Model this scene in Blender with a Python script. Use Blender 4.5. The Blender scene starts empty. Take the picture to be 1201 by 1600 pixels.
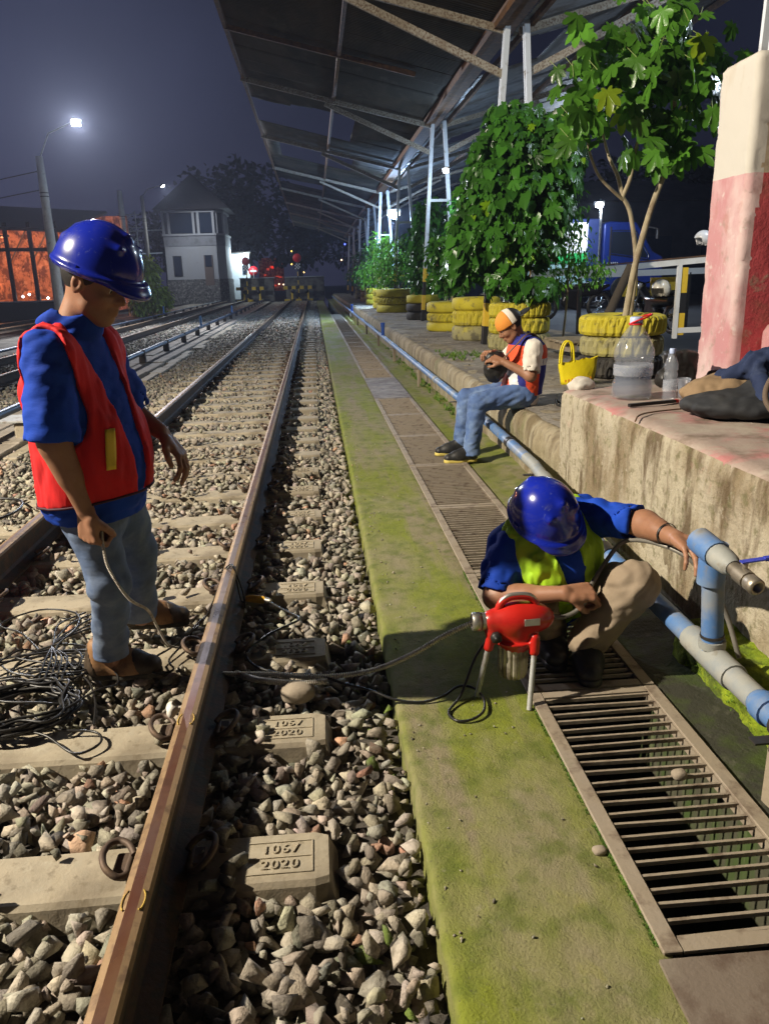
import bpy, bmesh, math, random
import numpy as np
from mathutils import Vector, Matrix
random.seed(7); RNG = np.random.default_rng(7)
SC = bpy.context.scene
COL = SC.collection
R_ = math.radians

# ------------------------------------------------------------------ camera
def cam_axes(p, y, r):
    cp, sp = math.cos(p), math.sin(p)
    fwd = Vector((0, cp, -sp)); up = Vector((0, sp, cp)); right = Vector((1, 0, 0))
    cr, sr = math.cos(r), math.sin(r)
    R = right*cr + up*sr; U = up*cr - right*sr
    Z = Matrix.Rotation(-y, 3, 'Z')
    return Z @ R, Z @ U, Z @ fwd
CR, CU, CF = cam_axes(R_(16.669), R_(4.599), R_(-1.5))
CAMH = 1.42
cd = bpy.data.cameras.new("camera"); cam = bpy.data.objects.new("camera", cd); COL.objects.link(cam)
m3 = Matrix((CR, CU, -CF)).transposed()
cam.matrix_world = Matrix.Translation((0, 0, CAMH)) @ m3.to_4x4()
cd.sensor_fit = 'VERTICAL'; cd.sensor_height = 36.0; cd.sensor_width = 27.0
cd.lens = 36.0*1215/1600
cd.clip_start = 0.05; cd.clip_end = 3000
SC.camera = cam

# ------------------------------------------------------------------ night sky
w = bpy.data.worlds.new("World"); SC.world = w; w.use_nodes = True
nt = w.node_tree; nt.nodes.clear()
out = nt.nodes.new('ShaderNodeOutputWorld'); bg = nt.nodes.new('ShaderNodeBackground')
tc = nt.nodes.new('ShaderNodeTexCoord'); sx = nt.nodes.new('ShaderNodeSeparateXYZ')
rp = nt.nodes.new('ShaderNodeValToRGB')
nt.links.new(tc.outputs['Generated'], sx.inputs[0]); nt.links.new(sx.outputs['Z'], rp.inputs[0])
e = rp.color_ramp.elements
e[0].position = 0.0; e[0].color = (0.026, 0.027, 0.056, 1)
e[1].position = 0.75; e[1].color = (0.004, 0.005, 0.011, 1)
k = rp.color_ramp.elements.new(0.22); k.color = (0.024, 0.028, 0.058, 1)
k = rp.color_ramp.elements.new(0.45); k.color = (0.011, 0.014, 0.030, 1)
wn = nt.nodes.new('ShaderNodeTexNoise'); wn.inputs['Scale'].default_value = 2.2; wn.inputs['Detail'].default_value = 5
nt.links.new(tc.outputs['Generated'], wn.inputs['Vector'])
wm = nt.nodes.new('ShaderNodeMapRange'); wm.inputs[1].default_value = .3; wm.inputs[2].default_value = .7
wm.inputs[3].default_value = .65; wm.inputs[4].default_value = 1.3
nt.links.new(wn.outputs['Fac'], wm.inputs[0]); pass
gx = nt.nodes.new('ShaderNodeMapRange'); gx.inputs[1].default_value = -.55; gx.inputs[2].default_value = .25; gx.inputs[3].default_value = 1.9; gx.inputs[4].default_value = .38
nt.links.new(sx.outputs['X'], gx.inputs[0]); gm = nt.nodes.new('ShaderNodeMath'); gm.operation = 'MULTIPLY'; nt.links.new(gx.outputs[0], gm.inputs[0]); nt.links.new(wm.outputs[0], gm.inputs[1]); nt.links.new(gm.outputs[0], bg.inputs['Strength'])
nt.links.new(bg.outputs[0], out.inputs[0]); nt.links.new(rp.outputs[0], bg.inputs['Color'])

vs = SC.view_settings; vs.view_transform = 'Standard'; vs.look = 'None'; vs.exposure = 0.0; vs.gamma = 1.0
SC.cycles.max_bounces = 6; SC.cycles.diffuse_bounces = 3; SC.cycles.glossy_bounces = 3
SC.cycles.transmission_bounces = 6; SC.cycles.transparent_max_bounces = 12
SC.cycles.use_denoising = True
SC.cycles.sample_clamp_indirect = 4.0
SC.cycles.caustics_reflective = False; SC.cycles.caustics_refractive = False

# ------------------------------------------------------------------ object helpers
def tag(o, label=None, cat=None, group=None, kind=None):
    if label: o['label'] = label
    if cat: o['category'] = cat
    if group: o['group'] = group
    if kind: o['kind'] = kind
    return o
def empty(name, loc=(0, 0, 0), rz=0.0, label=None, cat=None, group=None):
    o = bpy.data.objects.new(name, None); COL.objects.link(o)
    o.location = loc; o.rotation_euler = (0, 0, rz); o.empty_display_size = .1
    return tag(o, label, cat, group)
def copy_tree(o, parent=None):
    c = o.copy(); COL.objects.link(c)
    if parent: c.parent = parent
    for ch in list(o.children): copy_tree(ch, c)
    return c
def npmesh(name, V, F, mats, parent=None, smooth=False, midx=None, colors=None, origin=None):
    """F: (n,3)/(n,4) array or list of polygons"""
    me = bpy.data.meshes.new(name)
    V = np.asarray(V, dtype=np.float32)
    if origin is not None: V = V - np.asarray(origin, dtype=np.float32)
    if isinstance(F, np.ndarray):
        n, k = F.shape
        me.vertices.add(len(V)); me.vertices.foreach_set('co', V.ravel())
        me.loops.add(n*k); me.loops.foreach_set('vertex_index', F.astype(np.int32).ravel())
        me.polygons.add(n); me.polygons.foreach_set('loop_start', np.arange(0, n*k, k, dtype=np.int32))
        me.update(calc_edges=True)
    else:
        me.from_pydata([tuple(map(float, v)) for v in V], [], F); me.update()
    if not isinstance(mats, (list, tuple)): mats = [mats]
    for m in mats: me.materials.append(m)
    if midx is not None: me.polygons.foreach_set('material_index', np.asarray(midx, dtype=np.int32))
    if smooth: me.polygons.foreach_set('use_smooth', np.ones(len(me.polygons), dtype=bool))
    if colors is not None:
        a = me.color_attributes.new('tint', 'FLOAT_COLOR', 'POINT'); a.data.foreach_set('color', np.asarray(colors, dtype=np.float32).ravel())
    me.validate()
    o = bpy.data.objects.new(name, me); COL.objects.link(o)
    if parent is not None: o.parent = parent
    if origin is not None: o.location = tuple(map(float, origin))
    return o
class MB:
    """collects shapes, links them as one mesh object"""
    def __init__(s): s.v = []; s.f = []; s.mi = []; s.sm = []
    def add(s, V, F, mi=0, smooth=False):
        n = len(s.v); s.v += [tuple(map(float, p)) for p in V]
        for f in F: s.f.append([i+n for i in f]); s.mi.append(mi); s.sm.append(smooth)
        return s
    def box(s, c, d, rot=None, mi=0, bev=0.0):
        hx, hy, hz = d[0]/2, d[1]/2, d[2]/2
        if bev <= 0:
            V = [(x, y, z) for z in (-hz, hz) for y in (-hy, hy) for x in (-hx, hx)]
            F = [(0, 2, 3, 1), (4, 5, 7, 6), (0, 1, 5, 4), (2, 6, 7, 3), (0, 4, 6, 2), (1, 3, 7, 5)]
        else:
            b = min(bev, hx*.9, hy*.9, hz*.9); V = []
            idx = {}
            for sx_ in (-1, 1):
                for sy_ in (-1, 1):
                    for sz_ in (-1, 1):
                        for ax in range(3):
                            p = [sx_*(hx-b), sy_*(hy-b), sz_*(hz-b)]
                            p[ax] = (sx_*hx, sy_*hy, sz_*hz)[ax]
                            idx[(sx_, sy_, sz_, ax)] = len(V); V.append(tuple(p))
            F = []
            for a in range(3):
                o1, o2 = [i for i in range(3) if i != a]
                for sg in (-1, 1):
                    q = []
                    for (u, v_) in ((-1, -1), (1, -1), (1, 1), (-1, 1)):
                        t = [0, 0, 0]; t[a] = sg; t[o1] = u; t[o2] = v_; q.append(idx[(t[0], t[1], t[2], a)])
                    F.append(q)
            for a in range(3):
                o1, o2 = [i for i in range(3) if i != a]
                for u in (-1, 1):
                    for v_ in (-1, 1):
                        t = [0, 0, 0]; t[o1] = u; t[o2] = v_
                        t[a] = -1; A = tuple(t); t[a] = 1; B = tuple(t)
                        F.append([idx[A+(o1,)], idx[B+(o1,)], idx[B+(o2,)], idx[A+(o2,)]])
            for sx_ in (-1, 1):
                for sy_ in (-1, 1):
                    for sz_ in (-1, 1): F.append([idx[(sx_, sy_, sz_, a)] for a in range(3)])
        c = Vector(c)
        if rot is not None:
            V = [rot @ Vector(p) + c for p in V]
        else: V = [Vector(p) + c for p in V]
        return s.add(V, F, mi)
    def beam(s, a, b, w_, h_, mi=0, up=(0, 0, 1)):
        a, b = Vector(a), Vector(b); d = b-a; L = d.length; d.normalize()
        x = d.cross(Vector(up))
        if x.length < 1e-4: x = d.cross(Vector((1, 0, 0)))
        x.normalize(); z = x.cross(d).normalized()
        return s.box((a+b)/2, (w_, L, h_), Matrix((x, d, z)).transposed(), mi)
    def tube(s, pts, r, n=10, mi=0, cap=True, smooth=True):
        pts = [Vector(p) for p in pts]; N = len(pts)
        rr = r if hasattr(r, '__len__') else [r]*N
        V = []; prev = None
        for i, p in enumerate(pts):
            t = (pts[min(i+1, N-1)] - pts[max(i-1, 0)])
            if t.length < 1e-9: t = Vector((0, 0, 1))
            t.normalize()
            if prev is None:
                u = t.cross(Vector((0, 0, 1)))
                if u.length < 1e-3: u = t.cross(Vector((0, 1, 0)))
            else: u = prev - t*prev.dot(t)
            u.normalize(); prev = u; v_ = t.cross(u)
            for k_ in range(n):
                a = 2*math.pi*k_/n; V.append(p + (u*math.cos(a) + v_*math.sin(a))*rr[i])
        F = [(i*n+k_, i*n+(k_+1) % n, (i+1)*n+(k_+1) % n, (i+1)*n+k_) for i in range(N-1) for k_ in range(n)]
        s.add(V, F, mi, smooth)
        if cap:
            s.add([V[k_] for k_ in range(n)], [list(range(n))[::-1]], mi)
            s.add([V[(N-1)*n+k_] for k_ in range(n)], [list(range(n))], mi)
        return s
    def lathe(s, prof, c=(0, 0, 0), ax=(0, 0, 1), n=24, mi=0, smooth=True, mod=None):
        ax = Vector(ax).normalized(); u = ax.cross(Vector((0, 0, 1)))
        if u.length < 1e-3: u = Vector((1, 0, 0))
        u.normalize(); v_ = ax.cross(u); c = Vector(c); V = []
        for j, (r, h) in enumerate(prof):
            for k_ in range(n):
                a = 2*math.pi*k_/n; rr = r if mod is None else mod(j, a, r)
                V.append(c + ax*h + (u*math.cos(a)+v_*math.sin(a))*rr)
        F = [(i*n+k_, i*n+(k_+1) % n, (i+1)*n+(k_+1) % n, (i+1)*n+k_) for i in range(len(prof)-1) for k_ in range(n)]
        s.add(V, F, mi, smooth)
        return s
    def prism(s, poly, axis, a, b, mi=0):
        """poly: list of 2-D points in the plane perpendicular to axis (x,y,z order kept)"""
        n = len(poly)
        def mk(p, h):
            t = [0, 0, 0]; o = [i for i in range(3) if i != axis]; t[o[0]] = p[0]; t[o[1]] = p[1]; t[axis] = h; return tuple(t)
        V = [mk(p, a) for p in poly] + [mk(p, b) for p in poly]
        F = [list(range(n))[::-1], list(range(n, 2*n))] + [(i, (i+1) % n, n+(i+1) % n, n+i) for i in range(n)]
        return s.add(V, F, mi)
    def build(s, name, mats, parent=None, origin=None, bevel=0.0):
        V = s.v
        if origin is not None: V = [(p[0]-origin[0], p[1]-origin[1], p[2]-origin[2]) for p in V]
        me = bpy.data.meshes.new(name); me.from_pydata(V, [], s.f)
        if not isinstance(mats, (list, tuple)): mats = [mats]
        for m in mats: me.materials.append(m)
        me.polygons.foreach_set('material_index', s.mi); me.polygons.foreach_set('use_smooth', s.sm)
        bm = bmesh.new(); bm.from_mesh(me); bmesh.ops.recalc_face_normals(bm, faces=bm.faces); bm.to_mesh(me); bm.free()
        me.update()
        o = bpy.data.objects.new(name, me); COL.objects.link(o)
        if parent is not None: o.parent = parent
        if origin is not None: o.location = origin
        if bevel: md = o.modifiers.new('bevel', 'BEVEL'); md.width = bevel; md.segments = 2; md.limit_method = 'ANGLE'
        return o
def spline(P, n=8, closed=False):
    P = [Vector(p) for p in P]; out_ = []
    N = len(P); rng = range(N if closed else N-1)
    for i in rng:
        if closed: a, b, c, d = P[(i-1) % N], P[i], P[(i+1) % N], P[(i+2) % N]
        else: a, b, c, d = P[max(i-1, 0)], P[i], P[i+1], P[min(i+2, N-1)]
        for k_ in range(n):
            t = k_/n
            out_.append(.5*((2*b) + (c-a)*t + (2*a-5*b+4*c-d)*t*t + (3*b-a-3*c+d)*t**3))
    if not closed: out_.append(P[-1])
    return out_

# ------------------------------------------------------------------ materials
def M(name, c, rough=.7, metal=0.0, layers=(), bump=(), spec=.5, coat=0.0, tint=None, sub=0.0, coord='Object', trans=0.0, alpha=1.0, ior=1.45, sheen=0.0, rvar=0.0):
    """layers: (colour, scale, lo, hi, amount[, stretch xyz]); bump: (scale, strength, distance[, stretch])"""
    m = bpy.data.materials.new(name); m.use_nodes = True; t = m.node_tree; L = t.links
    b = t.nodes['Principled BSDF']
    b.inputs['Base Color'].default_value = (*c, 1); b.inputs['Roughness'].default_value = rough
    b.inputs['Metallic'].default_value = metal; b.inputs['Specular IOR Level'].default_value = spec
    b.inputs['Coat Weight'].default_value = coat; b.inputs['Coat Roughness'].default_value = .08
    b.inputs['IOR'].default_value = ior
    if trans: b.inputs['Transmission Weight'].default_value = trans
    if alpha < 1: b.inputs['Alpha'].default_value = alpha
    if sheen: b.inputs['Sheen Weight'].default_value = sheen
    if sub:
        b.inputs['Subsurface Weight'].default_value = sub; b.inputs['Subsurface Radius'].default_value = (.02, .008, .004); b.inputs['Subsurface Scale'].default_value = .5
    tcn = t.nodes.new('ShaderNodeTexCoord'); src = tcn.outputs[coord]
    def noise(scale, detail, stretch):
        nn = t.nodes.new('ShaderNodeTexNoise'); nn.inputs['Scale'].default_value = scale; nn.inputs['Detail'].default_value = detail
        nn.inputs['Roughness'].default_value = .6
        if stretch:
            mp = t.nodes.new('ShaderNodeMapping'); mp.inputs['Scale'].default_value = stretch
            L.new(src, mp.inputs[0]); L.new(mp.outputs[0], nn.inputs['Vector'])
        else: L.new(src, nn.inputs['Vector'])
        return nn.outputs['Fac']
    cur = None
    if tint:
        at = t.nodes.new('ShaderNodeAttribute'); at.attribute_name = 'tint'; cur = at.outputs['Color']
    for ly in layers:
        col, sc_, lo, hi, am = ly[:5]; st = ly[5] if len(ly) > 5 else None
        mr = t.nodes.new('ShaderNodeMapRange'); mr.inputs[1].default_value = lo; mr.inputs[2].default_value = hi
        mr.inputs[3].default_value = 0; mr.inputs[4].default_value = am
        L.new(noise(sc_, 6, st), mr.inputs[0])
        mx = t.nodes.new('ShaderNodeMix'); mx.data_type = 'RGBA'
        L.new(mr.outputs[0], mx.inputs[0])
        if cur is None: mx.inputs[6].default_value = (*c, 1)
        else: L.new(cur, mx.inputs[6])
        mx.inputs[7].default_value = (*col, 1); cur = mx.outputs[2]
    if cur is not None: L.new(cur, b.inputs['Base Color'])
    if rvar:
        mr = t.nodes.new('ShaderNodeMapRange'); mr.inputs[1].default_value = .3; mr.inputs[2].default_value = .7
        mr.inputs[3].default_value = max(rough-rvar, .02); mr.inputs[4].default_value = min(rough+rvar, 1)
        L.new(noise(9, 5, None), mr.inputs[0]); L.new(mr.outputs[0], b.inputs['Roughness'])
    prev = None
    for bp in bump:
        sc_, st_, di = bp[:3]; stt = bp[3] if len(bp) > 3 else None
        bn = t.nodes.new('ShaderNodeBump'); bn.inputs['Strength'].default_value = st_; bn.inputs['Distance'].default_value = di
        L.new(noise(sc_, 8, stt), bn.inputs['Height'])
        if prev: L.new(prev, bn.inputs['Normal'])
        prev = bn.outputs[0]
    if prev: L.new(prev, b.inputs['Normal'])
    return m
def EM(name, c, s):
    m = bpy.data.materials.new(name); m.use_nodes = True; t = m.node_tree
    b = t.nodes['Principled BSDF']; b.inputs['Base Color'].default_value = (*c, 1)
    b.inputs['Emission Color'].default_value = (*c, 1); b.inputs['Emission Strength'].default_value = s
    return m
def lamp(name, loc, power, color, radius=.08, parent=None, kind='POINT', aim=None, size=R_(150), blend=.5):
    l = bpy.data.lights.new(name, kind); l.energy = power; l.color = color; l.shadow_soft_size = radius
    o = bpy.data.objects.new(name, l); COL.objects.link(o); o.location = loc
    if kind == 'SPOT': l.spot_size = size; l.spot_blend = blend
    if aim is not None:
        o.rotation_euler = (Vector(aim)-Vector(loc)).to_track_quat('-Z', 'Y').to_euler()
    if parent is not None:
        o.parent = parent
    return o
ORD = ['nearest', 'second', 'third', 'fourth', 'fifth', 'sixth', 'seventh', 'eighth', 'ninth', 'tenth', 'eleventh', 'twelfth',
       'thirteenth', 'fourteenth', 'fifteenth', 'sixteenth', 'seventeenth', 'eighteenth', 'nineteenth', 'twentieth']

# shared colours
STEELP = M('galvanised_paint', (.42, .43, .42), .55, .3, [((.18, .12, .07), 14, .52, .70, .8), ((.55, .55, .52), 3, .5, .7, .5)], [(60, .25, .004)])
RUST = M('rust', (.13, .075, .045), .8, .3, [((.25, .13, .06), 10, .45, .65, .8), ((.06, .04, .03), 25, .5, .7, .7)], [(90, .5, .004)])
BLACKRUB = M('black_rubber', (.018, .017, .016), .45, 0, [], [(80, .1, .002)])
DARKM = M('dark_steel', (.07, .065, .06), .5, .6, [((.15, .1, .07), 12, .5, .7, .6)], [(60, .3, .003)])
WHITEP = M('white_paint', (.72, .72, .70), .6, 0, [((.45, .43, .38), 3, .5, .75, .5)])
YELP = M('yellow_paint', (.75, .50, .04), .55, 0, [((.35, .22, .05), 12, .55, .75, .6)])
BLKP = M('black_paint', (.02, .02, .022), .5)
# ================================================================== SETTING
def vnoise(P, s, seed=0):
    """value noise, P (N,3) -> -1..1"""
    P = np.asarray(P, dtype=np.float64)*s + 17.3*seed + 1000.0
    i = np.floor(P).astype(np.int64); f = P - i; f = f*f*(3-2*f)
    def h(a, b, c):
        n = (a*374761393 + b*668265263 + c*2147483647 + seed*1274126177) & 0xffffffff
        n = ((n ^ (n >> 13))*1274126177) & 0xffffffff
        n = n ^ (n >> 16)
        return (n & 0xffff)/32767.5 - 1
    r = 0
    for a in (0, 1):
        for b in (0, 1):
            for c in (0, 1):
                wgt = (f[:, 0] if a else 1-f[:, 0])*(f[:, 1] if b else 1-f[:, 1])*(f[:, 2] if c else 1-f[:, 2])
                r = r + wgt*h(i[:, 0]+a, i[:, 1]+b, i[:, 2]+c)
    return r
def ysteps(y0, y1, d0, grow=1.02, dmax=1.0):
    o = [y0]; d = d0
    while o[-1] < y1:
        o.append(o[-1]+d)
        if o[-1] > 6: d = min(d*grow, dmax)
    o[-1] = y1
    return np.array(o)
def sweep(name, prof, Y, mats, amp=(0, 0), s=6, seed=0, smooth=True, parent=None, seg=.04, fine=None):
    """extrude an x-z profile along Y and roughen it; amp = (x, z) displacement"""
    pts = []
    for (a, b) in zip(prof[:-1], prof[1:]):
        L = math.hypot(b[0]-a[0], b[1]-a[1]); n = max(1, int(L/seg)); n = min(n, 60)
        for k_ in range(n): pts.append((a[0]+(b[0]-a[0])*k_/n, a[1]+(b[1]-a[1])*k_/n))
    pts.append(prof[-1]); pts = np.array(pts); n = len(pts); m = len(Y)
    V = np.zeros((m, n, 3)); V[:, :, 0] = pts[None, :, 0]; V[:, :, 1] = Y[:, None]; V[:, :, 2] = pts[None, :, 1]
    V = V.reshape(-1, 3)
    nz = vnoise(V, s, seed) + .5*vnoise(V, s*2.3, seed+1) + .3*vnoise(V, s*5.1, seed+2)
    nx = vnoise(V, s*.9, seed+5) + .5*vnoise(V, s*2.1, seed+6) + .3*vnoise(V, s*5.1, seed+7)
    V[:, 0] += nx*amp[0]; V[:, 2] += nz*amp[1]
    i = np.arange(m-1)[:, None]*n + np.arange(n-1)[None, :]
    F = np.stack([i, i+1, i+n+1, i+n], -1).reshape(-1, 4)
    return npmesh(name, V, F, mats, parent, smooth)

MOSSC = M('mossy_concrete', (.225, .20, .11), .92, 0,
          [((.170, .200, .012), 2.2, .36, .56, .95, (1, .45, 1)), ((.235, .19, .13), 2.3, .51, .60, .75, (1.5, .16, 1)), ((.25, .24, .05), 5, .60, .70, .6), ((.085, .115, .008), 9, .48, .66, .7), ((.30, .27, .19), 34, .6, .75, .4), ((.06, .055, .03), 60, .62, .70, .5)],
          [(26, .5, .012), (150, .9, .005), (420, .5, .002)])
STREAK = M('stained_wall', (.34, .29, .19), .9, 0,
           [((.16, .12, .065), 5, .42, .62, .85, (1, 1, .22)), ((.45, .42, .33), 4, .55, .7, .7, (1, 1, .18)), ((.10, .12, .03), 2.2, .58, .72, .75), ((.12, .09, .055), 17, .5, .66, .6, (1, 1, .3))],
           [(14, .7, .02), (70, .8, .008), (5, .5, .03)])
PLAT = M('worn_platform', (.30, .27, .22), .95, 0,
         [((.13, .105, .08), 1.6, .42, .62, .85), ((.42, .38, .31), 5, .55, .68, .6), ((.13, .16, .045), 2.1, .62, .72, .7), ((.08, .065, .05), 21, .5, .62, .5)],
         [(9, .6, .03), (60, .7, .01)])
SOIL = M('dark_soil', (.075, .065, .055), .95, 0, [((.13, .115, .09), 3, .45, .65, .8), ((.04, .035, .03), 14, .45, .6, .7)], [(12, .8, .03), (60, .6, .01)])
TRENCH = M('wet_trench_wall', (.07, .068, .045), .6, 0, [((.05, .085, .02), 8, .45, .6, .9, (1, 1, .2)), ((.15, .15, .09), 16, .55, .68, .7, (1, 1, .12))], [(20, .5, .01)])
MOSS = M('moss', (.17, .25, .008), .95, 0, [((.30, .38, .015), 18, .45, .62, .9), ((.045, .06, .015), 7, .5, .64, .8)], [(60, .9, .012), (180, .8, .005)])
YS = ysteps(-1.5, 64, .03, 1.03, 1.0)

tag(npmesh('ground', [(-155, -35, -.16), (.70, -35, -.16), (.70, 255, -.16), (-155, 255, -.16)], [(0, 1, 2, 3)], SOIL), kind='structure')
tag(npmesh('ground', [(1.12, -35, -.161), (155, -35, -.161), (155, 255, -.161), (1.12, 255, -.161)], [(0, 1, 2, 3)], SOIL), kind='structure')
tag(sweep('drain_channel', [(.70, -.005), (.705, -.62), (1.115, -.62), (1.12, -.005)], YS, TRENCH, (.003, .0), 9, 3), kind='structure')
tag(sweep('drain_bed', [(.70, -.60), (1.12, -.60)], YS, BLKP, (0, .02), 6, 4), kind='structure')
tag(sweep('path', [(.212, -.10), (.216, -.004), (.222, .005), (.235, .008), (.66, .006), (.70, .002), (.703, -.06)], YS, MOSSC, (.005, .0028), 13, 11, seg=.014), kind='structure')
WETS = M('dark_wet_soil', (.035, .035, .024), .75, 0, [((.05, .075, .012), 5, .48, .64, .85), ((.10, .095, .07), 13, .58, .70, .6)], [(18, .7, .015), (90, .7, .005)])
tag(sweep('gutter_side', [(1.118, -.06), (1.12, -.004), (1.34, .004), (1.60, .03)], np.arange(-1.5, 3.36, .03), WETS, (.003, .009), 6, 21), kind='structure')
tag(sweep('gutter_side', [(1.118, -.06), (1.12, -.004), (1.34, .004), (1.60, .03)], YS[YS > 3.33], MOSSC, (.003, .009), 6, 21), kind='structure')
tag(sweep('platform', [(1.515, -.08), (1.515, .30), (1.53, .375), (1.57, .415), (1.68, .425), (2.3, .42)], YS, STREAK, (.014, .010), 5, 31, seg=.035), kind='structure')
Yp = ysteps(-1.5, 64, .08, 1.03, 1.2)
tag(sweep('platform', [(1.60, .424), (2.4, .432), (4.6, .40), (5.0, .30)], Yp, PLAT, (0, .013), 3.1, 41, seg=.07), kind='structure')
tag(sweep('yard', [(4.9, .30), (6, .12), (60, .10)], Yp, M('yard_asphalt', (.05, .052, .058), .75, 0, [((.09, .09, .095), 2, .5, .7, .6)], [(50, .4, .01)]), (0, .0), 3.1, 41, seg=1), kind='structure')

# mossy kerb under the near pipe
YK = np.arange(-.6, 2.64, .012)
k = sweep('kerb', [(1.325, -.02), (1.315, .10), (1.34, .135), (1.40, .145), (1.53, .14)], YK, MOSS, (.016, .014), 14, 51, seg=.012)
tag(k, 'low mossy kerb under the nearest length of blue pipe', 'kerb')

# ---- track geometry
RX = (-1.645, -.447); RH = .16
def rail_profile():
    return [(-.066, 0), (-.066, .010), (-.02, .026), (-.0095, .04), (-.0095, .112), (-.030, .124), (-.032, .146), (-.026, .156), (-.012, .1605),
            (.012, .1605), (.026, .156), (.032, .146), (.030, .124), (.0095, .112), (.0095, .04), (.02, .026), (.066, .010), (.066, 0)]
RAILSIDE = M('rail_side', (.085, .05, .03), .75, .2, [((.16, .09, .04), 6, .5, .66, .7), ((.04, .045, .035), 16, .45, .62, .8)], [(70, .5, .004)])
RAILTOP = M('rail_running_band', (.19, .075, .045), .34, .6, [((.24, .20, .19), 2.2, .42, .62, .85, (1, .35, 1)), ((.30, .17, .09), 7, .48, .64, .6, (1, .5, 1)), ((.09, .05, .03), 9, .55, .7, .6)], [(120, .15, .002)], rvar=.1)
RAILSHO = M('rail_shoulder', (.30, .20, .11), .6, .3, [((.45, .30, .12), 5, .5, .65, .6), ((.13, .08, .055), 20, .5, .64, .7)], [(90, .3, .003)])
def make_rail(name, x0, y0, x1, y1, z0, label, cat, group, step=2.0):
    prof = rail_profile(); n = len(prof); N = max(2, int((y1-y0)/step)+1)
    V = []; F = []; mi = []
    for i in range(N):
        t = i/(N-1); x = x0+(x1-x0)*t; y = y0+(y1-y0)*t
        for (a, b) in prof: V.append((x+a, y, z0+b))
    for i in range(N-1):
        for j in range(n):
            F.append((i*n+j, i*n+(j+1) % n, (i+1)*n+(j+1) % n, (i+1)*n+j))
            mi.append(1 if j == 8 else (2 if j in (6, 7, 9, 10) else 0))
    F.append(tuple(range(n))[::-1]); mi.append(0); F.append(tuple((N-1)*n+j for j in range(n))); mi.append(0)
    mb = MB(); mb.v = V; mb.f = F; mb.mi = mi; mb.sm = [False]*len(F)
    return tag(mb.build(name, [RAILSIDE, RAILTOP, RAILSHO]), label, cat, group)
make_rail('rail', RX[0], -1.4, RX[0]+.0, 61, .0, 'rusty steel rail of the middle track, passing behind the standing worker', 'rail', 'rails of the middle track')
make_rail('rail', RX[1], -1.4, RX[1]+.0, 61, .0, 'rusty steel rail nearest the camera, crossed by the black cord', 'rail', 'rails of the middle track')
def off2(y): return -.0085*(y-15)
for (xa, lb, gp) in ((-6.02, 'far rail of the left track, beside the thin far pipe', 'rails of the left track'), (-4.88, 'near rail of the left track, beside the thick blue pipe', 'rails of the left track'),
                     (-10.35, 'leftmost rusty rail near the orange lit shed', 'rails of the outer left track'), (-11.7, 'rusty rail running closest to the orange lit shed', 'rails of the outer left track')):
    if xa == -10.35: lb = 'rusty rail of the outer left track, on the side of the lamp poles'
    make_rail('rail', xa+off2(4), 4, xa+off2(66), 66, .0, lb, 'rail', gp)

# chalk marks on the near rail
YM = M('yellow_chalk', (.50, .34, .07), .9, 0, [((.25, .15, .06), 40, .45, .6, .8)])
for (yy, lb) in ((1.40, 'pair of yellow chalk arcs on the near rail head, at the bottom of the picture'), (2.12, 'pair of yellow chalk arcs on the near rail head, beside the third clip')):
    mk = MB()
    for sgn in (-1, 1):
        pts = [(RX[1]+sgn*(.012+.012*math.cos(a)), yy+.03*math.sin(a), RH+(.0026 if math.cos(a) < .4 else -.0012)) for a in np.linspace(-1.2, 1.2, 9)]
        mk.tube(pts, .0022, 5)
    tag(mk.build('chalk_mark', YM), lb, 'chalk mark')

# ---- sleepers
CONC = M('sleeper_concrete', (.36, .31, .225), .85, 0, [((.30, .26, .19), 6, .45, .6, .8), ((.44, .40, .31), 14, .55, .68, .6), ((.15, .12, .08), 3.5, .52, .68, .7), ((.13, .10, .06), 26, .58, .68, .5)], [(40, .4, .006), (160, .3, .002)])
CLIPM = M('clip_iron', (.12, .085, .065), .65, .5, [((.2, .13, .08), 20, .5, .65, .7)], [(90, .4, .003)])
SLX = (RX[0]-.415, RX[1]+.425)
SL_CX = (SLX[0]+SLX[1])/2; SL_L = SLX[1]-SLX[0]
def sleeper_mesh():
    L = SL_L/2; top = [(-.098, -.002), (.098, -.002)]
    mb = MB()
    xs = [(-L, .0, -.02), (-L+.035, .0, 0), (-L+.30, .0, .0), (-.32, .0, -.012), (.32, .0, -.012), (L-.30, 0, 0), (L-.035, 0, 0), (L, 0, -.02)]
    V = []; F = []
    for i, (x, _, dz) in enumerate(xs):
        e = .012 if i in (0, 7) else 0
        zt = -.002+dz*.6 if i not in (0, 7) else -.004
        V += [(x+(-.05 if i == 0 else .05 if i == 7 else 0), -.135, -.17), (x, -.097+e, zt-.012), (x, -.085+e, zt), (x, .085-e, zt), (x, .097-e, zt-.012), (x+(-.05 if i == 0 else .05 if i == 7 else 0), .135, -.17)]
    for i in range(7):
        for j in range(5): F.append((i*6+j, i*6+j+1, (i+1)*6+j+1, (i+1)*6+j))
    F.append((0, 1, 2, 3, 4, 5)); F.append(tuple(42+j for j in range(6))[::-1])
    mb.add(V, F)
    o = mb.build('concrete_sleeper', CONC)
    return o
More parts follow.
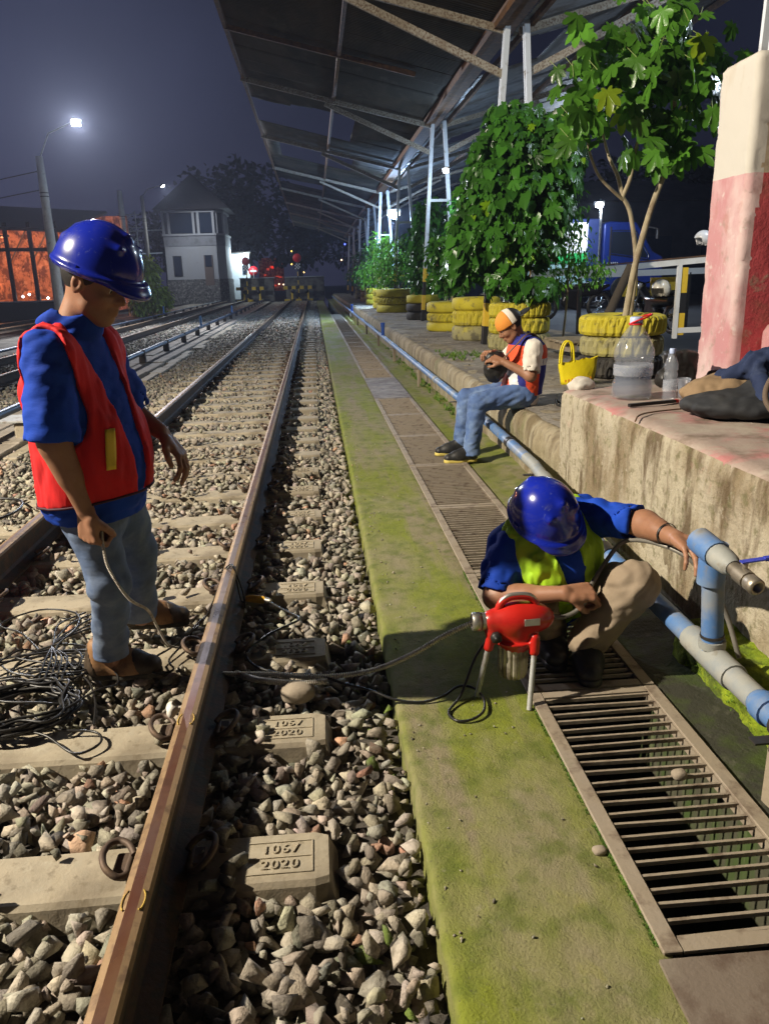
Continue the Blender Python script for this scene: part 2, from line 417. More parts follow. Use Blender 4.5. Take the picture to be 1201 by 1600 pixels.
def clip_mesh(parent, x, side):
    """a bent spring clip beside the rail foot; side=-1 left of rail"""
    s = side
    P = [(0, .045, .02), (.035*s*0, -.02, .022), (.0, -.055, .024), (-.022*-s, -.072, .034), (.055*s, -.055, .052), (.072*s, -.01, .060),
         (.066*s, .04, .056), (.04*s, .062, .050), (.008*s, .045, .046), (-.012*s, .015, .036)]
    P = [(x+p[0]+s*.038, p[1], p[2]) for p in P]
    mb = MB(); P = [(x+(p[0]-x)*.85, p[1]*.85, p[2]*.9) for p in P]; mb.tube(spline(P, 5), .009, 8)
    mb.box((x+s*.045, 0, .012), (.05, .07, .026), None, 0, .006)
    return mb.build('rail_clip', CLIPM, parent)
sl0 = sleeper_mesh(); sl0.location = (SL_CX, 1.075, 0)
for rx in RX:
    for s in (-1, 1):
        c0 = clip_mesh(None, rx-SL_CX+s*.045, s); c0.parent = sl0
def text_mesh(txt, size, ext, name='marking'):
    cu = bpy.data.curves.new(name, 'FONT'); cu.body = txt; cu.size = size; cu.extrude = ext; cu.align_x = 'CENTER'; cu.align_y = 'CENTER'; cu.resolution_u = 3
    cu.space_character = 1.15
    t_ = bpy.data.objects.new(name, cu); COL.objects.link(t_)
    me = bpy.data.meshes.new_from_object(t_.evaluated_get(bpy.context.evaluated_depsgraph_get()))
    bpy.data.objects.remove(t_); me.name = name
    return me
tm1 = text_mesh('1067', .044, .0032); tm2 = text_mesh('2020', .044, .0032)
def weld(a, b, name, offs):
    bm = bmesh.new(); bm.from_mesh(a); n = len(bm.verts)
    bmesh.ops.translate(bm, verts=bm.verts, vec=(0, offs, 0)); bm2 = bmesh.new(); bm2.from_mesh(b)
    bmesh.ops.translate(bm2, verts=bm2.verts, vec=(0, -offs, 0)); t_ = bpy.data.meshes.new('t'); bm2.to_mesh(t_); bm.from_mesh(t_)
    o_ = bpy.data.meshes.new(name); bm.to_mesh(o_); bm.free(); bm2.free(); bpy.data.meshes.remove(t_); return o_
mk_me = weld(tm1, tm2, 'marking', .028)
mk_me.materials.append(CONC)
# thin raised frame lines round the digits
bm = bmesh.new(); bm.from_mesh(mk_me)
for yy in (.057, 0, -.057): bmesh.ops.create_cube(bm, size=1, matrix=Matrix.Translation((0, yy, 0)) @ Matrix.Diagonal((.165, .003, .0034, 1)))
for xx in (.083,): bmesh.ops.create_cube(bm, size=1, matrix=Matrix.Translation((xx, 0, 0)) @ Matrix.Diagonal((.003, .117, .0034, 1)))
bm.to_mesh(mk_me); bm.free()
mk = bpy.data.objects.new('marking', mk_me); COL.objects.link(mk); mk.parent = sl0; mk.location = (SL_L/2-.125, -.002, -.0005)
# the rail seat hides the inner part of each sleeper end; sleepers run on in a loop
NEAR_SL = {0: 'sleeper at the bottom edge, almost hidden by stones', 1: 'sleeper under the near clip, its end block marked 1067 2020 closest to the camera',
           2: 'sleeper under the cable coil, white scrap on its clip, block marked 1067 2020',
           3: 'sleeper under the front boot of the standing worker', 4: 'sleeper behind the standing worker, where the cord crosses the rail',
           5: 'sleeper second behind the standing worker legs, with two loose stones on it'}
SLY = [1.075, 1.69, 2.30, 2.90, 3.53, 4.16, 4.78, 5.40]
while SLY[-1] < 60.3: SLY.append(SLY[-1]+.615)
protos = [sl0]
for i, y in enumerate(SLY):
    o = sl0 if i == 0 else None
    if i:
        o = sl0.copy(); COL.objects.link(o)
        if i < 26:
            for ch in sl0.children:
                if ch.name.startswith('marking') and i > 8: continue
                c = ch.copy(); COL.objects.link(c); c.parent = o
    o.location = (SL_CX+random.uniform(-.012, .012), y, random.uniform(-.006, .004)); o.rotation_euler = (0, 0, random.uniform(-.008, .008))
    lab = NEAR_SL.get(i, '%s sleeper counted from the standing worker towards the red disc, partly covered by stones' % ORD[i-5] if i < 25 else 'pale concrete sleeper far up the middle track, near the buffer stop')
    tag(o, lab, 'sleeper', 'concrete sleepers of the middle track')

# ---- ballast stones
def hull_variants(n, npts, seed, flat=.75):
    rg = np.random.default_rng(seed); out_ = []
    for _ in range(n):
        bm = bmesh.new()
        for _k in range(npts):
            p = rg.normal(size=3); p /= np.linalg.norm(p); p = np.sign(p)*np.abs(p)**.6
            p = p*np.array([1.12, .84, flat*.9])*rg.uniform(.62, 1.08); bm.verts.new(p)
        r = bmesh.ops.convex_hull(bm, input=bm.verts)
        bmesh.ops.delete(bm, geom=[g for g in r['geom_interior'] if isinstance(g, bmesh.types.BMVert)], context='VERTS')
        bmesh.ops.triangulate(bm, faces=bm.faces)
        bm.verts.ensure_lookup_table(); bm.verts.index_update()
        out_.append((np.array([v.co[:] for v in bm.verts]), np.array([[v.index for v in f.verts] for f in bm.faces])))
        bm.free()
    return out_
def scatter(name, pts, rad, variants, mat, tints, seed=1, kind='stuff'):
    rg = np.random.default_rng(seed); N = len(pts)
    pick = rg.integers(0, len(variants), N)
    q = rg.normal(size=(N, 4)); q /= np.linalg.norm(q, axis=1)[:, None]
    a, b, c, d = q.T
    Rm = np.stack([1-2*(c*c+d*d), 2*(b*c-a*d), 2*(b*d+a*c), 2*(b*c+a*d), 1-2*(b*b+d*d), 2*(c*d-a*b), 2*(b*d-a*c), 2*(c*d+a*b), 1-2*(b*b+c*c)], -1).reshape(-1, 3, 3)
    sq = rg.uniform(.78, 1.25, (N, 3))
    Vs, Fs, Cs = [], [], []; base = 0
    for k_, (v, f) in enumerate(variants):
        s = np.where(pick == k_)[0]
        if not len(s): continue
        X = v[None]*sq[s][:, None, :]*rad[s][:, None, None]
        X = np.einsum('nij,nkj->nki', Rm[s], X); X[:, :, 2] *= .85
        X += pts[s][:, None, :]
        Vs.append(X.reshape(-1, 3)); n = len(v)
        Fs.append((f[None]+(np.arange(len(s))*n)[:, None, None]+base).reshape(-1, 3)); base += n*len(s)
        Cs.append(np.repeat(tints[s], n, axis=0))
    o = npmesh(name, np.concatenate(Vs), np.concatenate(Fs), mat, None, False, None, np.concatenate(Cs))
    return tag(o, kind=kind)
def tints_for(pts, rg, moss=True):
    N = len(pts); base = np.array([.33, .295, .235])[None]*np.clip(rg.normal(1, .26, (N, 1)), .4, 1.7)
    base = base*(1+rg.normal(0, .04, (N, 3)))
    red = rg.random(N) < .03; base[red] *= np.array([1.25, .85, .7])
    dk = rg.random(N) < .12; base[dk] *= .6
    if moss:
        p = np.clip((pts[:, 0]-.02)/.3, 0, 1)*.14*(pts[:, 1] < 3)
        g = rg.random(N) < p; base[g] = np.array([.12, .17, .03])*rg.uniform(.8, 1.3, (g.sum(), 1))
    return np.concatenate([base, np.ones((N, 1))], 1)
STONE = M('ballast_stone', (.28, .25, .2), .88, 0, [((.10, .085, .065), 26, .50, .68, .6), ((.40, .36, .28), 60, .56, .72, .45)], [(38, .9, .012), (150, .7, .004)], tint=True)
HV = hull_variants(46, 12, 3); HL = hull_variants(16, 9, 5)
SLA = np.array(SLY)
def field(x0, x1, y0, y1, sp, rg, jit=.5):
    xs = np.arange(x0, x1, sp); ys = np.arange(y0, y1, sp); g = np.stack(np.meshgrid(xs, ys), -1).reshape(-1, 2)
    g[:, 0] += (np.floor(g[:, 1]/sp) % 2)*sp*.5
    return g + rg.uniform(-jit, jit, g.shape)*sp
def bed_z(x, y):
    """top of the ballast"""
    z = -.012 + .012*vnoise(np.stack([x, y, 0*x], -1), 2.3, 9)
    z = np.where(x < SLX[0]-.05, z-.02, z)
    z = np.where(x > -.05, z-.018, z)
    # hollow beside the rail web
    return z
def main_ballast():
    rg = np.random.default_rng(12)
    P, R = [], []
    for (sp, dz, y0, y1, r0, r1) in ((.047, -.065, .75, 7.5, .024, .038), (.045, -.028, .75, 7.5, .013, .043), (.075, -.005, .75, 7.5, .012, .040), (.06, -.03, 7.5, 20, .028, .042), (.085, -.03, 20, 62, .038, .058)):
        g = field(-2.95, .205, y0, y1, sp, rg)
        x, y = g[:, 0], g[:, 1]
        dsl = np.abs(SLA[None, :]-y[:, None]).min(1) if len(g) < 400000 else None
        on = (dsl < .105) & (x > SLX[0]-.04) & (x < SLX[1]+.03)
        r = rg.uniform(r0, r1, len(g))
        z = bed_z(x, y) + dz + rg.uniform(-.008, .008, len(g))
        # a few stones lie on the sleepers, more of them far away
        cover = .012 + .10*(vnoise(np.stack([x*1.5, y*.8, 0*x], -1), 1.7, 4) > .55) + np.where((y > 3.7) & (x < -.9), .35, 0) + np.where((y > 5.4) & (y < 6.9), .45, 0) + np.where(y > 13, .3, 0)
        top = dz > -.05
        keep = (~on) | (top & (rg.random(len(g)) < cover) & (r < .034 + (y > 7)*.03))
        z = np.where(on & keep, .006+r*.45, z)
        # keep stones clear of rail
        for rx in RX:
            dx = np.abs(x-rx); keep &= ~((dx < .05))
            keep &= ~((dx < .10) & on)
            z = np.where(dx < .12, np.minimum(z, -.02), z)
        keep &= ~((on) & (x > RX[1]+.215)); cvr = on & (x > RX[1]+.085) & (x < RX[1]+.215) & top & (r < .034) & (rg.random(len(g)) < .75); keep |= cvr & (x+r < .222); z = np.where(cvr, .002+r*.35, z)
        keep &= x + r < .222
        keep &= ~((np.abs(dsl) < .13) & (np.abs(dsl) > .10) & (z > -.02) & (rg.random(len(g)) < .6))
        P.append(np.stack([x, y, z], -1)[keep]); R.append(r[keep])
    return P, R
P_, R_s = main_ballast()
rg = np.random.default_rng(5)
near = np.concatenate(P_[:3]); nr = np.concatenate(R_s[:3])
scatter('ballast_stones', near, nr, HV, STONE, tints_for(near, rg), 2)
far = np.concatenate(P_[3:]); fr = np.concatenate(R_s[3:])
scatter('ballast_stones', far, fr, HL, STONE, tints_for(far, rg, False), 3)
g = field(-6.9, -3.7, 7, 62, .095, rg); g[:, 0] += off2(g[:, 1]); r = rg.uniform(.035, .055, len(g))
z = np.full(len(g), -.03)+rg.uniform(-.012, .012, len(g))
kx = np.ones(len(g), bool)
for xr in (-6.02, -4.88): kx &= np.abs(g[:, 0]-xr-off2(g[:, 1])) > .06
p = np.stack([g[:, 0], g[:, 1], z], -1)[kx]; scatter('ballast_stones', p, r[kx], HL, STONE, tints_for(p, rg, False), 4)
tag(sweep('ballast_bed', [(-3.0, -.12), (-2.9, -.09), (.215, -.085)], YS, SOIL, (0, .006), 8, 61, seg=.2), kind='structure')
tag(sweep('ballast_bed', [(-8.2, -.10), (-3.6, -.05)], YS, SOIL, (0, .01), 8, 62, seg=.4), kind='structure')
# one large round stone by the spring cable and one on the grate
def boulder(c, s, lab, col=(.30, .25, .19)):
    bm = bmesh.new(); bmesh.ops.create_icosphere(bm, subdivisions=3, radius=1)
    V = np.array([v.co[:] for v in bm.verts]); F = np.array([[v.index for v in f.verts] for f in bm.faces]); bm.free()
    V = np.sign(V)*np.abs(V)**.8; V *= (1+.12*vnoise(V, 1.3, 3)+.05*vnoise(V, 3.1, 4))[:, None]; V = V*np.array(s)
    tag(npmesh('stone', V+np.array(c), F, M('boulder', col, .9, 0, [((.2, .16, .12), 12, .5, .7, .6)], [(50, .5, .006)]), None, True), lab, 'stone')
boulder((-.125, 2.49, .02), (.062, .05, .036), 'large rounded stone beside the third sleeper block, under the spring cable')
boulder((.985, 1.86, .025), (.022, .018, .016), 'small pale stone lying on the bars of the front grate')
boulder((.655, 1.60, .012), (.018, .015, .010), 'small pale stone chip against the left frame of the front grate')

# ---- walkway between the tracks
WALK = M('walkway_boards', (.33, .29, .235), .9, 0, [((.20, .17, .13), 5, .45, .62, .8, (1, .3, 1)), ((.45, .41, .35), 9, .55, .7, .6), ((.14, .16, .05), 3, .62, .75, .6)], [(10, .5, .02, (3, .5, 1)), (70, .5, .006)])
mb = MB(); y = 3.0
while y < 60:
    L_ = random.uniform(1.4, 1.7); ox = off2(y)*.9
    for (xa, wd) in ((-3.62, .50), (-3.12, .46)):
        mb.box((xa+ox+random.uniform(-.01, .01), y+L_/2, -.03+random.uniform(-.008, .008)), (wd-.02, L_-.03, .09), Matrix.Rotation(random.uniform(-.006, .006), 3, 'Y'), 0, .01)
    y += L_
tag(mb.build('walkway', WALK), kind='structure')
mb = MB(); y = 7.0
while y < 40:
    L_ = random.uniform(.6, 1.1)
    if random.random() < .75: mb.box((-2.80+off2(y)*.9+random.uniform(-.05, .05), y+L_/2, -.05), (random.uniform(.14, .26), L_-.04, .06), None, 0, .012)
    y += L_
tag(mb.build('walkway_edge', CONC), kind='structure')
# left: strip of paving beyond the left track and the low bank
tag(sweep('pavement', [(-8.9, -.12), (-8.85, .04), (-7.5, .02), (-7.3, -.1)], Yp, PLAT, (.01, .008), 4, 71, seg=.2), kind='structure')

# ---- grates over the drain
GR = M('grate_iron', (.33, .275, .205), .75, .25, [((.32, .27, .21), 9, .45, .62, .8), ((.10, .06, .04), 14, .52, .68, .7), ((.16, .17, .07), 3, .6, .72, .5)], [(60, .5, .004)])
def make_grate(y0, y1, nb, label):
    o = empty('drain_grate', (.91, (y0+y1)/2, 0), 0, label, 'drain grate', 'steel grates in a row over the drain')
    L = y1-y0-.012; W = .46; f = MB(); z = .012
    for s in (-1, 1): f.box((s*(W/2-.022), 0, z), (.044, L, .010), None, 0, .002); f.box((s*(W/2-.045), 0, z-.022), (.006, L-.02, .034))
    for s in (-1, 1): f.box((0, s*(L/2-.018), z-.001), (W-.092, .036, .009)); 
    f.build('frame', GR, o)
    b = MB(); wv = random.uniform(0, 6)
    for i in range(nb):
        yy = -L/2+.045+(L-.09)*i/(nb-1)
        jt = random.uniform(-.004, .004)
        b.beam((-W/2+.043, yy+jt, z-.006+random.uniform(-.002, .001)), (W/2-.043, yy-jt*.6, z-.006+random.uniform(-.002, .001)), .0085, .012)
    b.build('bars', GR, o)
    return o
GY = [1.27, 2.385, 3.55, 4.73, 5.9, 7.1, 8.3, 9.5]
glab = ['open steel grate in the foreground, wide dark gaps and a small stone on it', 'steel grate under the crouching worker feet', 'steel grate just behind the crouching worker, between helmet and mossy path',
        'steel grate just in front of the seated man shoes', 'steel grate under the seated man shoes', 'steel grate first beyond the seated man shoes', 'steel grate second beyond the seated man, in front of the solid plates']
for i in range(7): make_grate(GY[i], GY[i+1], 23 if i == 0 else 27, glab[i])
plM = M('steel_plate', (.20, .16, .125), .7, .3, [((.32, .28, .22), 3, .45, .6, .8), ((.11, .07, .05), 9, .5, .66, .8)], [(30, .4, .006), (120, .3, .002)])
for (a, b, lb) in ((.15, 1.262, 'brown steel cover plate at the bottom right corner, in front of the first grate'), (9.5, 10.55, 'nearer of two solid steel plates over the drain, beyond the seated man'), (10.55, 11.6, 'farther of two solid steel plates over the drain, beyond the seated man')):
    tag(MB().box((.935 if a < 1 else .91, (a+b)/2, .014), (.56 if a < 1 else .46, b-a-.014, .010), Matrix.Rotation(-.012 if a < 1 else 0, 3, 'Z')).build('cover_plate', plM), lb, 'cover plate')
y = 11.6; i = 0
while y < 34:
    L_ = 1.17
    o = make_grate(y, y+L_, 20, ('steel grate first beyond the two solid plates' if i == 0 else '%s dark steel grate counted from the two solid plates into the distance' % ORD[i])); y += L_; i += 1
rgg = np.random.default_rng(77); n_ = 260; gp = np.stack([np.where(rgg.random(n_) < .6, rgg.normal(.27, .035, n_), rgg.uniform(.24, .69, n_)), rgg.uniform(1.0, 9, n_), np.full(n_, .010)], -1); gp = gp[gp[:, 0] > .235]
scatter('grit', gp, rgg.uniform(.002, .0075, len(gp)), HL, STONE, tints_for(gp, rgg, False), 9)
n_ = 300; gp = np.stack([rgg.uniform(1.62, 3.6, n_), rgg.uniform(4.9, 16, n_), np.full(n_, .44)], -1); scatter('grit', gp, rgg.uniform(.004, .018, n_), HL, STONE, tints_for(gp, rgg, False), 10)
# moss tufts growing along the grate frame
def tufts(name, pts, h, col, lab, n=7):
    mb = MB()
    for (x, y, z) in pts:
        for _ in range(n):
            a = random.uniform(0, 6.28); l = h*random.uniform(.5, 1.2); wd = h*.10
            d = Vector((math.cos(a), math.sin(a), 0)); q = Vector((-d.y, d.x, 0))*wd; b_ = Vector((x, y, z))+d*random.uniform(0, h*.35)
            t1 = b_+d*l*.25+Vector((0, 0, l*.6)); t2 = b_+d*l*.75+Vector((0, 0, l*.85))
            mb.add([b_-q, b_+q, t1+q*.8, t1-q*.8, t2], [(0, 1, 2, 3), (3, 2, 4)])
    return tag(mb.build(name, col), kind='stuff')
LEAFG = M('grass_green', (.09, .19, .02), .7, 0, [((.18, .28, .03), 7, .45, .65, .8)])
pts = [(.692-.02*random.random(), random.choice([random.uniform(1.3, 1.7), random.uniform(1.75, 2.3), random.uniform(3.0, 3.6)]), .004) for _ in range(900)]
tufts('moss', pts, .010, LEAFG, '', 5)
pts = [(1.50-.12*random.random(), random.choice([random.gauss(3.6, .25), random.gauss(8.6, .5), random.gauss(14, 1.5), random.gauss(11, .8)]), .02) for _ in range(120)]
pts += [(random.uniform(1.62, 2.2), random.gauss(10.2, .35), .43) for _ in range(70)]
tufts('grass', pts, .05, LEAFG, '', 7)
pts = [(1.325+.012*math.sin(i*1.7)-.01*random.random(), random.uniform(.6, 2.6), random.uniform(.0, .14)) for i in range(500)]
tufts('moss', pts, .009, LEAFG, '', 4)
# ================================================================== LAMPS
LAMPM = EM('lamp_lens', (.88, .93, 1.0), 60)
POLE = M('pole_concrete', (.50, .48, .42), .85, 0, [((.34, .32, .27), 5, .45, .65, .7, (1, 1, .3)), ((.22, .19, .15), 9, .56, .7, .5)], [(30, .4, .01)])
def lamp_pole(x, y, h, r0, r1, arm, label, power, color, aim, size=R_(165), z0=-.1, radius=.09, lens=LAMPM, energy_off=0):
    o = empty('lamp_pole', (x, y, z0), 0, label, 'lamp pole', 'floodlight poles along the left track')
    p = MB(); p.lathe([(r0, 0), (r0, .02), (r1+(r0-r1)*.25, h*.75), (r1+(r0-r1)*.25+.008, h*.752), (r1, h), (0.001, h+.01)], n=20); p.build('pole', POLE, o)
    q = MB()
    for zz in (h*.78, h*.80): q.lathe([(r1+(r0-r1)*.25+.006, zz-.015), (r1+(r0-r1)*.25+.006, zz+.015)], n=20)
    q.build('band', DARKM, o)
    if arm:
        ax, ay, az = arm
        a = MB(); a.tube([(0, 0, h-.1), (ax*.3, ay*.3, h+az*.7), (ax*.9, ay*.9, h+az)], .03, 8); a.build('arm', STEELP, o)
        hd = MB(); d = (Vector(aim)-Vector((x+ax, y+ay, z0+h+az))).normalized()
        xx = d.cross(Vector((0, 0, 1))).normalized(); zz = xx.cross(d).normalized(); rm = Matrix((xx, d, zz)).transposed()
        hd.box((ax, ay, h+az), (.34, .12, .26), rm, 0, .02); hd.build('lamp_housing', DARKM, o)
        ln = MB(); ln.box(Vector((ax, ay, h+az))+d*.066, (.28, .01, .20), rm, 0, .003); ln.build('lamp_lens', lens, o)
        lp = lamp('lamp_light', tuple(Vector((ax, ay, h+az))+d*.12), power, color, radius, o, 'SPOT', None, size, .6)
        lp.rotation_euler = d.to_track_quat('-Z', 'Y').to_euler()
    return o
KEY = 9300
lamp_pole(-9.0, 1.9, 6.0, .16, .11, (1.1, 0, .75), 'floodlight pole beside the left track, outside the picture at the left', KEY, (1.0, .89, .72), (-.2, 3.6, 0), R_(112))
lamp_pole(-9.15, 30, 5.85, .20, .12, (1.45, -.3, 1.0), 'tall concrete pole with the brightest floodlight, behind the helmet of the standing worker', 6500, (.86, .90, 1.0), (-2.0, 14, 0), R_(170))
lamp_pole(-9.45, 43, 6.1, .20, .12, None, 'plain concrete pole without a lamp, its foot beside the leafy bush', 0, (1, 1, 1), (0, 0, 0))
lamp_pole(-11.0, 56.5, 7.2, .17, .11, (1.5, -.6, .55), 'concrete pole with a small white lamp, in front of the signal cabin', 1500, (.82, .90, 1.0), (-3.5, 55, 0), R_(172))
# ================================================================== SCULPTING TOOLS (distance fields meshed with surface nets)
A3 = lambda p: np.asarray(p, dtype=np.float64)
def cone(a, b, ra, rb):
    a, b = A3(a), A3(b); ab = b-a; L2 = float(ab@ab)+1e-12
    def f(P):
        t = np.clip(((P-a)@ab)/L2, 0, 1); return np.linalg.norm(P-a-t[:, None]*ab, axis=1)-(ra+(rb-ra)*t)
    return f
def ell(c, r, M_=None):
    c, r = A3(c), A3(r); Mx = np.eye(3) if M_ is None else A3(M_)   # rows = local axes
    def f(P):
        q = (P-c)@Mx.T; k0 = np.linalg.norm(q/r, axis=1); k1 = np.linalg.norm(q/(r*r), axis=1)+1e-9
        return k0*(k0-1)/k1
    return f
def rbox(c, h, M_=None, r=.01):
    c, h = A3(c), A3(h); Mx = np.eye(3) if M_ is None else A3(M_)
    def f(P):
        q = np.abs((P-c)@Mx.T)-h+r
        return np.linalg.norm(np.maximum(q, 0), axis=1)+np.minimum(q.max(1), 0)-r
    return f
def econe(a, b, ra, rb, side, k=1.0):
    """tapered limb with an elliptic section: stretched by k along 'side'"""
    a, b, s = A3(a), A3(b), A3(side); ab = b-a; L2 = float(ab@ab)+1e-12; s = s-ab*(s@ab)/L2; s /= np.linalg.norm(s)
    def f(P):
        t = np.clip(((P-a)@ab)/L2, 0, 1); d = P-a-t[:, None]*ab; ds = d@s
        d = d+np.outer(ds*(1/k-1), s); return (np.linalg.norm(d, axis=1)-(ra+(rb-ra)*t))*min(1, k)
    return f
def smin(a, b, k):
    if k <= 0: return np.minimum(a, b)
    h = np.maximum(k-np.abs(a-b), 0)/k; return np.minimum(a, b)-h*h*k*.25
def U(parts, k=.03):
    """parts: fn or (fn, k)"""
    def f(P):
        d = None
        for p in parts:
            fn, kk = p if isinstance(p, tuple) else (p, k)
            v = fn(P); d = v if d is None else smin(d, v, kk)
        return d
    return f
def SUB(a, b, k=.0):
    return lambda P: -smin(-a(P), b(P), k)
def INT(a, b): return lambda P: np.maximum(a(P), b(P))
def OFF(a, o): return lambda P: a(P)-o
def half(c, n):
    c, n = A3(c), A3(n); n = n/np.linalg.norm(n); return lambda P: (P-c)@n
def WR(a, amp, s, seed=0, st=(1, 1, 1), axes=None):
    """cloth folds: ridged noise"""
    st = A3(st)
    def f(P):
        d = a(P); Q = P if axes is None else P@A3(axes).T
        m = np.abs(d) < amp*6+.03; o = np.zeros(len(P))
        if m.any():
            q = Q[m]*st; wv = vnoise(q, s, seed)+.5*vnoise(q, s*2.1, seed+1)
            o[m] = amp*(1-2*np.abs(wv)*1.1)+amp*.5*vnoise(q, s*3.7, seed+2)
        return d+o
    return f
def mesh_sdf(f, lo, hi, h):
    lo, hi = A3(lo), A3(hi); n = np.ceil((hi-lo)/h).astype(int)+1
    c = 4; nc = np.ceil(n/c).astype(int)+1
    g = np.stack(np.meshgrid(*[lo[i]+np.arange(nc[i])*h*c for i in range(3)], indexing='ij'), -1).reshape(-1, 3)
    dc = f(g).reshape(nc)
    D = np.repeat(np.repeat(np.repeat(dc, c, 0), c, 1), c, 2)
    off = c//2; D = D  # nearest coarse sample
    D = D[:n[0], :n[1], :n[2]]
    mask = np.abs(D) < h*c*2.4
    idx = np.argwhere(mask); P = lo+idx*h
    D = D.copy(); D[mask] = f(P) if len(P) else 0
    S = D < 0
    # cells
    cc = [D[i:D.shape[0]-1+i, j:D.shape[1]-1+j, k_:D.shape[2]-1+k_] for i in (0, 1) for j in (0, 1) for k_ in (0, 1)]
    cs = np.stack([x < 0 for x in cc]); act = cs.any(0) & ~cs.all(0)
    vi = np.full(act.shape, -1, dtype=np.int64); ci = np.argwhere(act); vi[act] = np.arange(len(ci))
    vals = np.stack([x[act] for x in cc], 1)
    corners = A3([(i, j, k_) for i in (0, 1) for j in (0, 1) for k_ in (0, 1)])
    acc = np.zeros((len(ci), 3)); cnt = np.zeros(len(ci))
    for a in range(8):
        for b in range(a+1, 8):
            if np.abs(corners[a]-corners[b]).sum() != 1: continue
            va, vb = vals[:, a], vals[:, b]; m = (va < 0) != (vb < 0)
            t = np.where(m, np.clip(va/np.where(m, va-vb, 1), 0, 1), 0); p = corners[a]+(corners[b]-corners[a])*t[:, None]
            acc[m] += p[m]; cnt[m] += 1
    V = lo+(ci+acc/cnt[:, None])*h
    Fs = []
    for ax in range(3):
        o1, o2 = [(1, 2), (2, 0), (0, 1)][ax]
        sl0 = [slice(None)]*3; sl1 = [slice(None)]*3; sl0[ax] = slice(0, -1); sl1[ax] = slice(1, None)
        s0, s1 = S[tuple(sl0)], S[tuple(sl1)]; e_ = np.argwhere(s0 != s1)
        ok = (e_[:, o1] > 0) & (e_[:, o2] > 0) & (e_[:, o1] < act.shape[o1]) & (e_[:, o2] < act.shape[o2]) & (e_[:, ax] < act.shape[ax])
        e_ = e_[ok]
        if not len(e_): continue
        d1 = np.zeros(3, int); d1[o1] = 1; d2 = np.zeros(3, int); d2[o2] = 1
        q = [vi[tuple((e_-d1-d2).T)], vi[tuple((e_-d2).T)], vi[tuple(e_.T)], vi[tuple((e_-d1).T)]]
        q = np.stack(q, 1); inside0 = s0[tuple(e_.T)]
        q[~inside0] = q[~inside0][:, ::-1]; Fs.append(q)
    F = np.concatenate(Fs); F = F[(F >= 0).all(1)]
    used = np.unique(F); mp_ = np.zeros(len(V), np.int64); mp_[used] = np.arange(len(used))
    return V[used], mp_[F]
def sculpt(name, parts, mat, parent=None, smooth_it=1):
    """parts: list of (field, lo, hi, h) meshed and joined as ONE mesh"""
    Vs, Fs, b = [], [], 0
    for (f, lo, hi, h) in parts:
        V, F = mesh_sdf(f, lo, hi, h)
        for _ in range(smooth_it):   # light relaxation
            s = np.zeros_like(V); c = np.zeros(len(V))
            for i in range(4):
                np.add.at(s, F[:, i], V[F[:, (i+1) % 4]]); np.add.at(c, F[:, i], 1)
                np.add.at(s, F[:, i], V[F[:, (i-1) % 4]]); np.add.at(c, F[:, i], 1)
            V = V*.45+.55*s/np.maximum(c, 1)[:, None]
        Vs.append(V); Fs.append(F+b); b += len(V)
    return npmesh(name, np.concatenate(Vs), np.concatenate(Fs), mat, parent, True)
def nrm(v): v = A3(v); return v/np.linalg.norm(v)
def frame(fwd, up):
    """rows: fwd, left, up"""
    f = nrm(fwd); l = nrm(np.cross(up, f)); return np.stack([f, l, np.cross(f, l)])
def bbox(pts, m):
    pts = A3(pts); return pts.min(0)-m, pts.max(0)+m

def head_field(c, Fm, s=1.0):
    """c: head centre; Fm rows forward,left,up; s scale. face looks along forward"""
    g = lambda x, y, z: A3(c)+s*(x*Fm[0]+y*Fm[1]+z*Fm[2])
    E = lambda p, r: ell(g(*p), A3(r)*s, Fm); C = lambda a, b, ra, rb: cone(g(*a), g(*b), ra*s, rb*s)
    base = U([E((-.012, 0, .03), (.095, .074, .088)), (E((.018, 0, -.03), (.070, .060, .080)), .04), (C((.045, 0, -.088), (.062, 0, -.094), .026, .022), .035),
              (C((.02, .045, -.07), (.05, .02, -.09), .022, .022), .03), (C((.02, -.045, -.07), (.05, -.02, -.09), .022, .022), .03),
              (C((.066, .034, .022), (.078, .008, .022), .013, .012), .02), (C((.066, -.034, .022), (.078, -.008, .022), .013, .012), .02),
              (E((.058, .038, -.028), (.024, .022, .022)), .02), (E((.058, -.038, -.028), (.024, .022, .022)), .02),
              (C((.082, 0, .012), (.106, 0, -.024), .008, .013), .014), (C((.094, .010, -.030), (.088, .015, -.032), .009, .008), .01), (C((.094, -.010, -.030), (.088, -.015, -.032), .009, .008), .01),
              (C((.084, .016, -.056), (.091, 0, -.052), .006, .007), .010), (C((.084, -.016, -.056), (.091, 0, -.052), .006, .007), .010),
              (C((.082, .014, -.067), (.089, 0, -.067), .0065, .008), .010), (C((.082, -.014, -.067), (.089, 0, -.067), .0065, .008), .010)], .03)
    eyes = U([E((.078, .031, .004), (.014, .017, .011)), E((.078, -.031, .004), (.014, .017, .011))], .0)
    lids = U([E((.066, .031, .003), (.016, .017, .012)), E((.066, -.031, .003), (.016, .017, .012))], .0)
    def ear(sg):
        o = ell(g(-.008, sg*.079, -.004), A3((.020, .009, .032))*s, Fm); i_ = ell(g(-.002, sg*.088, -.002), A3((.011, .008, .019))*s, Fm)
        return SUB(o, i_, .006)
    return U([SUB(base, eyes, .012), (lids, .006), (ear(1), .008), (ear(-1), .008)], .006)
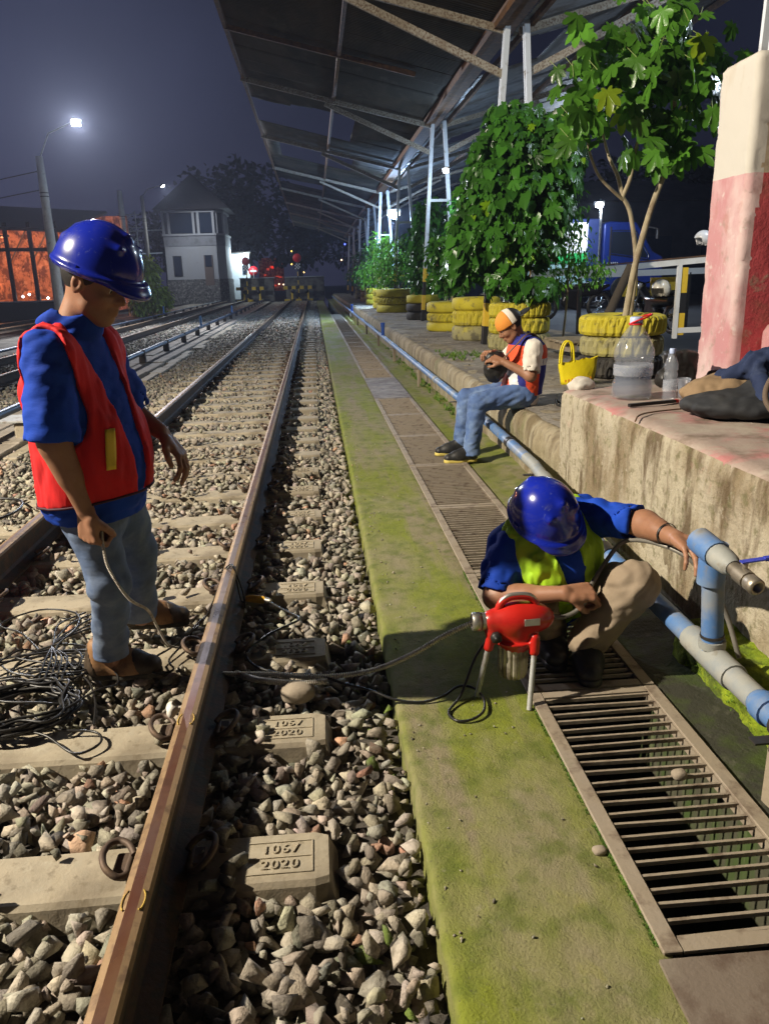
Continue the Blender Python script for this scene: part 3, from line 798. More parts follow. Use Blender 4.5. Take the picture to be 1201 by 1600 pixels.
def eye_parts(c, Fm, parent, s=1.0):
    W = M('eye_white', (.75, .72, .68), .25); D = M('eye_dark', (.02, .012, .008), .2)
    for sg in (-1, 1):
        p = A3(c)+s*(.0685*Fm[0]+sg*.031*Fm[1]+.003*Fm[2])
        mb = MB(); mb.lathe([(.0001, -.0135*s), (.0095*s, -.0095*s), (.0135*s, 0), (.0095*s, .0095*s), (.006*s, .0121*s)], p, Fm[0]-.25*Fm[2], 12, 0)
        mb.lathe([(.006*s, .0121*s), (.003*s, .0133*s), (.0001, .0136*s)], p, Fm[0]-.25*Fm[2], 12, 1); mb.build('eye', [W, D], parent)
    HB = M('brow_hair', (.015, .012, .01), .8)
    for sg in (-1, 1):
        g = lambda x, y, z: A3(c)+s*(x*Fm[0]+y*Fm[1]+z*Fm[2])
        MB().tube([g(.086, sg*.012, .030), g(.084, sg*.03, .036), g(.070, sg*.05, .030)], [.0035*s, .0045*s, .002*s], 6).build('eyebrow', HB, parent)

def hand_field(w, d, palm, side, curl=.35, thumb_curl=.3, s=1.0, spread=.12, curls=None, thumb_out=.75):
    """w wrist, d hand direction, palm = direction the palm faces, side=+1: thumb on cross(d,palm) side"""
    d = nrm(d); n = A3(palm)-d*(A3(palm)@d); n = nrm(n); t = np.cross(d, n)*side   # t: towards thumb
    w = A3(w); parts = []; tips = []
    lens = [(.043, .026, .021), (.047, .029, .022), (.044, .027, .021), (.034, .021, .019)]
    offs = [.030, .010, -.010, -.029]; kn = [.088, .092, .088, .080]
    palmc = U([(cone(w+t*o*.55*s, w+(d*k_+t*o)*s, .0145*s, .0115*s), .012*s) for o, k_ in zip(offs, kn)] + [(cone(w+(d*.02+t*.02)*s, w+(d*.05+t*.026)*s, .016*s, .014*s), .014*s), (cone(w+(d*.02-t*.018)*s+n*.004, w+(d*.06-t*.022)*s+n*.004, .014*s, .012*s), .014*s)], .012*s)
    parts.append(palmc)
    for i in range(4):
        c_ = curl if curls is None else curls[i]
        p = w+(d*kn[i]+t*offs[i])*s; ang = 0; rad = [.0098, .0102, .0096, .0084][i]
        dd = nrm(d+t*spread*(1.5-i)/1.5)
        for j in range(3):
            ang += c_*(1.0, 1.25, .8)[j]
            v = nrm(dd*math.cos(ang)+n*math.sin(ang)); q = p+v*lens[i][j]*s
            parts.append((cone(p, q, (rad-.0006*j)*s, (rad-.0012-.0006*j)*s), .004*s)); p = q
        tips.append(p)
    tb = w+(d*.022+t*.024)*s; a1 = nrm(d*.75+t*thumb_out+n*thumb_curl); p1 = tb+a1*.042*s
    a2 = nrm(d*.9+t*(.35-thumb_curl*.5)+n*(thumb_curl*1.4)); p2 = p1+a2*.032*s; a3 = nrm(d+t*(.1-thumb_curl*.8)+n*thumb_curl*1.6); p3 = p2+a3*.026*s
    parts += [(cone(tb, p1, .016*s, .0125*s), .012*s), (cone(p1, p2, .0118*s, .0108*s), .004*s), (cone(p2, p3, .0108*s, .009*s), .004*s)]
    tips.append(p3)
    return U(parts, .004*s), tips

# ---- person materials
SKIN = M('skin', (.33, .165, .095), .5, 0, [((.24, .11, .06), 9, .45, .65, .6), ((.40, .21, .13), 25, .55, .7, .4)], [(180, .12, .001), (40, .15, .003)], sub=.06)
HAIR = M('hair', (.012, .010, .009), .6, 0, [], [(220, .6, .003, (1, 1, .2))])
SHIRT = M('blue_cotton', (.008, .055, .42), .8, 0, [((.006, .03, .24), 6, .45, .65, .6)], [(300, .25, .0012), (30, .4, .006, (.5, .5, 1.6))], spec=.25)
JEANS = M('denim', (.105, .155, .27), .85, 0, [((.22, .27, .35), 7, .45, .65, .7), ((.06, .08, .13), 5, .5, .7, .7)], [(350, .35, .0012), (30, .5, .006, (.5, .5, 1.6))])
HELM = M('helmet_plastic', (.008, .020, .33), .24, 0, [((.006, .012, .20), 4, .5, .7, .6), ((.14, .17, .36), 60, .62, .70, .45, (1, 3, .4)), ((.10, .11, .17), 8, .54, .70, .4)], [(16, .05, .003)], coat=.5, rvar=.05)
def helmet(parent, c, Fm, s=1.0):
    """hard hat: dome, ridges, rain rim and peak, hollow; c = middle of the rim plane"""
    g = lambda x, y, z: A3(c)+s*(x*Fm[0]+y*Fm[1]+z*Fm[2])
    dome = ell(g(0, 0, 0), A3((.140, .118, .150))*s, Fm)
    ridge = [(cone(g(-.095, y, .10), g(.07, y, .125), .011*s, .014*s), .018*s) for y in (0,)] + [(cone(g(-.10, y*.9, .07), g(.085, y, .095), .008*s, .011*s), .016*s) for y in (.055, -.055)]
    bump_ = U([dome]+ridge, .02*s)
    rim = INT(OFF(ell(g(.006, 0, .002), A3((.150, .128, .02))*s, Fm), .002), half(g(0, 0, -.012), -Fm[2]))
    peak = INT(ell(g(.098, 0, -.004), A3((.080, .098, .024))*s, frame(Fm[0]-.30*Fm[2], Fm[2])), half(g(.06, 0, 0), -Fm[0]))
    inner = ell(g(0, 0, -.006), A3((.131, .109, .143))*s, Fm)
    low = half(g(0, 0, -.012), -Fm[2])
    def shell(P):
        dm = np.maximum(bump_(P), low(P)); o = smin(dm, rim(P), .008*s)
        pk = peak(P); under = half(g(.12, 0, -.022), nrm(-Fm[2]-.32*Fm[0]))(P); pk = np.maximum(pk, under)
        o = smin(o, pk, .012*s)
        return np.maximum(o, -inner(P))
    lo, hi = bbox([g(x, y, z) for x in (-.16, .21) for y in (-.14, .14) for z in (-.06, .17)], .01)
    h = sculpt('helmet', [(shell, lo, hi, .0035)], HELM, parent)
    sl = MB()
    for sg in (-1, 1): sl.box(g(-.01, sg*.121, .012), (.03*s, .006*s, .012*s), Matrix([list(Fm[0]), list(Fm[1]), list(Fm[2])]).transposed(), 0, .002)
    sl.build('slot', HELM, h)
    return h
def boot_field(heel, toe, up=(0, 0, 1), s=1.0):
    heel, toe = A3(heel), A3(toe); f = nrm(toe-heel); Fm = frame(f, up); L = np.linalg.norm(toe-heel)
    g = lambda x, y, z: heel+x*Fm[0]+y*Fm[1]+z*Fm[2]
    up_ = U([cone(g(.045*s, 0, .055*s), g(.05*s, 0, .12*s), .046*s, .044*s), (cone(g(.04*s, 0, .045*s), g(L*.55, 0, .045*s), .043*s, .046*s), .04), (econe(g(L*.5, 0, .042*s), g(L-.045*s, 0, .036*s), .046*s, .036*s, Fm[1], 1.15), .04), (cone(g(.06*s, 0, .10*s), g(L*.62, 0, .055*s), .04*s, .034*s), .03)], .03)
    upper = INT(up_, half(g(0, 0, .020), -Fm[2]))
    sole = INT(U([econe(g(.04*s, 0, .01), g(L*.5, 0, .01), .045*s, .045*s, Fm[1], 1.0), (econe(g(L*.5, 0, .01), g(L-.048*s, 0, .01), .052*s, .043*s, Fm[1], 1.0), .02)], .02), rbox(g(L/2, 0, .012), (L/2+.05, .07, .013), Fm, .004))
    return upper, sole, g, Fm
def boots(parent, heel, toe, up, m_up, m_sole, name='boot', s=1.0, lace=True, mcap=None):
    u_, so, g, Fm = boot_field(heel, toe, up, s); L = np.linalg.norm(A3(toe)-A3(heel))
    lo, hi = bbox([g(x, y, z) for x in (-.03, L+.03) for y in (-.08, .08) for z in (-.02, .18)], .01)
    b = sculpt(name, [(u_, lo, hi, .005)], m_up, parent); sculpt('sole', [(so, lo, hi, .005)], m_sole, b)
    if mcap is not None:
        for nm_, cut in (('toe_cap', half(g(L*.74, 0, 0), -Fm[0]-.35*Fm[2])), ('heel_counter', half(g(.055, 0, 0), Fm[0]+.3*Fm[2]))):
            sculpt(nm_, [(INT(OFF(u_, .0028), cut), lo, hi, .005)], mcap, b)
    if lace:
        mb = MB()
        for i in range(5):
            x = L*.38+i*.022; z = .112*s-i*.011
            mb.tube([g(x, -.022, z-.012), g(x+.004, 0, z), g(x, .022, z-.012)], .0028, 6)
        mb.build('laces', BLACKRUB, b)
    return b
# ================================================================== PEOPLE
VESTR = M('red_vest', (.72, .010, .012), .75, 0, [((.55, .005, .012), 5, .45, .65, .6), ((.40, .03, .03), 3, .6, .75, .6)], [(300, .2, .001), (30, .45, .006, (1, 1, .3))])
BOOTB = M('boot_leather', (.30, .16, .07), .6, 0, [((.09, .05, .03), 12, .48, .6, .8)], [(60, .3, .003)])
SOLEB = M('boot_sole', (.05, .045, .035), .8, 0, [((.28, .22, .12), 9, .56, .68, .6)])

TILT = [[.9, .1, .35], [-.1, 1, .2], [-.38, -.2, .9]]; TILT2 = [[.75, 0, .66], [0, 1, 0], [-.66, 0, .75]]
CAPM_ = M('dark_leather', (.05, .035, .022), .55, 0, [((.12, .08, .05), 14, .5, .66, .7)], [(60, .4, .003)])
def standing_worker():
    Z = A3((0, 0, 1)); f = nrm((.965, -.26, 0)); l = nrm(np.cross(Z, f))
    pel = A3((-.765, 2.60, .80)); che = A3((-.785, 2.585, 1.12)); nk = A3((-.765, 2.575, 1.31))
    hF = frame(f*.93-Z*.38-.05*l, Z); hc = A3((-.668, 2.555, 1.432)); rim = hc+.038*hF[2]+.004*hF[0]
    rs, re, rw = A3((-.785, 2.40, 1.235)), A3((-.80, 2.375, .985)), A3((-.742, 2.40, .755))
    ls, le, lw = A3((-.745, 2.765, 1.235)), A3((-.665, 2.80, 1.00)), A3((-.545, 2.70, .935))
    rh, rk, ra = pel+(.0, 0, .0)-l*.085, A3((-.735, 2.52, .46)), A3((-.815, 2.70, .09))
    lh, lk, la = pel+l*.085, A3((-.725, 2.85, .46)), A3((-.775, 3.04, .10))
    head = head_field(hc, hF, .98)
    neck = cone(nk-Z*.05, hc-.02*hF[0]-.055*hF[2], .062, .056)
    rhand, rt = hand_field(rw+(.002, 0, -.01), (-.03, .0, -1), f*.3+l*1, 1, curls=[1.0, 1.1, 1.15, 1.2], thumb_curl=.7, thumb_out=.6)
    lhand, lt = hand_field(lw+(.012, -.01, -.012), (.62, -.28, -.72), (-.75, .1, -.6), -1, curls=[.45, .4, .42, .5], thumb_curl=.25, spread=.22)
    torso = U([econe(pel, che, .105, .105, l, 1.25), (cone(nk-Z*.14-l*.11, nk-Z*.14+l*.11, .05, .05), .05)], .06)
    body_low = U([torso, (cone(rh, rk, .066, .046), .04), (cone(rk, ra, .044, .034), .02), (cone(lh, lk, .066, .046), .04), (cone(lk, la, .044, .034), .02), (cone(rs, re, .05, .042), .03), (cone(ls, le, .05, .042), .03)], .03)
    rarm = U([cone(rs, re, .048, .041), (cone(re, rw, .042, .027), .03), (econe(re+(rw-re)*.15, re+(rw-re)*.5, .040, .032, l, .9), .03), (rhand, .012)], .03)
    larm = U([cone(ls, le, .048, .041), (cone(le, lw, .042, .027), .03), (lhand, .012)], .03)
    def patch(fn, pts, m, h): lo, hi = bbox(pts, m); return (fn, lo, hi, h)
    p = sculpt('person', [patch(U([head, (neck, .02)], .02), [hc, nk], .15, .0042), patch(body_low, [rs, ls, ra, la, pel], .15, .012),
                          patch(INT(rarm, half(rs-Z*.1, Z)), [re, rw]+rt, .07, .0031), patch(INT(larm, half(ls-Z*.1, Z)), [le, lw]+lt, .07, .0031)], SKIN)
    tag(p, 'standing worker in blue helmet, red vest and jeans, looking down between the rails', 'person')
    eye_parts(hc, hF, p, .98)
    hair = INT(OFF(U([ell(hc-.012*hF[0]+.03*hF[2], A3((.095, .076, .088)), hF)]), .004), half(hc-.006*hF[2]+.02*hF[0], -(hF[2]*.7-hF[0]*.75)))
    lo, hi = bbox([hc], .14); sculpt('hair', [(hair, lo, hi, .005)], HAIR, p)
    # shirt
    tor = U([econe(pel+Z*.02+f*.02, che-Z*.02+f*.012, .142, .142, l, 1.28), (cone(pel+Z*.08+f*.065, che-Z*.14+f*.055, .125, .11), .08), (econe(pel-Z*.05, pel+Z*.1, .158, .15, l, 1.2), .05),
             (cone(nk-Z*.085-l*.135, nk-Z*.085+l*.135, .075, .075), .07), (cone(nk-Z*.06, nk-Z*.01+f*.01, .085, .072), .04)], .06)
    slr = U([cone(rs+Z*.0, re+(re-rs)*.02, .074, .073), (cone(rs+(re-rs)*.6, re+(re-rs)*.06, .074, .079), .03)], .03)
    slr = INT(slr, half(re+(re-rs)*.03, re-rs)); slr = SUB(slr, cone(re-(re-rs)*.12, re+(re-rs)*.6, .058, .07))
    sll = INT(cone(ls, le+(le-ls)*.02, .074, .078), half(le+(le-ls)*.03, le-ls)); sll = SUB(sll, cone(le-(le-ls)*.12, le+(le-ls)*.6, .058, .07))
    low = half(pel-Z*.115, -Z); coll = U([cone(nk-f*.02+Z*.015, nk+f*.035-Z*.0, .075, .068)], .01)
    collar = SUB(INT(OFF(coll, .006), half(nk+Z*.055-f*.01, Z*.85-f*.5)), cone(nk-Z*.02, nk+Z*.3+f*.16, .062, .085))
    sh = U([INT(WR(tor, .005, 7, 3, (1, 1, 2.2)), low), (WR(slr, .007, 8, 5, (1, 1, 1.2), TILT), .03), (WR(sll, .007, 9, 6, (1, 1, 1.6), TILT), .03), (collar, .012)], .03)
    sh = SUB(sh, cone(nk+Z*.03, nk+Z*.3+f*.10, .060, .10), .01); sh = WR(sh, .0026, 13, 19, (.8, .8, 2.0), TILT)
    lo, hi = bbox([rs, ls, re, le, pel-Z*.13, nk+Z*.07], .14); shirt = sculpt('shirt', [(sh, lo, hi, .0058)], SHIRT, p)
    # vest: an outer layer, open at neck and arms
    torv = U([tor, (cone(rs, rs+(re-rs)*.25, .074, .074), .03), (cone(ls, ls+(le-ls)*.25, .074, .074), .03)], .03); out_ = OFF(WR(torv, .006, 6, 13, (2.2, 2.2, .7)), .013)
    v = INT(out_, half(pel-Z*.045-f*.02, -Z+f*.10))
    v = SUB(v, cone(rs+Z*.03-l*.075, rs+(re-rs)*.75-l*.01, .085, .108), .012); v = SUB(v, cone(ls+Z*.03+l*.075, ls+(le-ls)*.75, .085, .108), .012)
    vn = lambda P: np.maximum(np.abs((P-nk)@l)-.030-.15*np.clip((P-(nk-Z*.40))@Z, 0, 1), -((P-nk)@f)-.01)
    v = SUB(v, vn, .008); v = SUB(v, cone(nk-f*.0, nk+Z*.3, .088, .1), .01); v = WR(v, .0020, 20, 17, (1.6, 1.6, .35))
    vest = sculpt('vest', [(v, lo, hi, .0058)], VESTR, p)
    YS_ = M('yellow_reflective', (.80, .55, .03), .45)
    c = pel+Z*.14+f*.105-l*.175; 
    qb = []
    def surf(pt, n_): # push a point out to the vest surface along n_
        P = A3(pt)[None]+np.linspace(-.12, .16, 141)[:, None]*A3(n_)[None]; d = v(P); k_ = np.where(d < 0)[0]
        return P[min(k_[-1]+1, 140)] if len(k_) else P[60]
    def stripe(name, centre, across, along, n_, w_, h_, mat, par):
        nx, nz = 5, 9; V = []
        for i in range(nz):
            for j in range(nx):
                q = surf(A3(centre)+A3(across)*w_*(j/(nx-1)-.5)+A3(along)*h_*(i/(nz-1)-.5), n_); V.append(q+A3(n_)*.002)
        F = [(i*nx+j, i*nx+j+1, (i+1)*nx+j+1, (i+1)*nx+j) for i in range(nz-1) for j in range(nx-1)]
        o = MB().add(V, F, 0, True).build(name, mat, par); md = o.modifiers.new('solid', 'SOLIDIFY'); md.thickness = .003; return o
    nn = nrm(f*.45-l); stripe('stripe', pel+Z*.135+f*.095, nrm(f+l*.45), Z+.08*f, nn, .028, .125, YS_, vest)
    PIPE = M('dark_piping', (.05, .008, .02), .7); pr_ = []
    for a in np.linspace(0, 2*math.pi, 49)[:-1]:
        n_ = nrm(f*math.cos(a)+l*math.sin(a)); d0 = pel-Z*(.040)+f*(.02); P_ = d0[None]+np.linspace(.02, .30, 141)[:, None]*n_[None]; P_[:, 2] += ((P_-pel)@f)*.10; dd_ = out_(P_); k_ = np.where(dd_ < 0)[0]; pr_.append(P_[min(k_[-1]+1, 140)] if len(k_) else P_[60])
    MB().tube(pr_+[pr_[0]], .0042, 6, 0, False).build('hem', PIPE, vest)
    # jeans
    jr = U([econe(pel-Z*.02, pel-Z*.12, .125, .105, l, 1.15), (cone(rh-Z*.02, rk, .086, .070), .04), (cone(rk, ra+(0, 0, .05), .070, .060), .03), (cone(ra+Z*.05, ra+(.0, 0, .0), .060, .066), .02)], .04)
    jl = U([cone(lh-Z*.02, lk, .098, .080), (cone(lk, la+(0, 0, .02), .080, .070), .03)], .04)
    j = WR(U([jr, (jl, .02)], .03), .0065, 6.5, 23, (.9, .9, 1.4), TILT)
    j = INT(j, half((0, 0, ra[2]+.012), -Z)); lo, hi = bbox([pel, ra, la, rk, lk], .14)
    sculpt('jeans', [(j, lo, hi, .0068)], JEANS, p)
    helmet(p, rim, hF, .99)
    boots(p, (-.915, 2.745, .002), (-.635, 2.725, .006), Z, BOOTB, SOLEB, mcap=CAPM_)
    boots(p, (-.865, 3.07, .055), (-.60, 3.16, .015), Z+.1*f, BOOTB, SOLEB, mcap=CAPM_)
    return p, rt
PA, PA_tips = standing_worker()

# ---------------------------------------------------------------- crouching worker
VESTY = M('lime_vest', (.40, .68, .02), .7, 0, [((.26, .50, .02), 6, .45, .65, .6), ((.55, .62, .18), 11, .6, .75, .5)], [(300, .2, .001), (16, .35, .008)])
KHAKI = M('khaki_trousers', (.30, .235, .165), .85, 0, [((.22, .165, .11), 6, .45, .65, .6)], [(320, .3, .001), (24, .35, .006)])
BOOTK = M('black_boot', (.02, .02, .02), .5, 0, [((.06, .055, .045), 14, .5, .65, .6)], [(60, .3, .003)])
def crouching_worker():
    Z = A3((0, 0, 1))
    pel = A3((.90, 2.90, .17)); che = A3((.85, 2.69, .40)); nk = A3((.825, 2.655, .515))
    rs, re, rw = A3((.675, 2.70, .455)), A3((.612, 2.61, .29)), A3((.825, 2.475, .345))
    ls, le, lw = A3((.965, 2.74, .545)), A3((1.112, 2.515, .575)), A3((1.138, 2.315, .585))
    l = nrm(ls-rs); up = nrm(nk-pel); f = nrm(np.cross(l, up)); l2 = nrm(np.cross(up, f))
    hfw = nrm((.40, -.72, -.44)); hF = frame(hfw, (-.20, -.22, .95)); rim = A3((.785, 2.615, .592)); hc = rim-.038*hF[2]
    rh, rk, ra = pel+(-.085, -.02, -.01), A3((.770, 2.60, .235)), A3((.845, 2.68, .10))
    lh, lk, la = pel+(.085, 0, -.01), A3((1.075, 2.475, .365)), A3((.945, 2.555, .11))
    head = head_field(hc, hF, .97); neck = cone(nk-up*.12, hc-.02*hF[0]-.05*hF[2], .058, .055)
    rhand, rt = hand_field(rw+(.008, 0, 0), (.96, -.05, .02), (0, .55, -.8), -1, curls=[.95, 1.05, 1.1, 1.15], thumb_curl=.85, thumb_out=.7)
    lhand, lt = hand_field(lw+(.002, -.012, .004), (.10, -.98, -.08), (-.12, 0, -1), 1, curls=[.35, .38, .42, .48], thumb_curl=.75, thumb_out=.8, spread=.2)
    low = U([econe(pel, che, .125, .13, l2, 1.2), (cone(rs+(.03, 0, 0), ls-(.03, 0, 0), .065, .065), .05), (cone(rh, rk, .07, .048), .04), (cone(rk, ra, .046, .035), .02), (cone(lh, lk, .07, .048), .04), (cone(lk, la, .046, .035), .02),
             (cone(rs, re, .048, .042), .03), (cone(ls, le, .048, .042), .03)], .03)
    rarm = U([cone(rs, re, .048, .042), (cone(re, rw, .044, .027), .03), (cone(re+(rw-re)*.12, re+(rw-re)*.45, .043, .034), .03), (rhand, .012)], .03)
    larm = U([cone(ls, le, .048, .042), (cone(le, lw, .043, .027), .03), (cone(le+(lw-le)*.12, le+(lw-le)*.45, .042, .033), .03), (lhand, .012)], .03)
    def patch(fn, pts, m, h): lo, hi = bbox(pts, m); return (fn, lo, hi, h)
    p = sculpt('person', [patch(U([head, (neck, .02)], .02), [hc, nk], .145, .0042), patch(low, [rs, ls, ra, la, pel, rk, lk], .14, .012),
                          patch(rarm, [re, rw]+rt, .06, .0030), patch(larm, [le, lw]+lt, .06, .0030)], SKIN)
    tag(p, 'crouching worker in blue helmet and lime vest, one hand on the pipe', 'person')
    eye_parts(hc, hF, p, .97)
    wb = lw+(le-lw)*.28; wd = nrm(le-lw); MB().lathe([(.036, -.004), (.0385, 0), (.036, .004)], wb, wd, 24).build('bracelet', BLACKRUB, p)
    hair = INT(OFF(ell(hc-.012*hF[0]+.03*hF[2], A3((.094, .075, .087)), hF), .004), half(hc-.006*hF[2]+.02*hF[0], -(hF[2]*.7-hF[0]*.75)))
    lo, hi = bbox([hc], .14); sculpt('hair', [(hair, lo, hi, .005)], HAIR, p)
    tor = U([econe(pel, che, .145, .150, l2, 1.18), (cone(rs+l2*.05, ls-l2*.05, .078, .078), .07), (cone(nk-up*.09, nk-up*.02, .10, .078), .04), (cone(pel+f*.03, che+f*.03, .12, .11), .06)], .06)
    ar, al = re-rs, le-ls
    slr = SUB(INT(cone(rs, re+ar*.12, .073, .080), half(re-ar*.05, ar)), cone(re-ar*.2, re+ar*.6, .056, .066))
    sll = SUB(INT(cone(ls, le+al*.1, .073, .070), half(le-al*.06, al)), cone(le-al*.2, le+al*.6, .049, .055))
    collar = SUB(INT(cone(nk-f*.01-up*.01, nk+f*.03+up*.03, .076, .073), half(nk+up*.04, up)), cone(nk-up*.03, nk+up*.3+f*.1, .062, .08))
    sh = U([WR(tor, .007, 8, 33), (WR(slr, .009, 10, 35), .03), (WR(sll, .011, 10, 36, (1, 1, 1)), .03), (collar, .012)], .03)
    lo, hi = bbox([rs, ls, re, le, pel, nk+up*.05], .14); sculpt('shirt', [(sh, lo, hi, .0062)], SHIRT, p)
    out_ = OFF(WR(tor, .010, 8, 43, (2.2, 2.2, .8)), .014)
    v = INT(out_, half(pel+up*.06, -up)); v = SUB(v, cone(rs-l2*.055, rs+(re-rs)*.8-l2*.02, .074, .10), .01); v = SUB(v, cone(ls+l2*.055, ls+(le-ls)*.8+l2*.02, .074, .10), .01)
    vn = lambda P: np.maximum(np.abs((P-nk)@l2)-.004-.15*np.clip((P-(nk-up*.26))@up, 0, 1), -((P-nk)@f)-.0)
    v = SUB(v, vn, .006); v = SUB(v, cone(nk, nk+up*.3+f*.05, .080, .1), .01)
    sculpt('vest', [(v, lo, hi, .0062)], VESTY, p)
    jj = U([econe(pel-Z*.02, pel+up*.08, .14, .13, l2, 1.15), (cone(rh, rk, .095, .074), .05), (cone(rk, ra, .072, .066), .02), (cone(lh, lk, .105, .088), .05), (cone(lk, la, .083, .072), .02)], .04)
    j = INT(WR(jj, .0065, 9, 53, (1, 1, 2.2), TILT2), half((0, 0, .075), -Z)); lo, hi = bbox([pel, rk, lk, ra, la], .14)
    sculpt('trousers', [(j, lo, hi, .0065)], KHAKI, p)
    helmet(p, rim, hF, 1.0)
    boots(p, (.965, 2.64, .018), (.905, 2.375, .018), Z, BOOTK, BOOTK); boots(p, (.850, 2.76, .018), (.825, 2.50, .018), Z, BOOTK, BOOTK)
    return p, rt, lt
PB, PB_rt, PB_lt = crouching_worker()

# ---------------------------------------------------------------- seated man
ORANGE = M('orange_cloth', (.80, .10, .03), .75, 0, [((.62, .06, .02), 7, .45, .65, .6)], [(300, .2, .001), (20, .3, .006)])
NAVY = M('navy_cloth', (.02, .025, .22), .8, 0, [], [(20, .3, .006)]); WHITEC = M('white_cotton', (.72, .68, .60), .85, 0, [((.6, .55, .47), 8, .5, .7, .5)], [(20, .35, .006)])
JEANS2 = M('blue_jeans', (.085, .15, .33), .85, 0, [((.20, .29, .46), 6, .46, .62, .75), ((.04, .07, .18), 5, .5, .7, .7)], [(350, .35, .0012), (26, .35, .006)])
def seated_man():
    Z = A3((0, 0, 1)); f = nrm((-1, -.05, 0)); l = nrm(np.cross(Z, f))   # his left is towards the camera
    pel = A3((1.62, 6.13, .535)); che = A3((1.655, 6.12, .80)); nk = A3((1.60, 6.11, .945))
    ls, le, lw = A3((1.655, 5.935, .885)), A3((1.615, 5.865, .685)), A3((1.43, 5.97, .785))
    rs, re, rw = A3((1.635, 6.305, .885)), A3((1.49, 6.33, .70)), A3((1.405, 6.17, .84))
    lh, lk, la = pel+l*.09+f*.02, A3((1.235, 6.00, .475)), A3((1.185, 5.965, .10))
    rh, rk, ra = pel-l*.09+f*.02, A3((1.20, 6.27, .475)), A3((1.15, 6.25, .10))
    hF = frame(f*.83-Z*.56, Z); hc = A3((1.505, 6.10, 1.045))
    head = head_field(hc, hF, .98); neck = cone(nk-Z*.05, hc-.02*hF[0]-.05*hF[2], .058, .054)
    lhand, lt = hand_field(lw+(-.008, .004, .002), (-.85, .42, .30), (0.2, .6, -.7), 1, curls=[.7, .8, .85, .9], thumb_curl=.5)
    rhand, rt = hand_field(rw+(-.006, -.004, .0), (-.72, -.62, .15), (.1, -.1, -1), -1, curls=[.7, .8, .85, .9], thumb_curl=.5)
    low = U([econe(pel, che, .12, .13, l, 1.2), (cone(rs+l*.03, ls-l*.03, .065, .065), .05), (cone(rh, rk, .07, .048), .04), (cone(rk, ra, .046, .035), .02), (cone(lh, lk, .07, .048), .04), (cone(lk, la, .046, .035), .02),
             (cone(rs, re, .048, .042), .03), (cone(ls, le, .048, .042), .03)], .03)
    rarm = U([cone(rs, re, .047, .041), (cone(re, rw, .041, .027), .03), (rhand, .012)], .03); larm = U([cone(ls, le, .047, .041), (cone(le, lw, .042, .027), .03), (lhand, .012)], .03)
    def patch(fn, pts, m, h): lo, hi = bbox(pts, m); return (fn, lo, hi, h)
    p = sculpt('person', [patch(U([head, (neck, .02)], .02), [hc, nk], .145, .0048), patch(low, [rs, ls, ra, la, pel, rk, lk], .14, .013),
                          patch(rarm, [re, rw]+rt, .06, .0048), patch(larm, [le, lw]+lt, .06, .0048)], SKIN)
    tag(p, 'man with a backwards cap and orange vest seated on the platform edge', 'person')
    eye_parts(hc, hF, p, .98)
    hair = INT(OFF(ell(hc-.012*hF[0]+.03*hF[2], A3((.095, .076, .088)), hF), .004), half(hc-.01*hF[2]+.0*hF[0], -(hF[2]*.6-hF[0]*.8)))
    lo, hi = bbox([hc], .14); sculpt('hair', [(hair, lo, hi, .005)], HAIR, p)
    # cap worn backwards: orange front, white middle, black rear and peak
    g = lambda x, y, z: hc+x*hF[0]+y*hF[1]+z*hF[2]
    dome = SUB(INT(ell(g(-.012, 0, .030), A3((.112, .090, .105)), hF), half(g(0, 0, .018), -hF[2]-.0*hF[0])), ell(g(-.012, 0, .026), A3((.104, .082, .097)), hF))
    lo, hi = bbox([hc+.04*hF[2]], .17)
    cp = sculpt('cap', [(INT(dome, half(g(-.008, 0, 0), -hF[0])), lo, hi, .004)], M('cap_orange', (.72, .27, .04), .8, 0, [], [(40, .3, .003)]), p)
    sculpt('panel', [(INT(INT(dome, half(g(-.008, 0, 0), hF[0])), half(g(-.055, 0, 0), -hF[0])), lo, hi, .004)], WHITEC, cp)
    pk = INT(ell(g(-.135, 0, .028), A3((.075, .080, .012)), hF), half(g(-.09, 0, 0), hF[0])); sculpt('peak', [(U([INT(dome, half(g(-.055, 0, 0), hF[0])), (pk, .006)]), lo, hi, .004)], BLKP, cp)
    # white tee sleeves and torso, navy shirt collar
    tor = U([econe(pel-Z*.03, che, .140, .145, l, 1.18), (cone(rs+l*.05, ls-l*.05, .074, .074), .07), (cone(nk-Z*.08, nk-Z*.01, .09, .074), .04), (cone(pel+f*.04, che+f*.02, .11, .10), .06)], .06)
    al, ar = le-ls, re-rs
    sll = SUB(INT(cone(ls, le+al*.1, .072, .073), half(le-al*.10, al)), cone(le-al*.2, le+al*.6, .054, .064)); slr = SUB(INT(cone(rs, re+ar*.1, .070, .072), half(re-ar*.10, ar)), cone(re-ar*.2, re+ar*.6, .054, .064))
    lo, hi = bbox([rs, ls, re, le, pel-Z*.05, nk+Z*.06], .13)
    sculpt('shirt', [(U([WR(tor, .005, 9, 63), (WR(sll, .007, 11, 65), .03), (WR(slr, .007, 11, 66), .03)], .03), lo, hi, .0065)], WHITEC, p)
    o_ = OFF(WR(tor, .006, 8, 73), .013); o_ = INT(o_, half(pel-Z*.02, -Z)); o_ = SUB(o_, cone(ls+l*.035, le, .084, .105), .01); o_ = SUB(o_, cone(rs-l*.035, re, .084, .105), .01); o_ = SUB(o_, cone(nk, nk+Z*.3+f*.15, .072, .09), .01)
    V, F = mesh_sdf(o_, lo, hi, .0065); cen = V[F].mean(1); fx = (cen-pel)@f; fz = cen[:, 2]
    mi = np.zeros(len(F), int)                               # orange
    mi[(fx < -.085) & (fz < .80)] = 1                         # navy back panel low
    mi[(fz > .905)] = 1                                       # navy yoke and collar
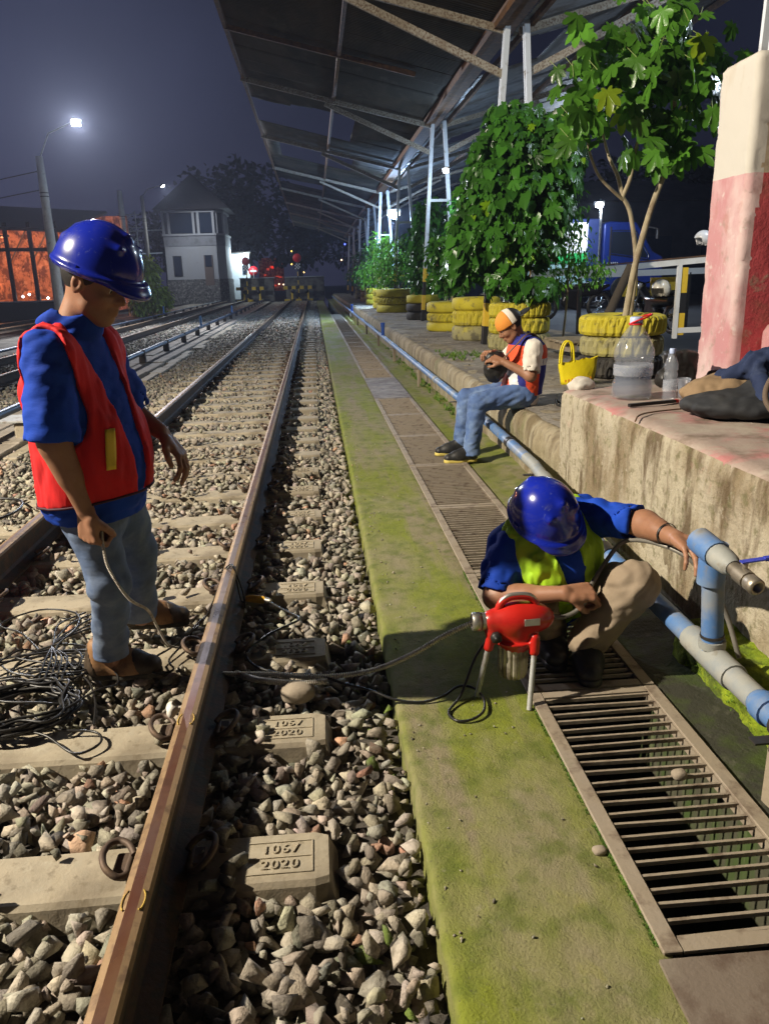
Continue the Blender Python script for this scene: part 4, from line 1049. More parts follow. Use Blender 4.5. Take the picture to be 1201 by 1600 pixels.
    mi[(np.abs(fx-.045-(fz-.55)*.15) < .030) & (fz < .72)] = 1; mi[(np.abs(fx-.10-(fz-.55)*.10) < .028) & (fz < .74)] = 2
    mi[(np.abs(fz-.775) < .026) & (fx < .02)] = 2; mi[(np.abs(fz-.775) < .026) & (fx < .02) & (np.abs(((fx+1)*22) % 1-.5) < .07)] = 1
    npmesh('vest', V, F, [ORANGE, NAVY, M('reflective_white', (.75, .75, .74), .35)], p, True, mi)
    coll = SUB(INT(cone(nk-Z*.03, nk+Z*.02+f*.03, .080, .074), half(nk+Z*.045, Z)), cone(nk-Z*.05, nk+Z*.3+f*.15, .063, .085)); sculpt('collar', [(coll, lo, hi, .006)], NAVY, p)
    jj = U([econe(pel-Z*.04, pel+Z*.06, .135, .125, l, 1.15), (cone(rh-Z*.01, rk, .098, .076), .05), (cone(rk, ra+Z*.02, .076, .062), .02), (cone(lh-Z*.01, lk, .100, .078), .05), (cone(lk, la+Z*.02, .078, .064), .02), (cone(la+Z*.03, la-Z*.02, .064, .074), .02)], .04)
    j = INT(WR(jj, .006, 8, 83, (1, 1, 2), TILT), half((0, 0, .065), -Z)); lo, hi = bbox([pel, rk, lk, ra, la], .14); sculpt('jeans', [(j, lo, hi, .0068)], JEANS2, p)
    sl = M('yellow_welt', (.62, .50, .12), .6)
    boots(p, (1.225, 5.975, .014), (.955, 5.955, .014), Z, BOOTK, sl, 'shoe', .95); boots(p, (1.19, 6.25, .014), (.925, 6.235, .014), Z, BOOTK, sl, 'shoe', .95)
    return p, lt, rt
PC, PC_lt, PC_rt = seated_man()
# ================================================================== PILLAR, PIPE, MACHINE, CABLES, THINGS ON THE BLOCK
PINKW = M('pink_white_plaster', (.62, .42, .40), .85, 0, [((.62, .56, .48), 2.5, .48, .62, .8), ((.50, .12, .13), 3.2, .60, .72, .9), ((.30, .22, .15), 5, .56, .68, .7), ((.70, .66, .60), 9, .58, .7, .6)], [(10, .5, .012), (60, .4, .005)])
BLKWALL = M('block_wall', (.42, .37, .27), .88, 0, [((.19, .135, .07), 2.6, .46, .60, .80, (1, 1, .45)), ((.44, .39, .30), 4, .54, .66, .7, (1, 1, .3)), ((.10, .065, .03), 7, .50, .62, .9, (1, 1, .3)), ((.13, .12, .05), 20, .54, .66, .7), ((.50, .20, .19), 2.1, .62, .70, .6), ((.18, .19, .05), 1.6, .63, .76, .6), ((.46, .41, .32), 15, .62, .72, .7)], [(9, .8, .025), (45, .9, .010), (150, .5, .003)])
def rough_box(name, x0, x1, y0, y1, z0, z1, r, mats, parent, amp=.008, s=7, seed=1, h=.03, mfun=None, bt=None):
    c = A3(((x0+x1)/2, (y0+y1)/2, (z0+z1)/2)); hh = A3(((x1-x0)/2, (y1-y0)/2, (z1-z0)/2)); b = rbox(c, hh, None, r)
    f = lambda P: b(P)+amp*(vnoise(P, s, seed)+.5*vnoise(P, s*2.3, seed+1)+.3*vnoise(P, s*5, seed+2))
    V, F = mesh_sdf(f, (x0-.05, y0-.05, z0-.05), (x1+.05, y1+.05, z1+.05), h)
    mi = mfun(V[F].mean(1)) if mfun else None
    return npmesh(name, V, F, mats, parent, True, mi)
pil = empty('concrete_pillar', (2.85, 4.7, .0), 0, 'large pink and white painted pillar with its stained block at the right edge', 'pillar')
def sub(o, par):  # keep world place under an empty that has been moved
    o.parent = par; o.matrix_parent_inverse = Matrix.Translation(-Vector(par.location)); return o
def blkm(c): return np.where((c[:, 2] > .715), 1, 0)
PINKTOP = M('pink_top', (.36, .28, .235), .88, 0, [((.45, .16, .16), 3.5, .54, .66, .8), ((.42, .37, .30), 5, .5, .64, .7), ((.17, .13, .09), 6, .52, .66, .8), ((.45, .16, .15), 2.2, .60, .70, .6)], [(14, .5, .01), (70, .4, .004)])
o = sub(rough_box('pedestal', 1.505, 3.4, -.6, 4.80, -.03, .742, .05, [BLKWALL, PINKTOP], None, .006, 8, 3, .032, blkm), pil)
PINKP = M('pink_paint', (.50, .24, .25), .8, 0, [((.62, .47, .45), 2.4, .40, .56, .92, (1, 1, .6)), ((.42, .20, .17), 5, .56, .68, .7), ((.30, .24, .19), 9, .58, .70, .7), ((.66, .62, .57), 15, .6, .7, .6)], [(12, .4, .008), (70, .3, .003)])
REDP = M('red_paint', (.46, .07, .08), .8, 0, [((.30, .10, .07), 5, .55, .68, .8), ((.36, .28, .20), 7, .62, .70, .8)], [(14, .6, .015), (60, .5, .005)])
STAINB = M('stained_beige', (.46, .38, .27), .85, 0, [((.27, .19, .11), 3, .48, .64, .8), ((.58, .52, .42), 6, .55, .7, .7)], [(12, .4, .01), (60, .3, .004)])
CREAM = M('cream_paint', (.56, .53, .47), .8, 0, [((.46, .38, .27), 3, .56, .68, .7, (1, 1, .3)), ((.36, .28, .19), 8, .62, .72, .6)], [(12, .3, .008), (70, .3, .003)])
def pm(c):
    side = c[:, 0] < 2.50+(c[:, 2]-.75)*.02
    m = np.where(side, np.where(c[:, 2] > 1.93, 2, 0), np.where(c[:, 2] > 1.93, 3, 1)); m = np.where((~side) & (c[:, 0] > 2.80) & (c[:, 2] < 1.93), 0, m); return m
sub(rough_box('shaft', 2.44, 3.2, 4.50, 4.92, .70, 2.55, .02, [PINKP, REDP, CREAM, STAINB], None, .0035, 13, 8, .026, pm), pil)
sub(rough_box('plinth', 2.60, 3.3, 4.12, 4.50, .70, 1.13, .07, [PINKP], None, .008, 5, 18, .03), pil)

# ---- blue water pipe
PB_ = M('blue_pvc', (.085, .19, .42), .5, 0, [((.30, .30, .27), 5, .46, .62, .75), ((.17, .25, .38), 12, .5, .7, .6), ((.20, .17, .12), 20, .6, .72, .6)], [(70, .15, .003)])
PG_ = M('dusty_grey_pvc', (.30, .31, .29), .6, 0, [((.15, .21, .30), 4, .5, .66, .7), ((.40, .38, .32), 9, .52, .7, .6), ((.16, .13, .09), 18, .6, .72, .6)], [(60, .2, .004)])
BRASS = M('brass_fitting', (.34, .30, .24), .45, .7, [((.16, .13, .10), 14, .48, .66, .7)], [(80, .2, .002)])
wp = empty('water_pipe', (1.2, 2.13, 0), 0, 'long blue plastic water pipe along the platform wall with a tap riser', 'water pipe')
PX = [(1.17, -.3, .245), (1.19, 1.2, .25), (1.197, 2.13, .25), (1.21, 3.1, .255), (1.225, 3.45, .257), (1.335, 4.7, .27), (1.37, 6.5, .28), (1.375, 12, .28), (1.375, 20, .29), (1.37, 61, .30)]
def pipe(name, pts, r, mat, n=16, par=wp): mb = MB(); mb.tube(pts, r, n); return sub(mb.build(name, mat), par) if par is wp else mb.build(name, mat, par)
def ppt(y):
    for a, b in zip(PX[:-1], PX[1:]):
        if a[1] <= y <= b[1]:
            t = (y-a[1])/(b[1]-a[1]); return Vector((a[0]+(b[0]-a[0])*t, y, a[2]+(b[2]-a[2])*t))
def seg(name, y0, y1, r, mat, n=16):
    pts = [ppt(y0)]+[Vector(p) for p in PX if y0 < p[1] < y1]+[ppt(y1)]; return pipe(name, pts, r, mat, n)
seg('pipe_length', -.25, 1.86, .036, PB_); seg('pipe_length', 1.86, 2.02, .0365, PG_); seg('pipe_length', 2.24, 3.42, .0355, PB_); seg('pipe_length', 3.42, 4.9, .036, PG_)
seg('pipe_length', 4.9, 12, .036, PB_); seg('pipe_length', 12, 60.9, .036, PB_, 10)
seg('collar', 1.79, 1.84, .044, PB_); seg('collar', 1.72, 1.74, .043, DARKM); seg('tee', 1.99, 2.27, .043, PG_); seg('collar', 3.04, 3.14, .042, BLACKRUB); seg('collar', 4.15, 4.38, .042, PG_); seg('collar', 5.35, 5.42, .041, BLACKRUB)
for yy in (9.0, 14.5, 19, 24): seg('collar', yy, yy+.12, .041, PG_)
R0, R1 = Vector((1.197, 2.13, .25)), Vector((1.168, 2.13, .60))
pipe('riser', [R0, R1], .033, PB_); pipe('riser_collar', [R0+(R1-R0)*.10, R0+(R1-R0)*.17], .041, PG_); pipe('riser_collar', [R0+(R1-R0)*.2, R0+(R1-R0)*.225], .037, DARKM)
E0, E1 = Vector((1.150, 2.19, .622)), Vector((1.168, 1.885, .585)); ed = (E1-E0)
pipe('elbow', [R1+Vector((0, 0, -.10)), R1+Vector((0, 0, .03))], .041, PB_)
pipe('elbow', [E0, E0+ed*.34], .041, PB_)
pipe('reducer', [E0+ed*.33, E0+ed*.44, E0+ed*.56, E0+ed*.62], [.036, .037, .033, .024], PG_)
vl = MB(); vl.tube([E0+ed*.60, E0+ed*.72], .021, 16); vl.tube([E0+ed*.70, E0+ed*.86], .026, 8); vl.tube([E0+ed*.84, E0+ed*.90], .020, 16)
a_, b_ = E0+ed*.88, E1; dd = (b_-a_).normalized(); vl.lathe([(.019, -.0), (.025, .003), (.025, .035), (.021, .040), (.015, .040), (.014, .005), (.0001, .004)], a_, dd, 18)
st = E0+ed*.78; vl.tube([st, st+Vector((.004, 0, .045))], .008, 8)
valve = sub(vl.build('valve', BRASS), wp)
HB_ = M('blue_lever', (.03, .05, .42), .35, 0)
hd = MB(); h0 = st+Vector((.004, 0, .043)); hd.beam(h0-Vector((.015, 0, 0)), h0+Vector((.05, -.005, .008)), .022, .004); hd.beam(h0+Vector((.05, -.005, .008)), h0+Vector((.17, -.02, .022)), .018, .010)
ho = hd.build('handle', HB_, valve); ho.matrix_parent_inverse = Matrix.Identity(4)
POST = M('support_post', (.30, .25, .18), .9, 0, [((.12, .09, .06), 6, .45, .62, .8, (1, 1, .2)), ((.16, .17, .06), 4, .55, .7, .6)], [(30, .6, .008)])
for yy in (1.73, 4.62, 7.6, 10.6, 14.0, 17.5, 21.5, 26, 31, 37):
    c = ppt(yy); mb = MB(); mb.box((c.x, yy, (c.z-.04)/2), (.045, .05, c.z-.04), Matrix.Rotation(.1, 3, 'Z'), 0, .004); sub(mb.build('support_post', POST), wp)
    mb = MB(); mb.box((c.x-.02, yy, c.z-.041), (.13, .035, .006)); sub(mb.build('bracket', DARKM), wp)
for yy in (16.3, 29.6):
    c = ppt(yy); mb = MB(); mb.tube([c, c+Vector((0, 0, .22))], .034, 12); mb.tube([c+Vector((0, 0, .20)), c+Vector((0, 0, .28))], .045, 12); sub(mb.build('capped_riser', M('blue_cap', (.02, .09, .42), .5)), wp)
# a grimy white strip of cloth tied round the tap
# ---- drain cleaning machine
RED = M('red_enamel', (.52, .018, .012), .32, 0, [((.30, .015, .01), 12, .56, .7, .6), ((.60, .06, .04), 5, .5, .7, .4)], [(60, .06, .002)], coat=.3)
ALU = M('cast_aluminium', (.50, .48, .43), .42, .8, [((.28, .26, .22), 15, .5, .66, .6)], [(60, .2, .003)])
FIN = M('motor_housing', (.46, .42, .34), .5, .5, [((.12, .09, .06), 12, .46, .6, .85), ((.65, .60, .50), 30, .55, .7, .5)], [(40, .5, .005)])
mc = empty('drain_machine', (.63, 2.42, 0), 0, 'red electric drain cleaning machine on steel legs in front of the crouching worker', 'drain machine')
MC = A3((.63, 2.42, 0)); q = lambda x, y, z: MC+A3((x, y, z))
bd = U([ell(q(.035, 0, .287), (.108, .062, .058)), (cone(q(-.075, 0, .283), q(.0, 0, .285), .038, .046), .03), (cone(q(.0, .01, .25), q(.01, .01, .215), .058, .064), .03), (cone(q(-.078, -.018, .245), q(-.055, 0, .26), .022, .03), .02)], .02)
fl = rbox(q(.005, .01, .212), (.078, .078, .006), None, .005); fl = INT(fl, cone(q(.005, .01, .19), q(.005, .01, .24), .079, .079))
ft = U([cone(q(.064, -.052, .235), q(.060, -.058, .188), .017, .019), cone(q(-.085, -.02, .22), q(-.090, -.022, .195), .015, .017), cone(q(.03, .078, .225), q(.032, .085, .19), .017, .018)], .01)
arm_ = [(-.055, 0, .315), (-.045, 0, .345), (-.018, 0, .366), (.02, 0, .370), (.055, 0, .364), (.076, 0, .342), (.080, 0, .318)]
hp = spline([q(*p) for p in arm_], 4)
hnd = U([cone(a, b, .0115, .0115) for a, b in zip(hp[:-1], hp[1:])], .006)
body = sub(sculpt('body', [(U([bd, (fl, .006), (ft, .012)], .01), q(-.13, -.1, .15), q(.17, .11, .40), .0035)], RED), mc)
sub(sculpt('handle', [(hnd, q(-.1, -.04, .29), q(.12, .04, .40), .003)], [RED]), mc)
tr = MB(); tr.tube([Vector(p)+Vector((0, -.003, .0075)) for p in hp[2:-1]], .0085, 8); sub(tr.build('handle_trim', ALU), mc)
nz = MB(); nz.lathe([(.022, .0), (.033, .003), (.033, .030), (.027, .034), (.020, .034), (.018, .004), (.0001, .002)], q(-.112, 0, .283), (-1, 0, 0), 22); nz.lathe([(.030, -.02), (.031, .001)], q(-.11, 0, .283), (-1, 0, 0), 22); sub(nz.build('collar', ALU), mc)
kb = MB(); kb.lathe([(.0001, .018), (.006, .018), (.007, .012), (.016, .012), (.019, .006), (.019, -.01)], q(-.070, -.052, .243), (-.15, -1, .1), 14, 0, True, lambda j, a, r: r*(1+.05*math.cos(a*7) if r > .015 else 1)); sub(kb.build('knob', BLACKRUB), mc)
npn = A3((.05, -1, .16)); npn = nrm(npn); npx = nrm(np.cross((0, 0, 1), npn)); npz = np.cross(npn, npx)
rm = Matrix((list(-npx), list(-npn), list(npz))).transposed(); pc_ = q(.05, -.0625, .297)
pl_ = MB(); pl_.box(pc_, (.054, .003, .024), rm, 0, .001); nm = sub(pl_.build('nameplate', ALU), mc)
sc_ = MB()
for sx_ in (-1, 1):
    for sz_ in (-1, 1): sc_.lathe([(.0026, 0), (.0022, .002), (.0001, .0025)], pc_-npx*sx_*.023+npz*sz_*.008+npn*.0015, tuple(npn), 8)
so_ = sc_.build('screws', M('screw_steel', (.6, .6, .6), .3, .9), nm); so_.matrix_parent_inverse = Matrix.Translation(-Vector(mc.location))
mt = MB(); mt.lathe([(.046, .205), (.050, .20), (.050, .10), (.049, .085), (.044, .068), (.030, .062), (.0001, .060)], q(.005, .01, 0), (0, 0, 1), 72, 0, False, lambda j, a, r: r*(1+(.055 if math.cos(a*15) > -.1 else -.03)*(1 if r > .04 else 0)))
sub(mt.build('motor', FIN), mc)
for (a, b) in ((q(.062, -.056, .20), (.660, 2.292, .004)), (q(-.088, -.021, .205), (.500, 2.392, .012)), (q(.032, .083, .20), (.682, 2.585, .010))):
    mb = MB(); mb.tube([a, b], .0095, 12); lg = sub(mb.build('leg', STEELP), mc)
    mb = MB(); b2 = Vector(b); a2 = Vector(a); mb.tube([b2+(a2-b2)*.05, b2-(a2-b2)*.004], .012, 12); f_ = mb.build('rubber_foot', BLACKRUB, lg); f_.matrix_parent_inverse = Matrix.Translation(-Vector(mc.location))

def coil_tube(mb, pts, r, wire, pitch, n=8):
    P = spline(pts, 40); L = [0]
    for a, b in zip(P[:-1], P[1:]): L.append(L[-1]+(b-a).length)
    N = int(L[-1]/pitch*3); out_ = []; rr = []; j = 0
    for i in range(N):
        s = L[-1]*i/(N-1)
        while j < len(L)-2 and L[j+1] < s: j += 1
        t = (s-L[j])/max(L[j+1]-L[j], 1e-9); out_.append(P[j]+(P[j+1]-P[j])*t); rr.append(r if i % 3 == 0 else (r if i % 3 == 1 else r-wire))
    mb.tube(out_, rr, n, 0, True, False); return mb
SPR = M('spring_steel', (.60, .56, .48), .45, .3, [((.15, .11, .08), 25, .5, .66, .7)])
c = coil_tube(MB(), [(.53, 2.42, .283), (.495, 2.42, .282), (.40, 2.425, .240), (.28, 2.44, .165), (.16, 2.50, .085), (.04, 2.53, .052), (-.10, 2.55, .045), (-.22, 2.585, .045), (-.33, 2.63, .03), (-.42, 2.68, .01)], .0100, .0048, .0085, 9)
tag(c.build('auger_cable', SPR), 'long steel spring cable from the machine nose down to the near rail', 'spring cable')
c = coil_tube(MB(), [(-.708, 2.425, .68), (-.700, 2.392, .635), (-.690, 2.385, .56), (-.645, 2.40, .45), (-.625, 2.55, .34), (-.64, 2.72, .20), (-.64, 2.86, .06), (-.60, 2.90, .02)], .0052, .0022, .0052, 7)
tag(c.build('auger_cable', SPR), 'thin spring cable hanging from the standing worker hand in front of his jeans', 'spring cable')
c = coil_tube(MB(), [(-.02, 2.505, .046), (-.12, 2.50, .048), (-.24, 2.54, .045), (-.31, 2.60, .032), (-.36, 2.68, .01)], .012, .003, .007, 9)
tag(c.build('spring_guide', SPR), 'short thicker spring lying beside the long one near the rail', 'spring cable')
c = MB().tube(spline([(.76, 2.44, .285), (.80, 2.44, .27), (.86, 2.45, .285), (.905, 2.462, .33), (.93, 2.50, .36), (1.0, 2.56, .42), (1.06, 2.54, .505), (1.13, 2.40, .535), (1.20, 2.30, .50), (1.29, 2.26, .36), (1.33, 2.2, .20)], 8), .0085, 10)
tag(c.build('hose', M('dark_hose', (.16, .15, .13), .45, .2, [((.3, .28, .24), 8, .5, .66, .6)])), 'dark flexible hose running from the machine through the crouching worker hand towards the wall', 'hose')
CORD = M('black_cord', (.015, .014, .013), .38, 0, [], [(60, .1, .002)])
cp = [(.555, 2.45, .21), (.50, 2.43, .14), (.44, 2.37, .035), (.385, 2.30, .014), (.40, 2.24, .016), (.45, 2.235, .018), (.50, 2.28, .020), (.515, 2.36, .024), (.49, 2.43, .026), (.44, 2.44, .026), (.38, 2.39, .022), (.30, 2.37, .016), (.21, 2.39, .022), (.13, 2.44, .035), (.04, 2.50, .035), (-.06, 2.55, .048), (-.20, 2.62, .03), (-.30, 2.72, .02), (-.33, 2.84, .012), (-.26, 2.95, .03), (-.17, 3.02, .04), (-.13, 3.08, .04), (-.20, 3.20, .03), (-.275, 3.30, .035)]
tag(MB().tube(spline(cp, 10), .0048, 8).build('power_cord', CORD), 'black power cord looping on the mossy strip beside the machine leg', 'cord')
lp = [(.39+.075+.078*math.cos(a), 2.335+.09*math.sin(a), .020+.003*math.sin(a*2)) for a in np.linspace(.4, 6.4, 22)]
YC = M('yellow_connector', (.70, .38, .02), .5, 0, [((.35, .18, .03), 20, .5, .7, .6)])
cn = MB(); cn.tube([(-.375, 3.34, .035), (-.345, 3.335, .036), (-.300, 3.315, .036), (-.285, 3.308, .036)], [.014, .018, .018, .012], 12); cno = cn.build('plug_connector', YC)
tag(cno, 'yellow plug connector lying on the dark stones beside the near rail', 'connector')
MB().tube([(-.29, 3.312, .036), (-.262, 3.296, .036)], [.014, .010], 12).build('collar', ALU, cno)
cp2 = [(-.372, 3.34, .035), (-.40, 3.36, .02), (-.425, 3.40, .15), (-.435, 3.43, .167), (-.45, 3.44, .167), (-.478, 3.40, .14), (-.52, 3.30, .02), (-.57, 3.10, .025), (-.60, 2.90, .03), (-.63, 2.80, .02), (-.60, 2.72, .02), (-.66, 2.68, .03), (-.70, 2.78, .03), (-.62, 2.95, .02), (-.54, 3.2, .02), (-.485, 3.37, .12), (-.45, 3.405, .169), (-.425, 3.39, .165), (-.39, 3.36, .06), (-.38, 3.30, .01)]
tag(MB().tube(spline(cp2, 8), .0042, 7).build('extension_cord', CORD), 'thin black cord looped over the near rail beside the standing worker', 'cord')
rg3 = random.Random(4); mb = MB(); pts = []
for k_ in range(13):    # tight coil
    for i in range(14):
        a = 2*math.pi*i/14; r1 = .145+.03*rg3.uniform(-1, 1); pts.append((-1.07+r1*1.12*math.cos(a)+.01*math.sin(k_*1.3), 2.47+r1*math.sin(a)+.012*math.cos(k_), .018+.0032*k_+rg3.uniform(0, .006)))
mb.tube(spline(pts, 4), .0056, 6)
pts = []
for k_ in range(9):     # loose loops spreading uphill
    cx, cy = -1.10+rg3.uniform(-.10, .16), 2.68+rg3.uniform(-.08, .14); rx, ry = rg3.uniform(.10, .24), rg3.uniform(.07, .15); ph = rg3.uniform(0, 6)
    for i in range(11):
        a = ph+2*math.pi*i/12; pts.append((cx+rx*math.cos(a), cy+ry*math.sin(a), .030+rg3.uniform(0, .028)))
pts += [(-1.28, 3.1, .03), (-1.42, 3.22, .03), (-1.30, 3.36, .03), (-1.12, 3.28, .04), (-1.06, 3.1, .05), (-1.08, 2.92, .06), (-1.05, 2.8, .05), (-.98, 2.74, .03), (-.90, 2.66, .03), (-.83, 2.5, .03), (-.80, 2.36, .02)]
mb.tube(spline(pts, 5), .0042, 6)
pts = [(-1.0, 2.33, .03), (-.93, 2.30, .025), (-.82, 2.21, .012), (-.755, 2.26, .012), (-.79, 2.33, .012), (-.92, 2.35, .02), (-1.0, 2.40, .04)]
mb.tube(spline(pts, 6), .0044, 6)
for j in range(5):
    x = -1.06+j*.02; mb.tube(spline([(x, 2.60, .05), (x-.03, 2.8, .06), (x-.05-.02*j, 2.95, .05), (x-.09+.03*j, 3.15, .045), (x-.02+.03*j, 3.3, .03)], 5), .004, 6)
tag(mb.build('cable_coil', CORD), 'tangled heap of thin black cable coiled between the rails at the left edge', 'cable')
tag(MB().tube(spline([(-2.35, 5.0, .02), (-2.1, 4.85, .03), (-2.0, 5.05, .03), (-2.05, 5.3, .03), (-2.2, 5.4, .03), (-2.4, 5.42, .03)], 8), .009, 8).build('wire_loop', CORD), 'loop of black hose on the ballast left of the far rail', 'hose')
# rag on the clip
rv = ell((-.535, 2.33, .075), (.02, .028, .018)); tag(sculpt('rag', [(lambda P: rv(P)+.011*vnoise(P, 60, 3), (-.59, 2.27, .03), (-.48, 2.39, .12), .0035)], WHITEC), 'crumpled white scrap of paper stuck on a rail clip', 'paper')

# ---- things on the block
ZB = .748
GL = M('clear_plastic', (.50, .55, .64), .08, 0, [], [(30, .3, .004)], spec=1.0, alpha=.23, coat=.8); WATER = M('water', (.03, .055, .13), .03, 0, spec=.9, alpha=.34); LBL = M('pale_label', (.55, .60, .70), .5, 0, [((.75, .78, .85), 14, .5, .6, .8, (1, 1, 2)), ((.62, .25, .25), 8, .66, .7, .7)], alpha=.34)
jg = empty('water_jug', (1.745, 4.23, ZB), 0, 'large clear plastic jug half full of water with a red carry ring', 'water jug')
prof = [(.0001, .012), (.05, .004), (.092, .0), (.106, .014), (.110, .05), (.108, .085), (.100, .105), (.099, .115), (.104, .125), (.104, .190), (.099, .2), (.104, .21), (.110, .235), (.108, .262), (.094, .300), (.070, .345), (.043, .382), (.030, .398), (.029, .425)]
MB().lathe(prof, n=40, mod=lambda j, a, r: r*(1+(.06*math.cos(a*9) if j < 4 else (.008*math.cos(a*16) if j < 12 else 0)))).build('bottle', GL, jg)
MB().lathe([(.0001, .016), (.098, .012), (.104, .05), (.101, .09), (.094, .106), (.098, .13), (.098, .165), (.0001, .165)], n=32).build('water', WATER, jg)
MB().lathe([(.1055, .128), (.1062, .13), (.1062, .186), (.1055, .188)], n=40).build('label', LBL, jg)
CAPB = M('pale_blue_cap', (.45, .55, .80), .4); MB().lathe([(.033, .408), (.033, .436), (.030, .441), (.0001, .441)], n=28, mod=lambda j, a, r: r*(1+.02*math.cos(a*26))).build('cap', CAPB, jg)
rr_ = [Vector((.035*math.cos(a), .035*math.sin(a), .402)) for a in np.linspace(0, 2*math.pi, 20)]; mb = MB(); mb.tube(rr_, .0045, 8)
mb.tube(spline([(-.035, 0, .402), (-.02, -.035, .418), (.03, -.045, .436), (.075, -.02, .450), (.085, .015, .452), (.05, .035, .44), (.0, .04, .42), (-.034, .01, .404)], 6), .005, 8); mb.build('carry_ring', M('red_plastic', (.62, .015, .02), .4), jg)
sb = empty('small_bottle', (1.885, 4.06, ZB), 0, 'small clear water bottle with a pale blue cap and white label', 'bottle')
prof = [(.0001, .01), (.026, .0), (.034, .01), (.036, .03), (.034, .05), (.036, .06), (.036, .115), (.032, .122), (.036, .135), (.036, .15), (.031, .16), (.036, .172), (.035, .195), (.026, .225), (.014, .25), (.0125, .268)]
MB().lathe(prof, n=28, mod=lambda j, a, r: r*(1+(.12*math.cos(a*5) if j < 3 else 0))).build('bottle', GL, sb); MB().lathe([(.0368, .055), (.0372, .057), (.0372, .113), (.0368, .115)], n=28).build('label', LBL, sb)
MB().lathe([(.0155, .255), (.0155, .278), (.0135, .281), (.0001, .281)], n=20).build('cap', CAPB, sb)
tag(MB().lathe([(.0001, .004), (.026, .002), (.029, .05), (.036, .105), (.0385, .108), (.0385, .111), (.0345, .108), (.027, .05), (.024, .006), (.0001, .006)], (2.0, 4.14, ZB), n=28).build('plastic_cup', GL), 'empty clear plastic cup behind the small bottle', 'cup')
st = MB(); st.beam((1.60, 3.90, ZB+.012), (1.885, 3.985, ZB+.012), .022, .016); so = st.build('black_bar', BLACKRUB); tag(so, 'flat black bar with a red tip lying in front of the two bottles', 'bar')
MB().beam((1.885, 3.985, ZB+.012), (1.90, 3.989, ZB+.012), .023, .017).build('tip', M('red_tip', (.5, .03, .02), .5), so)
tag(MB().tube(spline([(1.50, 3.57, ZB-.01), (1.54, 3.63, ZB+.006), (1.62, 3.70, ZB+.006), (1.74, 3.75, ZB+.006), (1.84, 3.78, ZB+.005)], 6), .004, 7).build('wire', RUST), 'thin brown wire lying on the block in front of the black bar', 'wire')
# backpack with a denim jacket
GREYB = M('grey_canvas', (.022, .024, .028), .8, 0, [((.045, .045, .045), 9, .5, .68, .6)], [(300, .3, .001), (30, .3, .005)]); BRN = M('brown_canvas', (.27, .185, .105), .85, 0, [((.20, .13, .07), 6, .5, .65, .7)], [(300, .3, .001), (22, .4, .008)])
DEN = M('dark_denim', (.014, .026, .075), .85, 0, [((.05, .07, .13), 7, .5, .66, .7)], [(300, .3, .001), (25, .4, .008)])
bp_ = empty('backpack', (2.05, 3.65, ZB), 0, 'grey and brown backpack lying open on the block with its dark straps', 'backpack')
bx = U([ell((2.08, 3.60, .80), (.33, .27, .075)), (ell((2.30, 3.55, .86), (.26, .24, .13)), .08)], .05); bx = INT(bx, half((0, 0, ZB), (0, 0, -1)))
sub(sculpt('body', [(WR(bx, .006, 9, 91), (1.65, 3.2, .72), (2.65, 3.95, 1.05), .009)], GREYB), bp_)
fp = INT(ell((2.06, 3.74, .835), (.26, .17, .095)), half((2.22, 0, 0), (1, 0, 0))); sub(sculpt('flap', [(WR(fp, .008, 10, 93), (1.75, 3.5, .74), (2.35, 3.98, .96), .008)], BRN), bp_)
mb = MB(); zp = spline([(1.80, 3.60, .83), (1.88, 3.48, .82), (2.0, 3.40, .815), (2.15, 3.37, .81)], 6); mb.tube(zp, .006, 6); sub(mb.build('zip', BLACKRUB), bp_)
mb = MB(); mb.tube(spline([(2.02, 3.20, .765), (1.98, 3.30, .86), (2.04, 3.36, .96), (2.2, 3.40, 1.05), (2.42, 3.42, 1.06)], 7), .013, 8); sub(mb.build('strap', M('strap_brown', (.12, .085, .06), .8)), bp_)
jk = U([(cone((1.955, 3.80, .885), (2.03, 3.70, .94), .018, .036), .03), cone((1.99, 3.68, .915), (2.12, 3.62, .985), .030, .055), (cone((2.12, 3.62, .985), (2.32, 3.58, 1.035), .055, .085), .05), (cone((2.09, 3.60, .96), (2.06, 3.42, .845), .040, .050), .03), (cone((2.06, 3.42, .845), (2.16, 3.36, .81), .045, .035), .03), (cone((2.30, 3.60, 1.03), (2.60, 3.52, 1.04), .09, .12), .05), (cone((2.3, 3.5, .98), (2.26, 3.36, .88), .07, .06), .04)], .04)
tag(sculpt('denim_jacket', [(WR(jk, .009, 13, 97, (1, 1.6, 1)), (1.85, 3.3, .75), (2.8, 3.85, 1.15), .009)], DEN), 'dark blue denim jacket crumpled over the grey backpack', 'jacket')
pp = INT(ell((2.13, 3.565, .905), (.055, .05, .055)), half((2.13, 3.59, .9), (0, 1, 0))); tag(sculpt('folded_paper', [(pp, (2.0, 3.45, .8), (2.25, 3.65, 1.0), .006)], M('pale_blue_cloth', (.42, .50, .60), .7, 0, [], [(60, .3, .005)])), 'pale blue folded cloth peeping out under the denim jacket', 'cloth')
gl = MB(); gx = lambda x, z, y=4.02: (x, y, z)
gl.tube(spline([gx(2.02, .795), gx(2.03, .835), gx(2.13, .842), gx(2.16, .80), gx(2.08, .785)], 5, True), .0028, 6); gl.tube(spline([gx(2.17, .80), gx(2.19, .838), gx(2.28, .835), gx(2.27, .79), gx(2.21, .785)], 5, True), .0028, 6)
tag(gl.build('glasses', ALU), 'thin metal glasses resting at the top of the brown flap', 'glasses')
